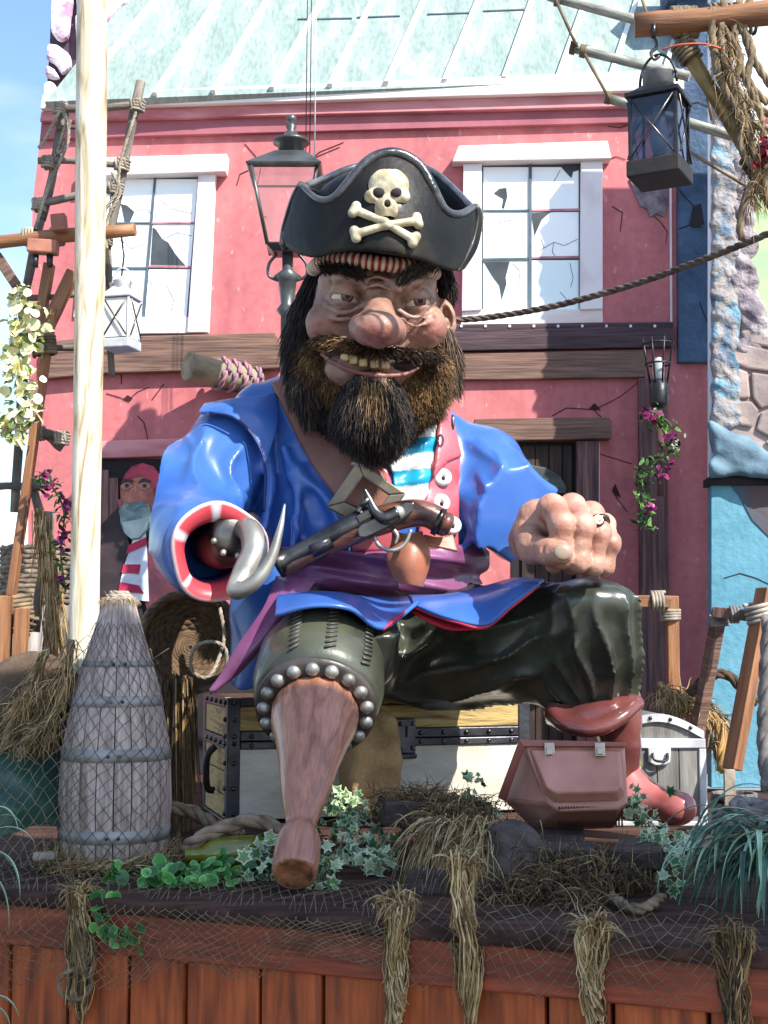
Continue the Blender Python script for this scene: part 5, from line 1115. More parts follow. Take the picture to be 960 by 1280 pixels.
# purple sash with folds
def sashfold(G, u, v):
    return .018 * np.sin((v - 684 - (u - 450) * .06) * .17) + .009 * np.sin((v + .3 * u) * .09) + .004 * np.sin((v - .25 * u) * .35)
inlay('sash', [(318, 688), (335, 682), (400, 684), (450, 690), (520, 686), (600, 678), (612, 690), (612, 728), (560, 742), (500, 750), (440, 746), (380, 738), (330, 728)], .055, m_sash, h=.008, extra=sashfold)
inlay('pocket_strap', [(520, 676), (560, 668), (566, 690), (524, 696)], .05, m_strap, h=.009)
sheet('sash_tail', [[Q(346, 722, 5.56), Q(372, 724, 5.52), Q(392, 728, 5.56)], [Q(330, 762, 5.44), Q(350, 765, 5.38), Q(368, 762, 5.44)], [Q(300, 805, 5.36), Q(318, 808, 5.32), Q(334, 800, 5.36)], [Q(276, 845, 5.36), Q(286, 846, 5.34), Q(300, 838, 5.36)], [Q(263, 863, 5.36), Q(266, 864, 5.35), Q(272, 858, 5.36)]], m_sash, pir, .018)
# skirt of the coat: front flaps over the thighs, hanging back at the left
sk = sheet('coat_skirt', [[Q(352, 744, 5.56), Q(400, 742, 5.60), Q(440, 746, 5.66), Q(480, 748, 5.68), Q(516, 748, 5.68)],
                     [Q(346, 748, 5.34), Q(392, 742, 5.32), Q(436, 746, 5.34), Q(474, 764, 5.40), Q(516, 756, 5.50)],
                     [Q(344, 770, 5.12), Q(392, 758, 5.06), Q(438, 762, 5.08), Q(478, 786, 5.20), Q(524, 752, 5.40)]], m_coat, pir, .016, 7, 6)
sheet('coat_skirt', [[Q(510, 746, 5.68), Q(560, 744, 5.66), Q(606, 734, 5.66), Q(645, 724, 5.62), Q(680, 726, 5.5)],
                     [Q(514, 750, 5.56), Q(560, 752, 5.50), Q(604, 748, 5.46), Q(640, 734, 5.42), Q(676, 728, 5.40)],
                     [Q(516, 756, 5.46), Q(556, 772, 5.38), Q(606, 782, 5.34), Q(636, 760, 5.34), Q(674, 730, 5.36)]], m_coat, pir, .016, 7, 6)
sheet('coat_skirt', [[Q(300, 700, 5.75), Q(330, 705, 5.65), Q(362, 712, 5.62)], [Q(288, 760, 5.72), Q(318, 770, 5.60), Q(350, 760, 5.55)],
                     [Q(290, 800, 5.70), Q(312, 812, 5.60), Q(335, 800, 5.56)], [Q(286, 850, 5.70), Q(300, 862, 5.62), Q(318, 860, 5.6)]], m_coat, pir, .02)
# red lining showing under the hem
for pts in ([(478, 787, 5.21), (500, 770, 5.3), (518, 756, 5.42)], [(516, 758, 5.47), (540, 768, 5.42), (572, 778, 5.37), (606, 784, 5.35), (640, 758, 5.35), (674, 731, 5.37)]):
    obj('hem_piping', MB().tube(smoothpts([Q(*p) for p in pts], 8), .008, 8), m_lining, pir, smooth=True)
sheet('skirt_lining', [[Q(505, 756, 5.62), Q(560, 760, 5.60), Q(625, 760, 5.58)], [Q(512, 762, 5.50), Q(560, 778, 5.46), Q(612, 782, 5.44)], [Q(524, 770, 5.46), Q(560, 786, 5.42), Q(600, 786, 5.42)]], m_lining, pir, .012)
# sleeve cap flap on the left shoulder and its seam
sheet('shoulder_flap', [[Q(256, 506, 5.92), Q(288, 500, 5.86), Q(322, 496, 5.88), Q(345, 492, 5.94)], [Q(250, 516, 5.86), Q(284, 510, 5.80), Q(318, 516, 5.80), Q(346, 530, 5.82)], [Q(262, 516, 5.82), Q(292, 522, 5.77), Q(316, 545, 5.765), Q(332, 580, 5.76)]], m_coat, pir, .014)
obj('coat_seam', MB().tube(smoothpts([Q(262, 516, 5.80), Q(292, 522, 5.755), Q(316, 545, 5.75), Q(331, 582, 5.745), Q(330, 640, 5.73)], 8), .006, 6), mat('seam_dark', '#0a1a50', rough=.5, bump=0), pir, smooth=True)
# ---- trousers
rc = Q(395, 884, 5.08); axL = nrm((-.03, -.80, -.56)); kneeR = Q(734, 778, 5.48)
def trousers(G):
    d = cap(G, Q(440, 812, 6.2), rc - axL * .40, .28, .20)                 # left thigh
    d = smin(d, cap(G, Q(540, 812, 6.15), Q(640, 800, 5.75), .27, .22), .1)   # right thigh
    d = smin(d, cap(G, Q(640, 800, 5.75), kneeR, .21, .165), .08)
    d = smin(d, chain(G, [kneeR, Q(745, 820, 5.52), Q(748, 858, 5.58)], [.165, .16, .135]), .06)
    d = smin(d, ell(G, Q(700, 838, 5.62), (.13, .12, .12)), .08)
    d = smin(d, ell(G, Q(472, 812, 5.45), (.09, .20, .15)), .05)
    d = smin(d, ell(G, Q(740, 752, 5.40), (.15, .12, .08)), .05)
    d = d - drape(G, Q(520, 812, 6.1), Q(750, 770, 5.45), 11, 2.6, .055, .0, .95, 3) * np.clip((Q(715, 780, 5.4)[0] - G[0]) / .10, 0, 1)
    d = d - drape(G, Q(735, 735, 5.50), Q(748, 872, 5.58), 13, 1.2, .052, -.1, 1.25, 7) * np.clip((G[0] - Q(672, 800, 5.5)[0]) / .08, 0, 1)
    for pts, r_, k in (([(665, 858, 5.46), (690, 825, 5.40), (722, 785, 5.30), (738, 752, 5.26)], .012, .04), ([(500, 780, 5.36), (512, 830, 5.5), (505, 875, 5.6)], .03, .05)):
        d = smax(d, -chain(G, smoothpts([Q(*p) for p in pts], 4), r_), k)
    d = d - .004 * fold(G, (.7, .1, -.6), 34, 9)
    return d
lo, hi = bnds([Q(320, 740, 5.1), Q(800, 740, 5.6), Q(320, 880, 6.4), Q(800, 880, 5.3), Q(460, 900, 6.5)], .06)
sdf_obj('trousers', trousers, lo, hi, .0100, m_trous, pir, smooth_it=4)
def quilt(V): return None
# knee section of the peg leg: a leather cylinder with braid strips
mb = MB(); mb.lathe(rc, [(-.42, .15), (-.36, .212), (-.27, .245), (-.13, .250), (-.06, .238), (-.015, .220), (-.004, .18)], 48, axL)
kc = obj('knee_cuff', mb, m_cuffl, pir, smooth=True)
u0 = Vector(nrm(np.cross((0, 0, 1.0), axL))); w0 = Vector(axL).cross(u0)
def onaxis(t, rr, deg): 
    an = R(deg); return np.array(Vector(rc) + Vector(axL) * t + (u0 * math.cos(an) + w0 * math.sin(an)) * rr)
sgn = 1 if w0.z > 0 else -1
for dg in (76, 108, 40):
    pts = [onaxis(t, .249 + .006, sgn * dg) for t in np.linspace(-.32, -.03, 8)]
    mb = MB(); 
    for i in range(11):
        t = -.33 + .026 * i; a = onaxis(t, .250 - .012 * max(0, (t + .12) / .09), sgn * (dg - 4.5)); b = onaxis(t + .02, .250 - .012 * max(0, (t + .14) / .09), sgn * (dg + 4.5)); mb.tube([a, (a + b) / 2 + .002 * nrm((a + b) / 2 - np.array(rc) - np.array(axL) * t), b], .0055, 6)
    obj('braid_strip', mb, mat('grey_braid', '#4a4844', '#33322e', rough=.5), kc, smooth=True)
mb = MB(); mb.lathe(rc, [(-.015, .216), (-.004, .226), (.010, .226), (.020, .208), (.028, .18), (.026, .14), (.0, .14)], 48, axL)
ring = obj('stud_ring', mb, mat('grey_leather_ring', '#4c4440', '#2e2a28', rough=.4, bump=.2), pir, smooth=True)
for i in range(17):
    p = onaxis(.024, .190, i * 360 / 17 + 6); mb = MB(); mb.lathe(p - np.array(axL) * .008, [(0, .026), (.010, .027), (.021, .022), (.028, .012), (.031, .001)], 14, axL)
    obj('stud', mb, m_steell, ring, smooth=True)
# peg leg
pe = Q(368, 1092, 4.38); p0 = np.array(rc); ax = nrm(pe - p0); Lp = np.linalg.norm(pe - p0)
prof = [(-.02, .10), (.0, .155), (.05, .162), (.11, .158), (.17, .142), (.26, .124), (.38, .103), (.50, .087), (.60, .072), (.66, .060), (.70, .052), (.72, .049), (.74, .052), (.765, .062), (.80, .071), (.86, .075), (.92, .075), (.955, .074), (.97, .069), (.975, .06), (.965, .05), (.965, .022), (.955, .018), (.955, .002)]
mb = MB(); mb.lathe((0, 0, 0), [(t * Lp / .97 if t > 0 else t, r_) for t, r_ in prof], 40, (0, 0, 1))
vv = np.array(mb.v); k_ = .003 * nz3(vv[:, 0], vv[:, 1], vv[:, 2] * .2, 40, 3); vv[:, 0] *= 1 + k_ * 4; vv[:, 1] *= 1 + k_ * 4
me = mesh_np('peg_leg', vv, mb.f, True); me.materials.append(m_peg); pg = place('peg_leg', me, None, p0, None, pir); pg.rotation_mode = 'QUATERNION'; pg.rotation_quaternion = Vector(ax).to_track_quat('Z', 'Y')
mb = MB(); mb.lathe(p0 + ax * (Lp * .995), [(-.012, .064), (.004, .066), (.008, .058), (.004, .03), (-.002, .02), (-.002, .001)], 24, ax)
obj('end_cap', mb, mat('rough_end_grain', '#9c6440', '#5a301c', sc=20, rough=.7, bump=1, bsc=30, lo=.35, hi=.6), pir, smooth=True)
# ---- right boot
def boot(G):
    d = chain(G, [Q(768, 880, 5.62), Q(776, 930, 5.62), Q(776, 968, 5.62)], [.115, .085, .07])
    return d + .003 * nz3(G[0], G[1], G[2], 16, 4)
def bootfold(G):
    M = rotm((0, 1, 0), R(-16)) 
    d = ell(G, Q(742, 888, 5.56), (.20, .17, .062), rotm((0, 1, 0), R(-12)))
    d = smin(d, chain(G, smoothpts([Q(690, 888, 5.50), Q(705, 906, 5.42), Q(740, 912, 5.37), Q(775, 898, 5.38), Q(796, 878, 5.45)], 4), [.03] * 17), .05)
    d = smax(d, -chain(G, smoothpts([Q(700, 880, 5.40), Q(730, 886, 5.34), Q(770, 876, 5.36), Q(800, 864, 5.44)], 4), .014), .04)
    return d + .003 * nz3(G[0], G[1], G[2], 14, 9)
def foot(G):
    d = cap(G, Q(778, 965, 5.64), Q(788, 1000, 5.60), .072, .085)
    d = smin(d, cap(G, Q(795, 990, 5.62), Q(835, 1010, 5.52), .075, .065), .05)
    d = smin(d, ell(G, Q(848, 1010, 5.50), (.072, .07, .068)), .03)
    d = smax(d, -chain(G, [Q(822, 975, 5.42), Q(832, 1005, 5.40), Q(830, 1030, 5.42)], .010), .03)
    return smax(d, DZ + .004 - G[2], .01)
lo, hi = bnds([Q(660, 850, 5.3), Q(815, 980, 5.8)], .05); sdf_obj('boot_shaft', boot, lo, hi, .010, m_boot, pir)
sdf_obj('boot_fold', bootfold, lo, hi, .010, m_boot, pir)
lo, hi = bnds([Q(760, 950, 5.35), Q(885, 1040, 5.75)], .03); sdf_obj('boot_foot', foot, lo, hi, .008, m_footb, pir)
# ---- right hand: a loose fist resting on the knee, five fingers
def handsdf(G):
    K = lambda x, y, Y: Q(x, y, Y)
    palm = smin(cap(G, K(672, 650, 5.42), K(722, 650, 5.40), .085, .075), cap(G, K(664, 676, 5.52), K(690, 662, 5.40), .085, .08), .05)
    palm = smin(palm, cap(G, K(664, 670, 5.75), K(664, 674, 5.5), .07, .075), .05)
    fingers = [
        ([(690, 640, 5.36), (690, 636, 5.26), (702, 655, 5.14), (701, 696, 5.15), (692, 706, 5.25)], [.054, .053, .046, .043, .034]),
        ([(712, 640, 5.38), (715, 635, 5.28), (728, 657, 5.16), (723, 701, 5.17), (714, 708, 5.27)], [.052, .052, .045, .042, .034]),
        ([(734, 648, 5.40), (739, 643, 5.32), (749, 666, 5.21), (742, 706, 5.22), (733, 711, 5.31)], [.048, .047, .041, .038, .031]),
        ([(750, 658, 5.42), (755, 656, 5.36), (763, 679, 5.28), (756, 708, 5.29), (748, 710, 5.36)], [.042, .041, .036, .033, .027])]
    d = palm
    fd = None
    for pts, rs in fingers:
        e = chain(G, [K(*p) for p in pts], rs, .02)
        for q, rr in ((1, rs[1] * 1.02), (2, rs[2] * 1.08)): e = smin(e, sph(G, K(*pts[q]), rr * .97), .02)
        e = smin(e, sph(G, K(*pts[3]), rs[3] * 1.0), .02)
        fd = e if fd is None else smin(fd, e, .005)
    d = smin(palm, fd, .022)
    th = chain(G, [K(660, 664, 5.42), K(666, 686, 5.27), K(688, 690, 5.14), K(704, 692, 5.08)], [.066, .058, .048, .038], .02)
    th = smin(th, sph(G, K(686, 689, 5.15), .050), .015)
    d = smin(d, th, .012)
    for pts, r_ in (([(681, 640, 5.3), (672, 652, 5.3)], .006), ([(694, 648, 5.125), (704, 650, 5.12)], .003), ([(722, 652, 5.14), (732, 654, 5.13)], .003), ([(745, 662, 5.18), (754, 664, 5.17)], .003), ([(680, 680, 5.10), (678, 698, 5.11)], .003)):
        d = smax(d, -chain(G, [K(*p) for p in pts], r_), .012)
    return d + .0015 * nz3(G[0], G[1], G[2], 40, 3)
def handcol(V):
    base = np.tile(np.array(hexc('#c79a86')), (len(V), 1))
    u, v = proj(V[:, 0], V[:, 1], V[:, 2])
    for x, y, s in ((692, 634, 12), (718, 632, 12), (742, 640, 11), (758, 656, 9), (702, 660, 10), (728, 664, 10), (750, 672, 9), (765, 684, 8), (686, 689, 9)):
        w_ = np.exp(-((u - x) ** 2 + (v - y) ** 2) / s ** 2)[:, None] * .45; base = base * (1 - w_) + np.array(hexc('#cf8c80')) * w_
    return base
lo, hi = bnds([Q(635, 600, 5.0), Q(790, 725, 5.0), Q(640, 610, 5.8), Q(780, 725, 5.5)], .02)
hand, _, _ = sdf_obj('hand', handsdf, lo, hi, .0062, m_skin, pir, colfn=handcol)
def frontY(fn, x, y, off=0.0, y0=4.9, y1=6.3, st=.003):
    for Yc in np.arange(y0, y1, st):
        if float(np.min(fn(Q(x, y, Yc)[:, None]))) < off: return Yc
    return None
Yn = frontY(handsdf, 703, 690) or 5.05
nail = MB(); nail.ell(Q(703, 690.5, Yn + .004), (.034, .011, .030), 16, 10, rotm((0, 1, 0), R(10)))
obj('thumb_nail', nail, mat('nail', '#a8937e', '#8c7866', rough=.3, bump=.05), hand, smooth=True)
Yr = frontY(handsdf, 747, 655) or 5.2
rg = MB(); rg.lathe(Q(747, 653, Yr + .05), [(-.008, .044), (-.008, .049), (.008, .049), (.008, .044)], 22, nrm((.15, -.45, -.9)))
rgo = obj('ring', rg, mat('ring_silver', '#a8a090', '#5c5444', rough=.3, metal=1), hand, smooth=True)
rg = MB(); rg.lathe(Q(747, 651, Yr + .0), [(0, .024), (.008, .025), (.013, .018), (.010, .013), (.013, .007), (.013, .001)], 18, nrm((.25, -.9, .3)))
obj('ring_top', rg, MATS['ring_silver'], rgo, smooth=True)
# ---- pistol tucked into the sash
YB = 5.50
pi_ = obj('pistol', MB().tube(smoothpts([Q(352, 712, YB - .02), Q(400, 686, YB), Q(450, 660, YB), Q(500, 644, YB + .01), Q(530, 642, YB + .02), Q(552, 652, YB + .02)], 6), [.034, .040, .054, .060, .058, .054, .052], 16), mat('walnut_stock', '#7c4a38', '#482a20', sc=5, stretch=(.6, 4, 4), rough=.3, coat=.3, grain=.4, gsc=14), pir, smooth=True)
dv = nrm(Q(450, 655, YB) - Q(350, 708, YB)); up = np.array((-dv[2], 0, dv[0])); up = up if up[2] > 0 else -up
b0 = Q(347, 709, YB - .02) + up * .012
mb = MB(); mb.lathe(b0, [(-.005, .02), (-.004, .058), (.014, .060), (.035, .044), (.07, .036), (.30, .042), (.42, .048), (.44, .034)], 18, dv); obj('gun_barrel', mb, m_steel, pi_, smooth=True)
obj('muzzle_bore', MB().lathe(b0 - dv * .006, [(0, .034), (.004, .034)], 14, dv), m_dark, pi_)
mb = MB(); mb.tube([b0 + up * -.02 + dv * .15 + np.array((0, -.02, 0)), b0 + up * -.02 + dv * .24 + np.array((0, -.02, 0))], .030, 12); mb.tube([b0 - up * .055 + dv * .12, b0 - up * .05 + dv * .30], .011, 8); obj('barrel_band', mb, m_steel, pi_, smooth=True)
def polyplate(name, poly, Y, th, m, parent, bev=.006):
    mb = MB(); mb.prism([Q(x, y, Y - th) for x, y in poly], [Q(x, y, Y) for x, y in poly]); mb.f = [t[::-1] for t in mb.f] if False else mb.f
    return obj(name, mb, m, parent, bevel=bev)
polyplate('lock_plate', [(446, 662), (452, 654), (470, 646), (486, 636), (506, 628), (518, 628), (516, 640), (500, 652), (476, 664), (458, 672), (449, 672)], YB - .045, .018, m_steel, pi_)
mb = MB(); mb.ell(Q(497, 641, YB - .07), (.03, .022, .03), 14, 10); obj('lock_bolt', mb, m_steell, pi_, smooth=True)
mb = MB(); mb.tube(smoothpts([Q(497, 641, YB - .07), Q(482, 647, YB - .075), Q(470, 640, YB - .075), Q(463, 626, YB - .075), Q(455, 610, YB - .07)], 6), [.030, .030, .022, .013, .006], 10)
mb.tube([Q(461, 624, YB - .07), Q(450, 632, YB - .07)], [.018, .008], 8); obj('hammer', mb, m_steel, pi_, smooth=True)
mb = MB(); mb.box(Q(455, 646, YB - .055), (.06, .04, .035), rotm((0, 1, 0), R(-28))); mb.tube([Q(447, 640, YB - .06), Q(452, 632, YB - .06)], [.015, .01], 8); obj('flash_pan', mb, m_steel, pi_, bevel=.005)
mb = MB(); mb.tube(smoothpts([Q(468, 670, YB - .03), Q(474, 682, YB - .035), Q(490, 688, YB - .04), Q(506, 680, YB - .035), Q(514, 662, YB - .03)], 6), .0085, 8); obj('trigger_guard', mb, m_steell, pi_, smooth=True)
mb = MB(); mb.tube(smoothpts([Q(492, 662, YB - .03), Q(497, 670, YB - .035), Q(494, 680, YB - .035)], 5), [.010, .008, .005], 8); obj('trigger', mb, m_steell, pi_, smooth=True)
mb = MB(); mb.lathe(Q(548, 652, YB + .02), [(-.012, .052), (-.012, .058), (.012, .060), (.012, .052)], 20, nrm((.9, 0, -.42))); obj('grip_band', mb, m_steel, pi_, smooth=True)
mb = MB(); mb.lathe(Q(551, 653, YB + .02), [(0, .052), (.03, .050), (.045, .040), (.05, .002)], 20, nrm((.9, 0, -.42))); obj('grip_butt', mb, MATS['walnut_stock'], pi_, smooth=True)
# tan leather tongue hanging over the sash
sheet('leather_tongue', [[Q(490, 664, 5.585), Q(510, 668, 5.57), Q(528, 664, 5.58)], [Q(489, 680, 5.56), Q(512, 682, 5.52), Q(532, 678, 5.56)], [Q(483, 700, 5.55), Q(512, 706, 5.50), Q(538, 698, 5.55)], [Q(495, 728, 5.56), Q(512, 731, 5.52), Q(528, 734, 5.57)]], m_tongue, pir, .014, 6, 3)
sheet('leather_tongue', [[Q(530, 668, 5.60), Q(548, 672, 5.60), Q(566, 668, 5.62)], [Q(528, 682, 5.58), Q(546, 684, 5.57), Q(572, 690, 5.59)]], m_tongue, pir, .014)
# ---- head (one sculpted surface, painted)
EL = Q(431, 373, 5.55); ER = Q(521, 379, 5.58)
def head(G):
    d = ell(G, Q(468, 385, 5.92), (.285, .33, .33))
    d = smin(d, ell(G, Q(470, 372, 5.66), (.25, .16, .16)), .10)
    d = smin(d, ell(G, Q(462, 455, 5.74), (.25, .21, .20)), .12)
    # cheeks
    d = smin(d, ell(G, Q(410, 404, 5.60), (.092, .085, .085)), .085)
    d = smin(d, ell(G, Q(534, 409, 5.61), (.085, .082, .085)), .08)
    # brow ridges
    d = smin(d, chain(G, [Q(406, 350, 5.60), Q(428, 345, 5.51), Q(452, 356, 5.48)], [.018, .032, .035]), .05)
    d = smin(d, chain(G, [Q(492, 358, 5.48), Q(518, 350, 5.52), Q(540, 352, 5.62)], [.033, .030, .016]), .05)
    # sockets
    d = smax(d, -ell(G, EL + np.array((0, -.03, 0)), (.075, .055, .042), rotm((0, 1, 0), R(4))), .03)
    d = smax(d, -ell(G, ER + np.array((0, -.03, 0)), (.070, .055, .042), rotm((0, 1, 0), R(-2))), .03)
    # lids: shells around the eyeballs, slit open
    for E_, w_ in ((EL, .060), (ER, .056)):
        lid = sph(G, E_, .070)
        lid = smin(lid, chain(G, [E_ + np.array((-.066, .0, .002)), E_ + np.array((-.035, -.050, .034)), E_ + np.array((.022, -.056, .036)), E_ + np.array((.070, -.01, .002))], [.012, .017, .017, .012], .01), .012)
        slit = ell(G, E_ + np.array((0, -.06, -.012)), (.060, .065, .0125), rotm((0, 1, 0), R(10) if E_ is EL else R(-8)))
        lid = smax(lid, -slit, .006)
        d = smin(d, lid, .012)
    # creases above lids, bags below
    for pts in ([(404, 372, 5.53), (412, 356, 5.48), (432, 350, 5.46), (452, 362, 5.46)], [(496, 370, 5.47), (512, 358, 5.48), (530, 360, 5.50), (543, 374, 5.55)]):
        d = smax(d, -chain(G, smoothpts([Q(*p) for p in pts], 4), .006), .014)
    for pts, r_ in (([(406, 380, 5.53), (420, 390, 5.50), (440, 389, 5.48), (455, 380, 5.47)], .011), ([(402, 386, 5.53), (418, 399, 5.50), (440, 398, 5.47)], .009),
                    ([(498, 388, 5.48), (515, 397, 5.49), (538, 394, 5.53)], .011), ([(500, 398, 5.48), (518, 407, 5.50), (540, 402, 5.53)], .008)):
        d = smin(d, chain(G, smoothpts([Q(*p) for p in pts], 4), r_), .016)
    for pts in ([(408, 386, 5.50), (424, 395, 5.47), (446, 392, 5.45)], [(499, 393, 5.46), (516, 402, 5.47), (538, 398, 5.50)]):
        d = smax(d, -chain(G, smoothpts([Q(*p) for p in pts], 4), .004), .010)
    # nose
    d = smin(d, chain(G, [Q(474, 352, 5.56), Q(474, 378, 5.47), Q(473, 400, 5.38)], [.040, .048, .075]), .035)
    d = smin(d, ell(G, Q(472, 412, 5.33), (.107, .095, .076)), .022)
    d = smin(d, ell(G, Q(450, 410, 5.38), (.045, .06, .055)), .015); d = smin(d, ell(G, Q(494, 414, 5.38), (.045, .06, .055)), .015)
    d = smax(d, -ell(G, Q(462, 434, 5.34), (.020, .03, .018)), .01); d = smax(d, -ell(G, Q(484, 436, 5.34), (.020, .03, .018)), .01)
    for x, y, Y_ in ((436, 352, 5.47), (508, 356, 5.47)): d = smin(d, ell(G, Q(x, y, Y_ + .02), (.075, .04, .026), rotm((0, 1, 0), R(14 if x < 470 else -16))), .02)
    # wrinkles between the brows
    for pts, r_ in (([(456, 352, 5.46), (470, 346, 5.45), (488, 352, 5.46), (500, 364, 5.45)], .009), ([(455, 362, 5.46), (470, 356, 5.43), (486, 362, 5.44)], .009), ([(458, 340, 5.50), (475, 336, 5.49), (495, 342, 5.50)], .009)):
        d = smin(d, chain(G, smoothpts([Q(*p) for p in pts], 4), r_), .014)
    for pts in ([(400, 362, 5.56), (392, 356, 5.60)], [(399, 370, 5.56), (389, 370, 5.61)], [(401, 380, 5.55), (391, 386, 5.60)], [(412, 412, 5.51), (404, 424, 5.53)], [(547, 384, 5.60), (553, 378, 5.66)], [(546, 392, 5.60), (553, 394, 5.66)], [(524, 420, 5.52), (530, 430, 5.54)], [(462, 372, 5.44), (474, 369, 5.43), (486, 373, 5.44)], [(460, 364, 5.45), (474, 361, 5.43), (488, 366, 5.45)]):
        d = smax(d, -chain(G, [Q(*p) for p in pts], .005), .014)
    # nose-to-cheek folds
    for pts, r_ in (([(444, 392, 5.42), (428, 412, 5.47), (418, 432, 5.50)], .006), ([(502, 396, 5.42), (514, 414, 5.48), (520, 436, 5.52)], .006), ([(540, 385, 5.54), (530, 395, 5.51), (512, 416, 5.48)], .004)):
        d = smax(d, -chain(G, smoothpts([Q(*p) for p in pts], 4), r_), .018)
    # mouth: slot, lower lip, cheek dimple
    d = smin(d, ell(G, Q(458, 462, 5.56), (.17, .09, .07)), .06)
    d = smax(d, -chain(G, smoothpts([Q(404, 441, 5.52), Q(426, 449, 5.44), (Q(455, 455, 5.42)), Q(488, 457, 5.42), Q(522, 456, 5.47)], 4), [.006] * 3 + [.030] * 11 + [.010] * 3), .012)
    d = smin(d, chain(G, smoothpts([Q(402, 443, 5.52), Q(420, 455, 5.45), Q(448, 466, 5.415), Q(480, 470, 5.41), Q(506, 468, 5.44), Q(526, 459, 5.49)], 4), [.007, .008, .009, .010, .011, .012, .012, .013, .013, .013, .013, .013, .012, .012, .011, .010, .009, .008, .008, .007, .006]), .014)
    # ear
    e = ell(G, Q(558, 398, 5.86), (.040, .07, .085), rotm((0, 1, 0), R(-12)))
    e = smax(e, -ell(G, Q(559, 396, 5.80), (.022, .05, .052), rotm((0, 1, 0), R(-12))), .015)
    e = smin(e, sph(G, Q(556, 402, 5.83), .02), .02)
    d = smin(d, e, .03)
    return d + .003 * nz3(G[0], G[1], G[2], 17, 6) + .0015 * nz3(G[0], G[1], G[2], 45, 2)
def headcol(V):
    u, v = proj(V[:, 0], V[:, 1], V[:, 2]); n = len(V)
    c = np.tile(np.array(hexc('#b08a76')), (n, 1)); tt = np.clip(.5 + .9 * nz3(V[:, 0], V[:, 1], V[:, 2], 19, 11), 0, 1)[:, None]; c = c * (1 - .35 * tt) + np.array(hexc('#7a6058')) * .35 * tt
    def blob(x, y, sx_, sy_, col, a):
        nonlocal c
        w_ = (np.exp(-(((u - x) / sx_) ** 2 + ((v - y) / sy_) ** 2)) * a * (V[:, 1] < 5.8))[:, None]; c = c * (1 - w_) + np.array(hexc(col)) * w_
    blob(472, 418, 34, 16, '#a05a54', .75); blob(404, 408, 22, 14, '#96544c', .65); blob(540, 412, 22, 14, '#c47a74', .6)
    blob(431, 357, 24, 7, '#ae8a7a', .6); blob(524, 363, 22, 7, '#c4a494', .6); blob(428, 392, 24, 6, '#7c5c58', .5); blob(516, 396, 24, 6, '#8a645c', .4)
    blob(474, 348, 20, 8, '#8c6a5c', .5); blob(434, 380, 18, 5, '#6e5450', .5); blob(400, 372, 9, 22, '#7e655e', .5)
    # lips
    lip = chain((V[:, 0], V[:, 1], V[:, 2]), smoothpts([Q(402, 443, 5.52), Q(420, 455, 5.45), Q(448, 466, 5.415), Q(480, 470, 5.41), Q(506, 468, 5.44), Q(526, 459, 5.49)], 4), .02)
    w_ = (lip < .012)[:, None]; c = np.where(w_, np.array(hexc('#7e4a44')), c)
    slot = chain((V[:, 0], V[:, 1], V[:, 2]), smoothpts([Q(404, 441, 5.53), Q(426, 449, 5.45), (Q(455, 455, 5.44)), Q(488, 457, 5.44), Q(520, 456, 5.48)], 4), .026)
    c = np.where(((slot < .004) & (lip > .004))[:, None], np.array(hexc('#2a1412')), c)
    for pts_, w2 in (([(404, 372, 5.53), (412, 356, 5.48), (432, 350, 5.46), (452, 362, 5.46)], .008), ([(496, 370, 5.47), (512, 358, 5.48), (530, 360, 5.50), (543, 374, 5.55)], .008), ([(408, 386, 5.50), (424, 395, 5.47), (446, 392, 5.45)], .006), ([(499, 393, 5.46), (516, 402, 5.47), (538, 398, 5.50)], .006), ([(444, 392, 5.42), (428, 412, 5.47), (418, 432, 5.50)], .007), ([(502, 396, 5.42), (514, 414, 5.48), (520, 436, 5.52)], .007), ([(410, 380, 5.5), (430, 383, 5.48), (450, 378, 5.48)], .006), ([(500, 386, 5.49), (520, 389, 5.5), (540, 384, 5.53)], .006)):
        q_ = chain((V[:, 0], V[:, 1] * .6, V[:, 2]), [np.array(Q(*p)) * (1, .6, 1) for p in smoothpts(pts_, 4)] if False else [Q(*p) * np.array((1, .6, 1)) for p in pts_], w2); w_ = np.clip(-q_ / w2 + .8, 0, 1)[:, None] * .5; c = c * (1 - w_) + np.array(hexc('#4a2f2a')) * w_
    # scattered spots and scar lines of the statue's paint
    for x, y, s in ((452, 398, 2.2), (486, 402, 1.8), (462, 424, 2), (478, 428, 1.6), (496, 408, 2), (538, 372, 2.4), (543, 396, 2.2), (400, 404, 2), (468, 372, 1.8)): blob(x, y, s, s, '#4a3634', .7)
    t = np.abs((u - 532) * .75 + (v - 390) * .66); w_ = ((t < 1.4) & (u > 508) & (u < 548) & (v > 378) & (v < 416) & (V[:, 1] < 5.7))[:, None]; c = np.where(w_, c * .45, c)
    return c
lo, hi = bnds([Q(370, 320, 5.2), Q(590, 320, 6.0), Q(460, 540, 5.3), Q(460, 300, 6.25), Q(375, 330, 6.2)], .02)
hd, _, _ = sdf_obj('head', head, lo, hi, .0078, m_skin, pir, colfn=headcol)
for E_, nm in ((EL, 0), (ER, 1)):
    ey = obj('eye', MB().ell(E_, (.062,) * 3, 24, 16), mat('eye_white', '#cdbfa8', '#a8937c', sc=8, rough=.15, bump=0, coat=.5), hd, smooth=True)
    g = nrm((-.30 if nm else .42, -1, -.06)); g = nrm((.22, -1, -.08)) 
    mb = MB(); mb.lathe(E_ + g * .057, [(-.004, .028), (.003, .026), (.0055, .018)], 18, g); obj('iris', mb, mat('brown_iris', '#5a2c18', '#3a1c10', rough=.15, bump=0), ey, smooth=True)
    mb = MB(); mb.lathe(E_ + g * .0615, [(0, .012), (.003, .010)], 12, g); obj('pupil', mb, m_dark, ey, smooth=True)
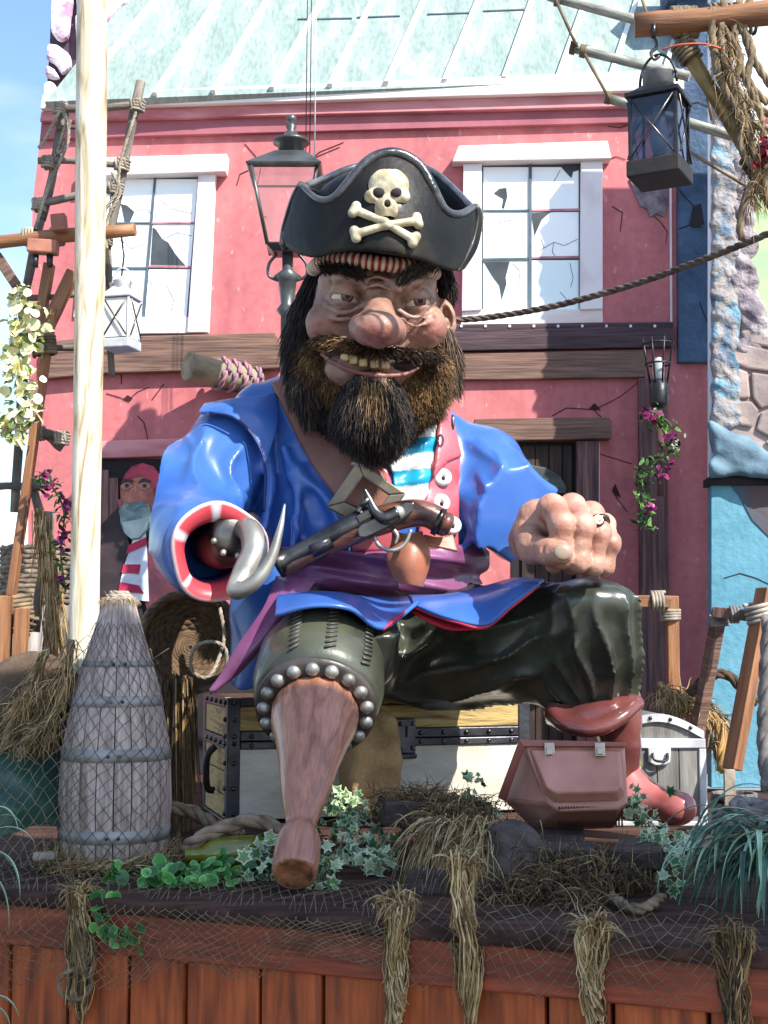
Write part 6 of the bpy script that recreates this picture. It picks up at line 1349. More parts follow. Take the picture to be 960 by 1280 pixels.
# teeth
for x, y in ((431, 447), (442, 450), (454, 453), (468, 455), (482, 456)):
    mb = MB(); mb.box(Q(x, y, 5.43), (.036, .03, .040 if x > 440 else .028), rotm((0, 1, 0), R(-6 + (x % 3) * 5)))
    obj('tooth', mb, mat('yellow_tooth', '#b89c6a', '#86683c', sc=20, rough=.35), hd, bevel=.009)
mb = MB(); mb.tube(smoothpts([Q(410, 440, 5.58), Q(455, 453, 5.52), Q(500, 456, 5.52), Q(520, 454, 5.55)], 5), .03, 8); obj('mouth_inside', mb, mat('mouth_dark', '#2a1010', rough=.6), hd, smooth=True)
# ---- hair and beard
def beardbase(G):
    d = ell(G, Q(464, 478, 5.82), (.290, .24, .19))
    d = smin(d, ell(G, Q(464, 518, 5.76), (.205, .19, .15)), .10)
    d = smin(d, ell(G, Q(400, 470, 5.72), (.115, .13, .15)), .06)
    d = smin(d, ell(G, Q(534, 475, 5.74), (.095, .13, .16)), .06)
    # keep the mouth and cheeks free
    d = smax(d, -ell(G, Q(460, 452, 5.40), (.190, .19, .050), rotm((0, 1, 0), R(10))), .03)
    d = smax(d, -ell(G, Q(470, 400, 5.45), (.30, .32, .15)), .03)
    return d + .012 * nz3(G[0], G[1], G[2], 22, 5)
def goatee(G):
    d = chain(G, [Q(466, 492, 5.49), Q(464, 512, 5.51), Q(472, 536, 5.57)], [.100, .135, .095], .05)
    return d + .012 * nz3(G[0], G[1], G[2] * .4, 26, 7)
cb = [hexc(x) for x in ('#8a6a44', '#a08050', '#684c32', '#483424', '#2c2018', '#bd9c66')]
cdk = [hexc(x) for x in ('#231a15', '#30241d', '#44342a', '#191310')]
def pick(n, cols, wt): return np.array(cols)[rng.choice(len(cols), n, p=np.array(wt) / sum(wt))]
def bcol(V, n=None):
    u, v = proj(V[:, 0], V[:, 1], V[:, 2]); k = len(V)
    t = nz3(V[:, 0], V[:, 1], V[:, 2], 15, 2) + rng.normal(0, .25, k)
    br = np.where((t > .1)[:, None], pick(k, cb, (4, 4, 2, 1, 0, 2)), pick(k, cb, (2, 1, 4, 3, 1, 0)))
    dk = pick(k, cdk, (3, 3, 2, 2)); dark = (v > 522 - .25 * abs(u - 480)) & (u < 520) & (rng.random(k) < .9)
    dark |= (u < 378) & (rng.random(k) < .7); dark |= (v > 505) & (u < 420) & (rng.random(k) < .6)
    return np.where(dark[:, None], dk, br)
lo, hi = bnds([Q(355, 420, 5.45), Q(575, 420, 6.0), Q(460, 575, 5.5), Q(460, 400, 6.1)], .03)
bd, V1, F1 = sdf_obj('beard', beardbase, lo, hi, .013, m_hair, pir, colfn=lambda V: bcol(V) * .5)
def hairs(V, Fq, n, mask, length, rad, flow, colf, lift=.5, **kw):
    N = vnormals(V, Fq); ok = np.where(mask(V, N))[0]
    i = rng.choice(ok, n); r0 = V[i] + rng.normal(0, .004, (n, 3)); d = N[i] * lift + flow(V[i], N[i])
    return strands(r0 - N[i] * .006, d, length, rad, cols=colf(V[i]), **kw)
fl_b = lambda V, N: np.stack([np.sign(V[:, 0] - Q(465, 450, 5.6)[0]) * .25 * np.minimum(1, abs(V[:, 0] - Q(465, 450, 5.6)[0]) / .2), -.25 + 0 * V[:, 0], -.9 + 0 * V[:, 0]], 1)
g1 = hairs(V1, F1, 22000, lambda V, N: (N[:, 1] < .5), .050, .0024, fl_b, bcol, lift=.6, jit=.5, bend=.3, wave=.38, seg=5)
lo, hi = bnds([Q(410, 465, 5.3), Q(525, 465, 5.3), Q(470, 590, 5.8)], .03)
_, V2, F2 = sdf_obj('goatee', goatee, lo, hi, .012, m_hair, bd, colfn=lambda V: pick(len(V), cdk, (1, 1, 0, 1)))
def gcol(V):
    u, v = proj(V[:, 0], V[:, 1], V[:, 2]); k = len(V); dk = pick(k, cdk, (3, 3, 2, 2)); br = pick(k, cb, (3, 3, 2, 1, 0, 2))
    m_ = (abs(u - 466) < 17) & (v < 520) & (rng.random(k) < .8 - (v - 480) / 70); return np.where(m_[:, None], br, dk)
g2 = hairs(V2, F2, 7500, lambda V, N: (N[:, 1] < .4), .08, .0032, lambda V, N: np.stack([0 * V[:, 0], -.15 + 0 * V[:, 0], -1 + 0 * V[:, 0]], 1), gcol, lift=.25, jit=.22, bend=.3, wave=.17, seg=5)
# moustache
mo_pts = smoothpts([Q(402, 426, 5.56), Q(425, 429, 5.50), Q(450, 435, 5.43), Q(474, 439, 5.40), Q(500, 441, 5.43), Q(524, 444, 5.50), Q(542, 448, 5.58)], 6)
k = rng.integers(0, len(mo_pts), 4200); r0 = mo_pts[k] + rng.normal(0, 1, (4200, 3)) * (.022, .010, .010)
side = np.sign(r0[:, 0] - Q(472, 440, 5.4)[0])
uu, _v = proj(r0[:, 0], r0[:, 1], r0[:, 2])
mc = np.where(((uu > 445) & (rng.random(4200) < .85))[:, None], pick(4200, cdk, (2, 3, 3, 1)), pick(4200, cb, (2, 3, 3, 3, 2, 0)))
g3 = strands(r0, np.stack([side * .8, -.5 + 0 * side, -.25 + 0 * side], 1), .038, .0028, seg=4, bend=.2, jit=.35, wave=.2, cols=mc)
# eyebrows
def brow(pts, n, cols, wt, up):
    pp = smoothpts([Q(*p) for p in pts], 6); k = rng.integers(0, len(pp), n); r0 = pp[k] + rng.normal(0, 1, (n, 3)) * (.010, .010, .010)
    return strands(r0, np.tile(np.array(up), (n, 1)), .05, .0030, seg=3, bend=.1, jit=.25, cols=pick(n, cols, wt))
grey = [hexc(x) for x in ('#2a2622', '#4c463f', '#7c766c', '#181512')]
g4 = brow([(410, 338, 5.53), (430, 337, 5.47), (452, 346, 5.43)], 900, grey, (3, 1, 0, 3), (-.55, -.6, .45))
g5 = brow([(500, 354, 5.44), (518, 343, 5.46), (538, 335, 5.54)], 900, grey, (2, 3, 2, 1), (.35, -.5, .7))
# side hair
def sidehair(pts, rr, n, cols, wt, ln=.12):
    pp = smoothpts([Q(*p) for p in pts], 6); k = rng.integers(0, len(pp), n); an = rng.uniform(0, 6.28, n); q = np.interp(k, range(0, len(pp), 1), np.interp(np.linspace(0, 1, len(pp)), np.linspace(0, 1, len(rr)), rr))
    off = np.stack([np.cos(an) * q, np.sin(an) * q, 0 * q], 1); T = np.gradient(pp, axis=0)[k]; T /= np.linalg.norm(T, axis=1, keepdims=True)
    return strands(pp[k] + off, T + off / q[:, None] * .25, ln, .0042, seg=4, bend=.2, jit=.1, wave=.06, cols=pick(n, cols, wt))
hc2 = [hexc(x) for x in ('#1d1613', '#2c211b', '#46362a', '#6a5442')]
g6 = sidehair([(400, 335, 5.80), (388, 372, 5.78), (380, 410, 5.76), (378, 445, 5.74), (380, 475, 5.74)], [.03, .055, .065, .06, .04], 3200, hc2, (4, 4, 2, 0))
g7 = sidehair([(392, 440, 5.70), (385, 480, 5.68), (395, 515, 5.70)], [.05, .07, .05], 1600, hc2, (4, 4, 2, 1), .09)
g8 = sidehair([(556, 412, 5.82), (560, 440, 5.80), (560, 470, 5.80)], [.03, .042, .035], 1800, [hexc(x) for x in ('#4a3a2e', '#6a5442', '#8a7258', '#2c211a')], (3, 3, 1, 2), .10)
g9 = sidehair([(550, 330, 5.85), (558, 355, 5.88), (556, 380, 5.9)], [.03, .03, .02], 700, hc2, (4, 4, 2, 0), .07)
for nm, gs in (('hair_tuft', [g1, g2]), ('moustache', [g3]), ('eyebrow', [g4]), ('eyebrow', [g5]), ('long_hair', [g6, g7]), ('long_hair', [g8, g9])):
    V, Fq, c = join_geo(gs); obj(nm, (V, Fq), m_hair, pir if nm != 'hair_tuft' else bd, smooth=True, col=c, kind='stuff' if nm == 'hair_tuft' else None)
for pts, rr in (([(400, 335, 5.82), (388, 372, 5.80), (380, 410, 5.78), (378, 450, 5.76), (384, 490, 5.76)], [.04, .055, .065, .06, .04]), ([(556, 415, 5.85), (560, 445, 5.82), (558, 478, 5.82)], [.025, .038, .03])):
    obj('hair_mass', MB().tube(smoothpts([Q(*p) for p in pts], 5), rr, 12), mat('hair_dark', '#1a1411', '#2a1f19', sc=12, rough=.5, stretch=(4, 4, .6)), pir, smooth=True)
er = MB().tube([Q(566, 528, 5.75) + np.array((.0, math.cos(t) * .02, math.sin(t) * .028)) for t in np.linspace(0, 6.28, 20)], .006, 8, cap=False); obj('earring', er, MATS['ring_silver'], pir, smooth=True)
# bandana roll under the hat, red and white stripes
bp = smoothpts([Q(392, 336, 5.70), Q(402, 328, 5.56), Q(430, 324, 5.45), Q(465, 328, 5.42), Q(500, 332, 5.44), Q(528, 335, 5.52), Q(543, 342, 5.64)], 12)
mb = MB(); tb = tube_geo(bp, .030, 14); m_b = len(bp); cc = []
V = np.array(tb[0]); seg = np.concatenate([[0], np.cumsum(np.linalg.norm(np.diff(bp, axis=0), axis=1))])
bp2 = np.stack([np.interp(np.linspace(0, seg[-1], 240), seg, bp[:, i]) for i in range(3)], 1); ph = np.arange(240) * 2 * np.pi * 31 / 240
tb = tube_geo(bp2, .030, 14); V = np.array(tb[0]).reshape(240, 14, 3); V = bp2[:, None, :] + (V - bp2[:, None, :]) * (1 + .09 * np.cos(ph))[:, None, None]
cc = np.where((np.cos(ph) > -.1)[:, None], np.array(hexc('#ddd0bc')), np.array(hexc('#9c2c22'))); cc = np.repeat(cc, 14, axis=0)
obj('bandana', (V.reshape(-1, 3), tb[1]), mat('bandana_cloth', '#ffffff', '#dccfc4', sc=12, rough=.5, vcol=True, bump=.1), pir, smooth=True, col=cc)
# ---- tricorne hat
hatp = smoothpts([(x, y, 0) for x, y in ((358, 310), (352, 296), (362, 262), (372, 234), (382, 232), (398, 248), (418, 246), (440, 222), (458, 202), (478, 192), (500, 192), (524, 206), (540, 232), (556, 262), (574, 268), (592, 258), (596, 270), (590, 300), (578, 332), (566, 340), (544, 332), (510, 322), (470, 316), (430, 315), (398, 322), (374, 320))], 3)[:, :2]
hatp = [tuple(p) for p in hatp]
def shell(G):   # curved front brim: distance to a bowed surface
    u, v = proj(G[0], G[1], G[2]); t = (u - 474) / 115.0
    yc = 5.28 + .30 * t * t + .10 * np.maximum(0, (330 - v) / 140.0) - .05 * np.sin(np.clip((v - 190) / 140, 0, 1) * 3.14)
    return G[1] - yc
def brimf(G):
    u, v = proj(G[0], G[1], G[2]); d2 = poly2(u, v, hatp) / 318.0; s = shell(G)
    d = smax(d2, abs(s) * .92 - .018, .02)
    return d + .0025 * nz3(G[0], G[1], G[2], 14, 3) 
lo, hi = bnds([Q(345, 185, 5.1), Q(605, 185, 5.8), Q(470, 345, 5.1), Q(345, 345, 5.75)], .03)
hat = obj('hat', MB().ell(Q(472, 272, 5.80), (.30, .30, .20), 32, 20), m_hatl, pir, smooth=True)
sdf_obj('front_brim', brimf, lo, hi, .0095, m_hatl, hat)
# rolled trim along the top edge, following the same bow
def shY(u, v):
    t = (u - 474) / 115.0; return 5.28 + .30 * t * t + .10 * max(0, (330 - v) / 140.0) - .05 * math.sin(min(max((v - 190) / 140, 0), 1) * 3.14)
tp = smoothpts([(x, y, 0) for x, y in ((378, 233), (398, 249), (418, 247), (440, 223), (458, 203), (478, 193), (500, 193), (524, 207), (540, 233), (556, 262), (574, 268), (593, 258))], 6)
obj('brim_trim', MB().tube([Q(u, v, shY(u, v) - .012) for u, v, _ in tp], [.010, .016, .021, .024, .024, .022, .018, .014], 12), m_hatr, hat, smooth=True)
# folded corners
sheet('brim_corner', [[Q(374, 234, shY(374, 234)), Q(362, 262, shY(362, 262)), Q(352, 298, shY(352, 298)), Q(356, 312, shY(356, 312))], [Q(384, 234, 5.62), Q(376, 262, 5.64), Q(364, 298, 5.66), Q(366, 312, 5.66)], [Q(400, 238, 5.95), Q(390, 262, 6.0), Q(384, 298, 6.0), Q(388, 312, 6.0)]], m_hatl, hat, .03)
sheet('brim_corner', [[Q(593, 258, shY(593, 258)), Q(594, 275, shY(594, 275)), Q(586, 308, shY(586, 308)), Q(570, 338, shY(570, 338))], [Q(596, 262, 5.68), Q(598, 278, 5.70), Q(592, 308, 5.70), Q(576, 334, 5.68)], [Q(586, 262, 6.0), Q(586, 278, 6.02), Q(580, 304, 6.0), Q(566, 328, 6.0)]], m_hatl, hat, .035)
obj('corner_trim', MB().tube(smoothpts([Q(593, 258, 5.62), Q(597, 272, 5.66), Q(591, 302, 5.66), Q(580, 330, 5.62)], 6), [.020, .028, .026, .014], 12), mat('hat_corner_edge', '#857c66', '#4a4436', sc=8, rough=.4, bump=.4), hat, smooth=True)
obj('corner_trim', MB().tube(smoothpts([Q(380, 231, 5.56), Q(370, 250, 5.60), Q(358, 285, 5.62), Q(352, 306, 5.60)], 6), [.026, .027, .022, .012], 12), mat('hat_corner_edge', '#857c66', '#4a4436'), hat, smooth=True)
# back brim
sheet('back_brim', [[Q(378, 236, 5.66), Q(372, 290, 5.75)], [Q(410, 224, 6.05), Q(400, 285, 6.0)], [Q(440, 212, 6.20), Q(440, 285, 6.15)], [Q(490, 204, 6.25), Q(490, 285, 6.2)], [Q(535, 214, 6.2), Q(530, 285, 6.15)], [Q(562, 234, 6.05), Q(560, 285, 6.0)], [Q(590, 262, 5.72), Q(588, 300, 5.75)]], m_hatl, hat, .03)
obj('brim_trim', MB().tube(smoothpts([Q(378, 235, 5.66), Q(410, 222, 6.05), Q(440, 210, 6.20), Q(490, 202, 6.25), Q(535, 212, 6.2), Q(562, 232, 6.05), Q(590, 261, 5.72)], 6), .018, 10), m_hatr, hat, smooth=True)
# underside of the hat
sheet('under_brim', [[Q(372, 314, 5.52), Q(430, 308, 5.42), Q(474, 308, 5.38), Q(530, 318, 5.42), Q(572, 330, 5.54)], [Q(380, 308, 5.8), Q(430, 304, 5.62), Q(474, 304, 5.58), Q(530, 310, 5.62), Q(570, 324, 5.8)], [Q(392, 304, 6.0), Q(430, 302, 6.1), Q(474, 302, 6.15), Q(530, 306, 6.1), Q(562, 316, 6.0)]], m_hatl, hat, .03)
# skull and crossbones, raised
def Yh(u, v): return shY(u, v) - .018
def skull(G):
    u, v = proj(G[0], G[1], G[2])
    d = ell(G, Q(486, 232, Yh(486, 232)), (.082, .045, .072))
    d = smin(d, ell(G, Q(483, 262, Yh(483, 262)), (.048, .04, .050)), .02)
    d = smin(d, ell(G, Q(466, 246, Yh(466, 246)), (.034, .035, .030)), .015); d = smin(d, ell(G, Q(502, 246, Yh(502, 246)), (.034, .035, .030)), .015)
    for x in (473, 495): d = smax(d, -ell(G, Q(x, 240 if x < 480 else 241, Yh(x, 240) - .050), (.026, .032, .021)), .008)
    d = smax(d, -ell(G, Q(484, 254, Yh(484, 254) - .042), (.012, .03, .017)), .006)
    for x in (474, 479, 484, 489, 494): d = smax(d, -cap(G, Q(x, 266, Yh(x, 266) - .045), Q(x, 273, Yh(x, 270) - .042), .0025), .004)
    d = smax(d, -cap(G, Q(470, 269, Yh(470, 269) - .042), Q(497, 269, Yh(497, 269) - .042), .002), .004)
    return smax(d, (G[1] - (5.29 + .30 * ((u - 474) / 115) ** 2 + .1 * (330 - v) / 140)), .01) + .0012 * nz3(G[0], G[1], G[2], 60, 3)
lo, hi = bnds([Q(455, 205, 5.18), Q(515, 285, 5.42)], .01); sdf_obj('skull_emblem', skull, lo, hi, .0045, m_bone, hat)
for x in (473, 495):  # dark inserts put the shade of the carved skull hollows into colour
    obj('dark_socket_insert', MB().ell(Q(x, 240.5, Yh(x, 240) - .026), (.025, .014, .020), 14, 8), m_dark, hat, smooth=True)
obj('dark_nose_insert', MB().ell(Q(484, 254, Yh(484, 254) - .030), (.009, .010, .013), 10, 8), m_dark, hat, smooth=True)
def bone(a, b, nm='bone_emblem'):
    def fn(G):
        A, B = Q(*a, Yh(*a) - .022), Q(*b, Yh(*b) - .022); d = chain(G, [A, (A + B) / 2 + np.array((0, -.034, 0)), B], [.018, .015, .018], .02)
        t = nrm(B - A); s = np.array((-t[2], 0, t[0])) * .016
        for p in (A + s, A - s, B + s, B - s): d = smin(d, sph(G, p, .020), .008)
        return d
    lo, hi = bnds([Q(*a, Yh(*a)), Q(*b, Yh(*b)), Q((a[0] + b[0]) / 2, (a[1] + b[1]) / 2, Yh(484, 285))], .06); sdf_obj(nm, fn, lo, hi, .005, m_bone, hat)
bone((444, 293), (522, 276)); bone((443, 262), (518, 300))
# ======================= right side frames and ropes =======================
fr1 = thing('lashed_frame', 'low wooden frame with rope-lashed corner behind the boot, before the red wall', 'frame', P(842, 980, 6.4))
stick('rail', P(735, 751, 6.40), P(838, 752, 6.40), .03, .03, m_log, fr1, square=(.055, .055)); stick('post', P(840, 745, 6.46), P(843, 985, 6.46), .03, .03, m_log, fr1, square=(.055, .055))
lash(822, 751, 6.40, .06, (1, 0, 0), .042, 4, m_ropel, fr1, .018); lash(838, 768, 6.46, .05, (0, 0, 1), .042, 4, m_ropel, fr1, .018)
fr2 = thing('lashed_frame', 'leaning orange timber frame with white rope lashing at the right edge', 'frame', P(920, 960, 6.1))
stick('leg', P(957, 736, 5.95), P(915, 962, 5.85), .03, .03, m_log, fr2, square=(.075, .05)); stick('rail', P(892, 765, 6.1), P(950, 771, 6.0), .03, .03, m_beam, fr2, square=(.05, .05)); stick('leg', P(900, 762, 6.15), P(868, 935, 6.35), .03, .03, m_beam, fr2, square=(.055, .05))
lash(948, 765, 5.95, .08, (-.2, 0, .98), .052, 4, mat('white_rope', '#c8c0b4', '#8c847a', rough=.9), fr2, .02); lash(899, 776, 6.15, .045, (0, 0, 1), .04, 4, m_ropeg, fr2, .014); lash(918, 768, 6.05, .04, (1, 0, 0), .035, 3, m_ropeg, fr2, .014)
def rp(label, pts, r_, m, k=3): return tag(obj('rope', rope_mb(MB(), smoothpts([P(*p) for p in pts], 8), r_, k=k, n=8), m, None, smooth=True), label, 'rope')
rp('golden frayed rope draped behind the domed chest', [(822, 858, 6.55), (845, 872, 6.5), (866, 880, 6.45), (888, 892, 6.4), (902, 920, 6.35), (904, 965, 6.3)], .030, mat('gold_rope', '#b08a52', '#74552c', sc=14, rough=.9, bump=.5))
rp('dark brown rope tangled round the leaning frame behind', [(862, 868, 6.3), (880, 850, 6.3), (905, 842, 6.3), (925, 858, 6.3), (945, 880, 6.3)], .024, mat('dark_rope', '#5a4436', '#33261e', sc=14, rough=.9, bump=.5))
rp('thick grey rope hanging straight down at the right edge', [(962, 770, 5.2), (958, 850, 5.2), (956, 930, 5.2), (962, 990, 5.15)], .030, m_ropeg)
coil = thing('rope_coil', 'coil of thick mauve-grey rope lying on the deck at the right edge', 'rope', P(965, 1010, 5.0))
cc_ = P(968, 1000, 5.0)
for k, (rr, z) in enumerate(((.20, .03), (.19, .09), (.175, .15), (.13, .19))): obj('rope_turn', rope_mb(MB(), [cc_ * (1, 1, 0) + np.array((rr * math.cos(a), rr * .9 * math.sin(a), DZ + z + .01 * math.sin(3 * a))) for a in np.linspace(0, 6.283, 50)], .034, n=8), m_ropeg, coil, smooth=True)
bkt = thing('wooden_tub', 'small grey wooden tub under the leaning frame at right', 'tub', P(918, 1005, 5.75))
tb0 = P(918, 1005, 5.75)
for k in range(12):
    an = k * math.pi / 6; mb = MB(); M = rotm((0, 0, 1), an); mb.box(np.array((tb0[0], 5.75, DZ + .085)) + M @ np.array((.085, 0, 0)), (.014, .042, .165), M); obj('stave', mb, m_gw, bkt, bevel=.002)
for z in (.03, .13): mb = MB(); mb.lathe((tb0[0], 5.75, DZ + z), [(0, .090), (0, .097), (.02, .097), (.02, .090)], 24); obj('hoop', mb, m_iron, bkt, smooth=True)
mb = MB(); mb.box(P(912, 985, 5.62), (.045, .02, .15)); obj('label_board', mb, m_ropel, bkt, bevel=.002)
rp('long twisted dark rope sagging from behind the head to the upper right', [(560, 400, 6.6), (600, 398, 6.6), (660, 389, 6.5), (720, 376, 6.35), (800, 353, 6.1), (880, 324, 5.8), (960, 292, 5.5), (1060, 245, 5.2)], .0155, mat('dark_twisted_rope', '#6e5e50', '#3a302a', sc=18, rough=.8))
# ======================= top right rigging, close to the viewer =======================
YT = 4.2
tl = thing('top_log', 'orange-brown log lashed with rope in the top right corner', 'log', P(880, 30, YT))
stick('log', P(793, 32, YT), P(1040, 8, YT - .1), .037, .040, m_log, tl, n=16, wob=.003)
for x in (846, 856, 866): lash(x, 28, YT, .028, (1, 0, .1), .046, 3, m_rope, tl, .014)
for x in (895, 915, 935): lash(x, 24, YT, .05, (1, 0, .1), .047, 3, m_rope, tl, .012)
br = thing('bamboo_brace', 'mottled bamboo brace slanting down from the top right log', 'brace', P(950, 210, YT))
stick('pole', P(858, 62, YT + .03), P(952, 218, YT - .03), .026, .024, mat('bamboo', '#9c8248', '#5e4624', sc=8, stretch=(2, 2, .6), rough=.45, bump=.2, grain=.4, gsc=20, c3='#7c6430'), br, n=12, wob=.002)
lash(858, 64, YT + .02, .07, (.5, 0, -.85), .034, 5, m_rope, br, .013); lash(946, 208, YT - .03, .09, (.5, 0, -.85), .034, 5, mat('dark_rope', '#5a4436', '#33261e'), br, .016)
hb = thing('hanging_rope_bundle', 'tangled bundle of brown ropes hanging from the top right log', 'ropes', P(930, 120, YT))
for pts in ([(890, 10), (892, 60), (905, 110), (935, 150), (965, 165)], [(905, 0), (902, 50), (915, 100), (940, 130), (975, 150)], [(925, 0), (918, 40), (928, 90), (950, 140), (958, 200)], [(900, 30), (925, 70), (918, 120), (940, 180), (950, 225)],
            [(940, -10), (930, 30), (940, 70), (965, 110)], [(900, 40), (908, 90), (930, 140), (925, 180), (945, 215)], [(915, 20), (940, 60), (935, 100), (960, 130)], [(950, 215), (935, 240), (925, 280), (928, 300)], [(955, 200), (960, 250), (980, 280)]):
    obj('rope_strand', rope_mb(MB(), smoothpts([P(x, y, YT - .06) for x, y in pts], 6), .0125), m_rope, hb, smooth=True)
n = 600; pp = smoothpts([P(x, y, YT - .05) for x, y in ((900, 30), (905, 80), (925, 130), (940, 180), (950, 220), (938, 250))], 8); kk = rng.integers(0, len(pp), n)
V, Fq, c = strands(pp[kk] + rng.normal(0, .016, (n, 3)), np.tile((.3, -.1, -.8), (n, 1)), .09, .0022, jit=.5, wave=.2, bend=.4, cols=pick(n, STR, (2, 3, 1, 4, 3))); obj('frayed_fibres', (V, Fq), m_straw, hb, smooth=True, col=c)
sl2 = thing('rod_ladder', 'three pale metal rods joined by thin cords at the top right', 'ladder', P(800, 100, 4.6))
m_rod = mat('pale_rod', '#a8a89c', '#6e6e64', sc=20, stretch=(3, 3, .6), rough=.5, bump=.3)
for a, b in (((686, -5), (800, 26)), ((713, 59), (862, 96)), ((757, 122), (916, 170))): stick('rod', P(*a, 4.6), P(*b, 4.5), .017, .017, m_rod, sl2, n=10)
for a, b in (((694, -2), (721, 58)), ((731, 68), (761, 122)), ((800, -10), (812, 30)), ((862, 190), (945, 240)), ((880, 98), (890, 150))): obj('cord', MB().tube([P(*a, 4.57), P(*b, 4.56)], .006, 6), m_rope, sl2, smooth=True)
for x, y in ((716, 60), (729, 64), (760, 122), (697, 0)): lash(x, y, 4.59, .02, (1, 0, -.25), .020, 3, m_rope, sl2, .008)
hc_ = MB(); hc_.tube(smoothpts([P(817, 45, YT), P(821, 58, YT), P(814, 66, YT), P(818, 74, YT), P(824, 70, YT)], 6), .006, 8); hc_.tube([P(817, 30, YT - .04), P(817, 48, YT - .03)], .008, 8); obj('hook', hc_, m_steel, lt, smooth=True)
tag(obj('red_wire', MB().tube(smoothpts([P(828, 62, YT - .06), P(850, 56, YT - .08), P(880, 55, YT - .08), P(905, 62, YT - .08)], 6), .0035, 6), mat('red_insulation', '#b0503c', rough=.4, bump=0), None, smooth=True), 'thin red wire running beside the black lantern hook', 'wire')
rf_ = thing('red_blossoms', 'small cluster of dark red blossoms by the bamboo brace at the right edge', 'flowers', P(958, 190, YT - .1)); cluster(rf_, 'petal', L_red, [P(956, 186, YT - .1), P(960, 178, YT - .1), P(962, 196, YT - .1)], (.014, .02, .022), 40, .026)
# ======================= plants =======================
def onDeck(px, py): # point of the deck under a pixel
    d = P(px, py, 1.0) - np.array((0, 0, EYE)); t = (DZ - EYE) / d[2]; return np.array((0, 0, EYE)) + d * t
iv = thing('variegated_ivy', 'cream-edged ivy spreading around the foot of the peg leg', 'ivy', onDeck(400, 1090))
pp = [P(x, y, Y) for x, y, Y in ((330, 1075, 4.75), (345, 1060, 4.8), (350, 1085, 4.65), (375, 1040, 4.95), (405, 1105, 4.5), (415, 1080, 4.65), (425, 1060, 4.8), (440, 1040, 5.0), (430, 1020, 5.2), (450, 1060, 4.9), (465, 1080, 4.75), (480, 1075, 4.8), (440, 1000, 5.5), (455, 1020, 5.3), (420, 1000, 5.5), (475, 1045, 5.1), (395, 1095, 4.6), (320, 1090, 4.6))]
cluster(iv, 'ivy_leaf', L_ivy, pp, (.035, .04, .022), 285, .064)
for a in ((0, 3, 8), (4, 6, 12), (5, 10, 15), (1, 4, 16)): vinestem(iv, [pp[i] for i in a], .003)
iv2 = thing('variegated_ivy', 'cream and green ivy creeping along the moss at the chest front, left of the toolbox', 'ivy', onDeck(600, 1010))
cluster(iv2, 'ivy_leaf', L_ivy[1:], [P(x, y, 5.3) for x, y in ((560, 998), (575, 1000), (590, 1002), (600, 1010), (612, 1014), (594, 975), (540, 996))], (.025, .03, .018), 70, .05)
iv3 = thing('variegated_ivy', 'grey-green ivy trailing between the toolbox and the spider plant', 'ivy', onDeck(820, 1080))
pp = [P(x, y, Y) for x, y, Y in ((795, 1000, 4.95), (800, 1020, 4.85), (812, 1040, 4.7), (830, 1050, 4.6), (840, 1065, 4.5), (850, 1080, 4.4), (825, 1075, 4.5), (860, 1060, 4.5), (835, 1098, 4.35), (790, 1015, 4.9))]
cluster(iv3, 'ivy_leaf', L_ivy, pp, (.03, .04, .022), 150, .052); vinestem(iv3, [pp[0], pp[2], pp[5], pp[8]])
rp_ = thing('round_leaf_plant', 'bright green round-leaved plant along the platform edge below the keg', 'plant', onDeck(230, 1110))
pp = [onDeck(x, y) + np.array((0, 0, .02)) for x, y in ((190, 1108), (205, 1100), (220, 1095), (235, 1100), (250, 1100), (265, 1095), (280, 1092), (290, 1098), (215, 1108), (240, 1110), (270, 1105), (150, 1092), (145, 1104))]
cluster(rp_, 'round_leaf', L_rnd, pp, (.03, .02, .018), 150, .046, (0, -.5, .8), 1.2)
pp2 = [D(x, y, .03) for x, y in ((138, 1130), (136, 1145), (140, 1160), (160, 1165), (172, 1172), (150, 1172), (134, 1116))]; cluster(rp_, 'round_leaf', L_rnd, pp2, (.018, .012, .018), 40, .042, (0, -1, .3), 1.2); vinestem(rp_, [pp2[6], pp2[0], pp2[2], pp2[4]], .003)
def blade(root, base, d, ln, wd, cmid, cedge, droop, name='blade'):
    n = 12; pts = []; p = np.array(base, float); dv_ = nrm(d)
    for i in range(n + 1):
        pts.append(p.copy()); dv_ = nrm(dv_ + np.array((0, 0, -droop / n * (1 + i * .12)))); p = p + dv_ * ln / n
    pts = np.array(pts); T = np.gradient(pts, axis=0); T /= np.linalg.norm(T, axis=1, keepdims=True); s = np.cross(T, (0, 0, 1.0)); s /= np.maximum(np.linalg.norm(s, axis=1, keepdims=True), 1e-6); nn = np.cross(s, T)
    V = []; C_ = []
    for i in range(n + 1):
        w_ = wd * (1 - (i / n) ** 2.2) * (.5 + .5 * min(1, i / 2)) + .0006
        for k, (a, z) in enumerate(((-1, .25), (-.45, .05), (0, 0), (.45, .05), (1, .25))): V.append(pts[i] + s[i] * w_ * a + nn[i] * w_ * z); C_.append(hexc(cedge) if k in (0, 4) else hexc(cmid))
    Fc = [(i * 5 + k, i * 5 + k + 1, (i + 1) * 5 + k + 1, (i + 1) * 5 + k) for i in range(n) for k in range(4)]
    o = obj(name, (np.array(V), Fc), m_leaf, root, smooth=True, col=np.array(C_)); return o
spp = thing('spider_plant', 'large grass-like plant arching over the platform edge at right', 'plant', P(960, 1075, 4.15))
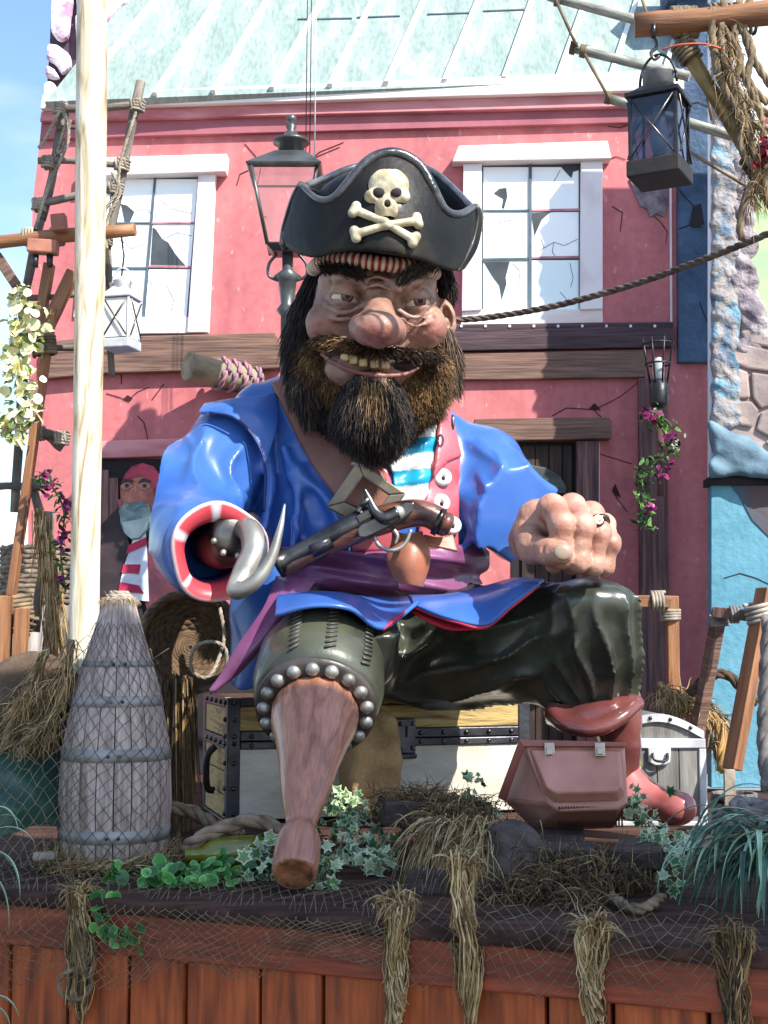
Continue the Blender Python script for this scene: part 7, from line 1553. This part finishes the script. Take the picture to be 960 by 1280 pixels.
for i in range(110):
    b = P(965 + rng.normal(0, 22), 1060 + rng.normal(0, 16), 4.2 + rng.normal(0, .08)); an = rng.uniform(R(95), R(275)); el_ = rng.uniform(.1, 1.1)
    dx = math.cos(an) * .9; dy_ = -abs(math.sin(an)) * .7 + .15; light = rng.random() < .35
    blade(spp, b, (dx, dy_, el_), rng.uniform(.19, .34), rng.uniform(.006, .010), '#8fb49a' if light else ['#3c5c50', '#2c463e', '#54786a'][rng.integers(0, 3)], '#b8cfb8' if light else '#466a5c', rng.uniform(1.3, 2.6))
for i in range(26):
    b = P(955 + rng.normal(0, 14), 1050 + rng.normal(0, 22), 4.3 + rng.normal(0, .1)); blade(spp, b, (-.9, -.25 + rng.normal(0, .2), rng.uniform(.1, .9)), rng.uniform(.22, .36), rng.uniform(.007, .011), ['#46685a', '#2c463e', '#7ea68e'][rng.integers(0, 3)], '#5a8070', rng.uniform(1.0, 2.0))
sp2 = thing('spider_plant', 'white-striped grass-like leaves poking in at the left edge', 'plant', P(-20, 1080, 4.25))
for b, d, ln, dr in (((-12, 1040), (.9, -.1, .5), .16, 1.0), ((-14, 1030), (.8, -.1, .9), .12, 1.2), ((-15, 1065), (.6, -.1, .2), .2, 2.4), ((-16, 1090), (.5, 0, -.2), .2, 2.4), ((-10, 1010), (.7, 0, .3), .13, 2.0), ((-20, 1250), (.6, -.1, .4), .14, 1.4), ((-20, 1262), (.8, -.1, .5), .12, 1.8)):
    blade(sp2, P(*b, 4.2), d, ln, .009, '#5c8c64', '#e4ecdc', dr)
# ======================= straw over the edge and over the timbers =======================
def hang(px0, px1, ytop, ybot, label, n=420, cols=STR, wt=(4, 3, 4, 2, 0), rad=.0030, knot=True):
    ln = (ybot - ytop) / 420 * .95; gs = []; nl = max(3, int((px1 - px0) / 5))
    c0_ = D((px0 + px1) / 2, ytop, .04); sxv = np.linalg.norm(D(px1, ytop, .04) - D(px0, ytop, .04))
    for q in range(nl):   # several loose locks, each wandering and tapering on its own
        x0 = (q + .5) / nl - .5; l_ = ln * rng.uniform(.72, 1.05); ph = rng.uniform(0, 6); k = n // nl; sg = 9
        ts = np.linspace(0, 1, sg + 1); cx_ = x0 * sxv * (1 - .45 * ts) + .012 * np.sin(ph + 5 * ts) + .008 * np.sin(2 * ph + 11 * ts)
        path = c0_ + np.stack([cx_ * DD[0], cx_ * DD[1] + 0 * ts, -ts * l_], 1) + DN * (.015 * np.sin(ph * 3 + 4 * ts))[:, None]
        off = rng.normal(0, 1, (k, 3)) * (.0055, .0055, .01); tw = rng.uniform(.5, 1.5, (k, 1)); rr = rad * rng.uniform(.5, 1.2, k)
        Pp = path[None] + off[:, None, :] * (1 + .7 * np.sin(ph + ts * 6))[None, :, None] * tw[:, None] + rng.normal(0, .0022, (k, sg + 1, 3))
        cut = rng.uniform(.45, 1, k); Pp = Pp[:, :1] + (Pp - Pp[:, :1]) * np.where(rng.random(k) < .35, cut, 1)[:, None, None]
        V = np.stack([Pp + np.array(o_)[None, None] * rr[:, None, None] for o_ in ((1, 0, 0), (-.5, -.87, 0), (-.5, .87, 0))], 2).reshape(-1, 3)
        b_ = (np.arange(k) * (sg + 1) * 3)[:, None, None] + (np.arange(sg) * 3)[None, :, None]; kk = np.arange(3)[None, None]; k2 = (kk + 1) % 3
        Fq = np.stack([b_ + kk, b_ + k2, b_ + 3 + k2, b_ + 3 + kk], -1).reshape(-1, 4); gs.append((V, Fq, np.repeat(pick(k, cols, wt), (sg + 1) * 3, axis=0)))
    n2 = n // 3; r0 = c0_ + DD * (rng.random((n2, 1)) - .5) * sxv + rng.normal(0, .012, (n2, 3)); gs.append(strands(r0, np.tile((0, .6, .5), (n2, 1)), .08, rad * .8, seg=5, jit=.6, bend=.9, wave=.3, cols=pick(n2, cols, wt)))
    V, Fq, c = join_geo(gs); o = obj('straw_tuft', (V - c0_, Fq), m_straw, None, smooth=True, col=c); o.location = c0_; return tag(o, label, 'straw', 'straw tufts hanging over the platform edge')
hang(488, 512, 1125, 1290, 'thick pale straw tuft hanging over the edge, left of the two centre ones', 520)
hang(574, 598, 1075, 1275, 'long narrow straw tuft hanging below the grey coir heap', 420)
hang(732, 755, 1158, 1290, 'broad straight straw tuft hanging below the toolbox', 560)
hang(95, 122, 1112, 1290, 'brown knotted straw tuft hanging at the left below the keg', 380, wt=(3, 4, 2, 2, 1))
hang(900, 935, 1165, 1290, 'dark straw tuft hanging under the spider plant at right', 260, wt=(1, 3, 0, 4, 2))
rk_ = MB(); rope_mb(rk_, [D(106, 1225, .05) + np.array((.05 * math.cos(a), -.01, .045 * math.sin(a))) for a in np.linspace(0, 6.283, 26)], .008); tag(obj('rope_ring', rk_, m_rope, None, smooth=True), 'small loop of rope tied round the left straw tuft', 'rope')
def mat_straw(label, areas, n, ln, cols=STR, wt=(2, 4, 1, 4, 3), rad=.0026, dirv=(0, -.4, .1), jit=.8, bend=.5, wave=.25):
    A = np.array([P(*a) for a in areas]); rts = A[rng.integers(0, len(A), n)] + rng.normal(0, 1, (n, 3)) * (.05, .06, .02); rts[:, 2] = np.maximum(rts[:, 2], DZ + .006)
    return tuft('loose_straw', label, 'straw', rts, np.tile(dirv, (n, 1)), ln, rad, cols, wt, kind='stuff', jit=jit, bend=bend, wave=wave)
mat_straw('brown moss and coir strewn over the timbers before the chest', [(500, 1000, 5.15), (530, 995, 5.15), (560, 1010, 5.0), (590, 1010, 5.0), (545, 1035, 4.9), (575, 1035, 4.8), (620, 1040, 4.8), (560, 1020, 4.9), (600, 1045, 4.7)], 3000, .075, wt=(1, 4, 1, 5, 3))
mat_straw('dark coir strands tangled below and right of the toolbox', [(650, 1075, 4.5), (770, 1085, 4.5), (690, 1100, 4.4), (720, 1120, 4.25), (660, 1110, 4.35), (745, 1090, 4.4), (620, 1110, 4.35), (700, 1085, 4.45), (790, 1080, 4.5)], 2600, .10, wt=(1, 3, 0, 4, 5))
n = 650; tuft('draped_coir', 'long coir strands draped down over the centre timbers to the edge', 'straw', np.array([P(x, y, Y) for x, y, Y in ((590, 1035, 4.62), (575, 1040, 4.62), (610, 1035, 4.62), (600, 1050, 4.55), (560, 1040, 4.65), (545, 1030, 4.7))])[rng.integers(0, 6, n)] + rng.normal(0, .022, (n, 3)), np.tile((-.2, -.75, .0), (n, 1)), .30, .0028, STR, (4, 3, 3, 2, 1), seg=7, bend=.9, jit=.22, wave=.08)
n = 700; tuft('coir_by_frame', 'golden straw heaped behind the domed chest at the right', 'straw', np.array([P(x, y, 6.4) for x, y in ((830, 866), (850, 872), (875, 885), (895, 900), (900, 930))])[rng.integers(0, 5, n)] + rng.normal(0, .02, (n, 3)), np.tile((.3, -.3, -.4), (n, 1)), .12, .0035, STR, (5, 3, 4, 1, 0), jit=.5, wave=.2)
rk_ = MB(); rope_mb(rk_, smoothpts([onDeck(764, 1128) + np.array((0, 0, .02)), onDeck(785, 1142) + np.array((0, 0, .02)), onDeck(805, 1144) + np.array((0, 0, .02)), onDeck(828, 1134) + np.array((0, 0, .03))], 6), .016); tag(obj('rope_end', rk_, m_rope, None, smooth=True), 'short frayed rope end lying on the deck right of the hanging straw', 'rope')
# ======================= fishing net =======================
m_net = mat('net_twine', '#8a7c62', '#5c5240', sc=30, rough=.9, bump=0)
def netmesh(name, label, S, nu, nv, r_=.0016, kind=None, m=None):
    V = []; Fc = []; k = 0
    def seg(a, b):
        nonlocal k
        d = b - a; L_ = np.linalg.norm(d)
        if L_ < 1e-5: return
        u = np.cross(d, (.3, .2, .9)); u = u / max(np.linalg.norm(u), 1e-6) * r_; w_ = np.cross(d / L_, u)
        for p in (a, b):
            for q in range(3): an = 2.094 * q; V.append(p + math.cos(an) * u + math.sin(an) * w_)
        for q in range(3): Fc.append((k + q, k + (q + 1) % 3, k + 3 + (q + 1) % 3, k + 3 + q))
        k += 6
    J = rng.normal(0, .12, (nu + 3, nv + 3, 2))
    def pt(i, j): return S((i + J[i, j, 0]) / nu, (j + J[i, j, 1]) / nv)
    for j in range(nv):
        for i in range(nu + 1):
            if (i + j) % 2: continue
            for di in (-1, 1):
                if 0 <= i + di <= nu: seg(pt(i, j), pt(i + di, j + 1))
    V = np.array(V); b = V.mean(0); o = obj(name, (V - b, np.array(Fc)), m or m_net, None, smooth=True, kind=kind); o.location = b; tag(o, label, 'net'); return o
def S1(u, v):   # over the keg
    z = .86 - .84 * v; an = R(-165 + 150 * u + 12 * math.sin(v * 5)); rr = rk(z) + .010 + .004 * math.sin(u * 30 + v * 17); return np.array((BX + rr * math.cos(an), BY + rr * math.sin(an), DZ + z))
netmesh('fishing_net', 'fine fishing net draped over the tall keg', S1, 20, 30, .0012, None, mat('dark_twine', '#6a5e52', '#4a423a', rough=.9, bump=0))
def S2(u, v):   # from the keg foot over the edge at the left
    x = -40 + 540 * u
    if v < .4: q = onDeck(x + 12 * math.sin(v * 9), 0 + (1075 + (x + 40) * .06) + (v / .4) * 28); return q + np.array((0, 0, .012 + .012 * math.sin(u * 40 + v * 20)))
    t = (v - .4) / .6; yb = 1225 - max(0, x - 120) * .09 + 12 * math.sin(u * 21); q = D(x + 6 * math.sin(t * 7 + u * 9), 1112 + .078 * x + t * (yb - 1112 - .078 * x), .065 + .012 * math.sin(u * 33 + t * 5)); return q
netmesh('fishing_net', 'wide fishing net hanging over the left half of the platform edge', S2, 84, 26, .0013)
def S3(u, v):
    x = 500 + 400 * u; t = v; return D(x, 1105 + .06 * (x - 480) + t * 110 + 14 * math.sin(u * 17), .06 + .014 * math.sin(u * 23 + t * 6))
netmesh('fishing_net', 'sparse fishing net sagging over the right half of the platform edge', S3, 40, 12, .0010)
def S4(u, v):
    a = P(-40 + 250 * u * (1 - .2 * v), 790 + 60 * (1 - u) + 20 * math.sin(u * 8), 4.95 + .1 * u); b = P(-40 + 130 * u, 1085, 4.62); return a + (b - a) * v + np.array((0, -.03 * math.sin(v * 9 + u * 5), 0))
netmesh('fishing_net', 'net curtain falling from beside the keg over the green tarpaulin', S4, 20, 26, .0014)
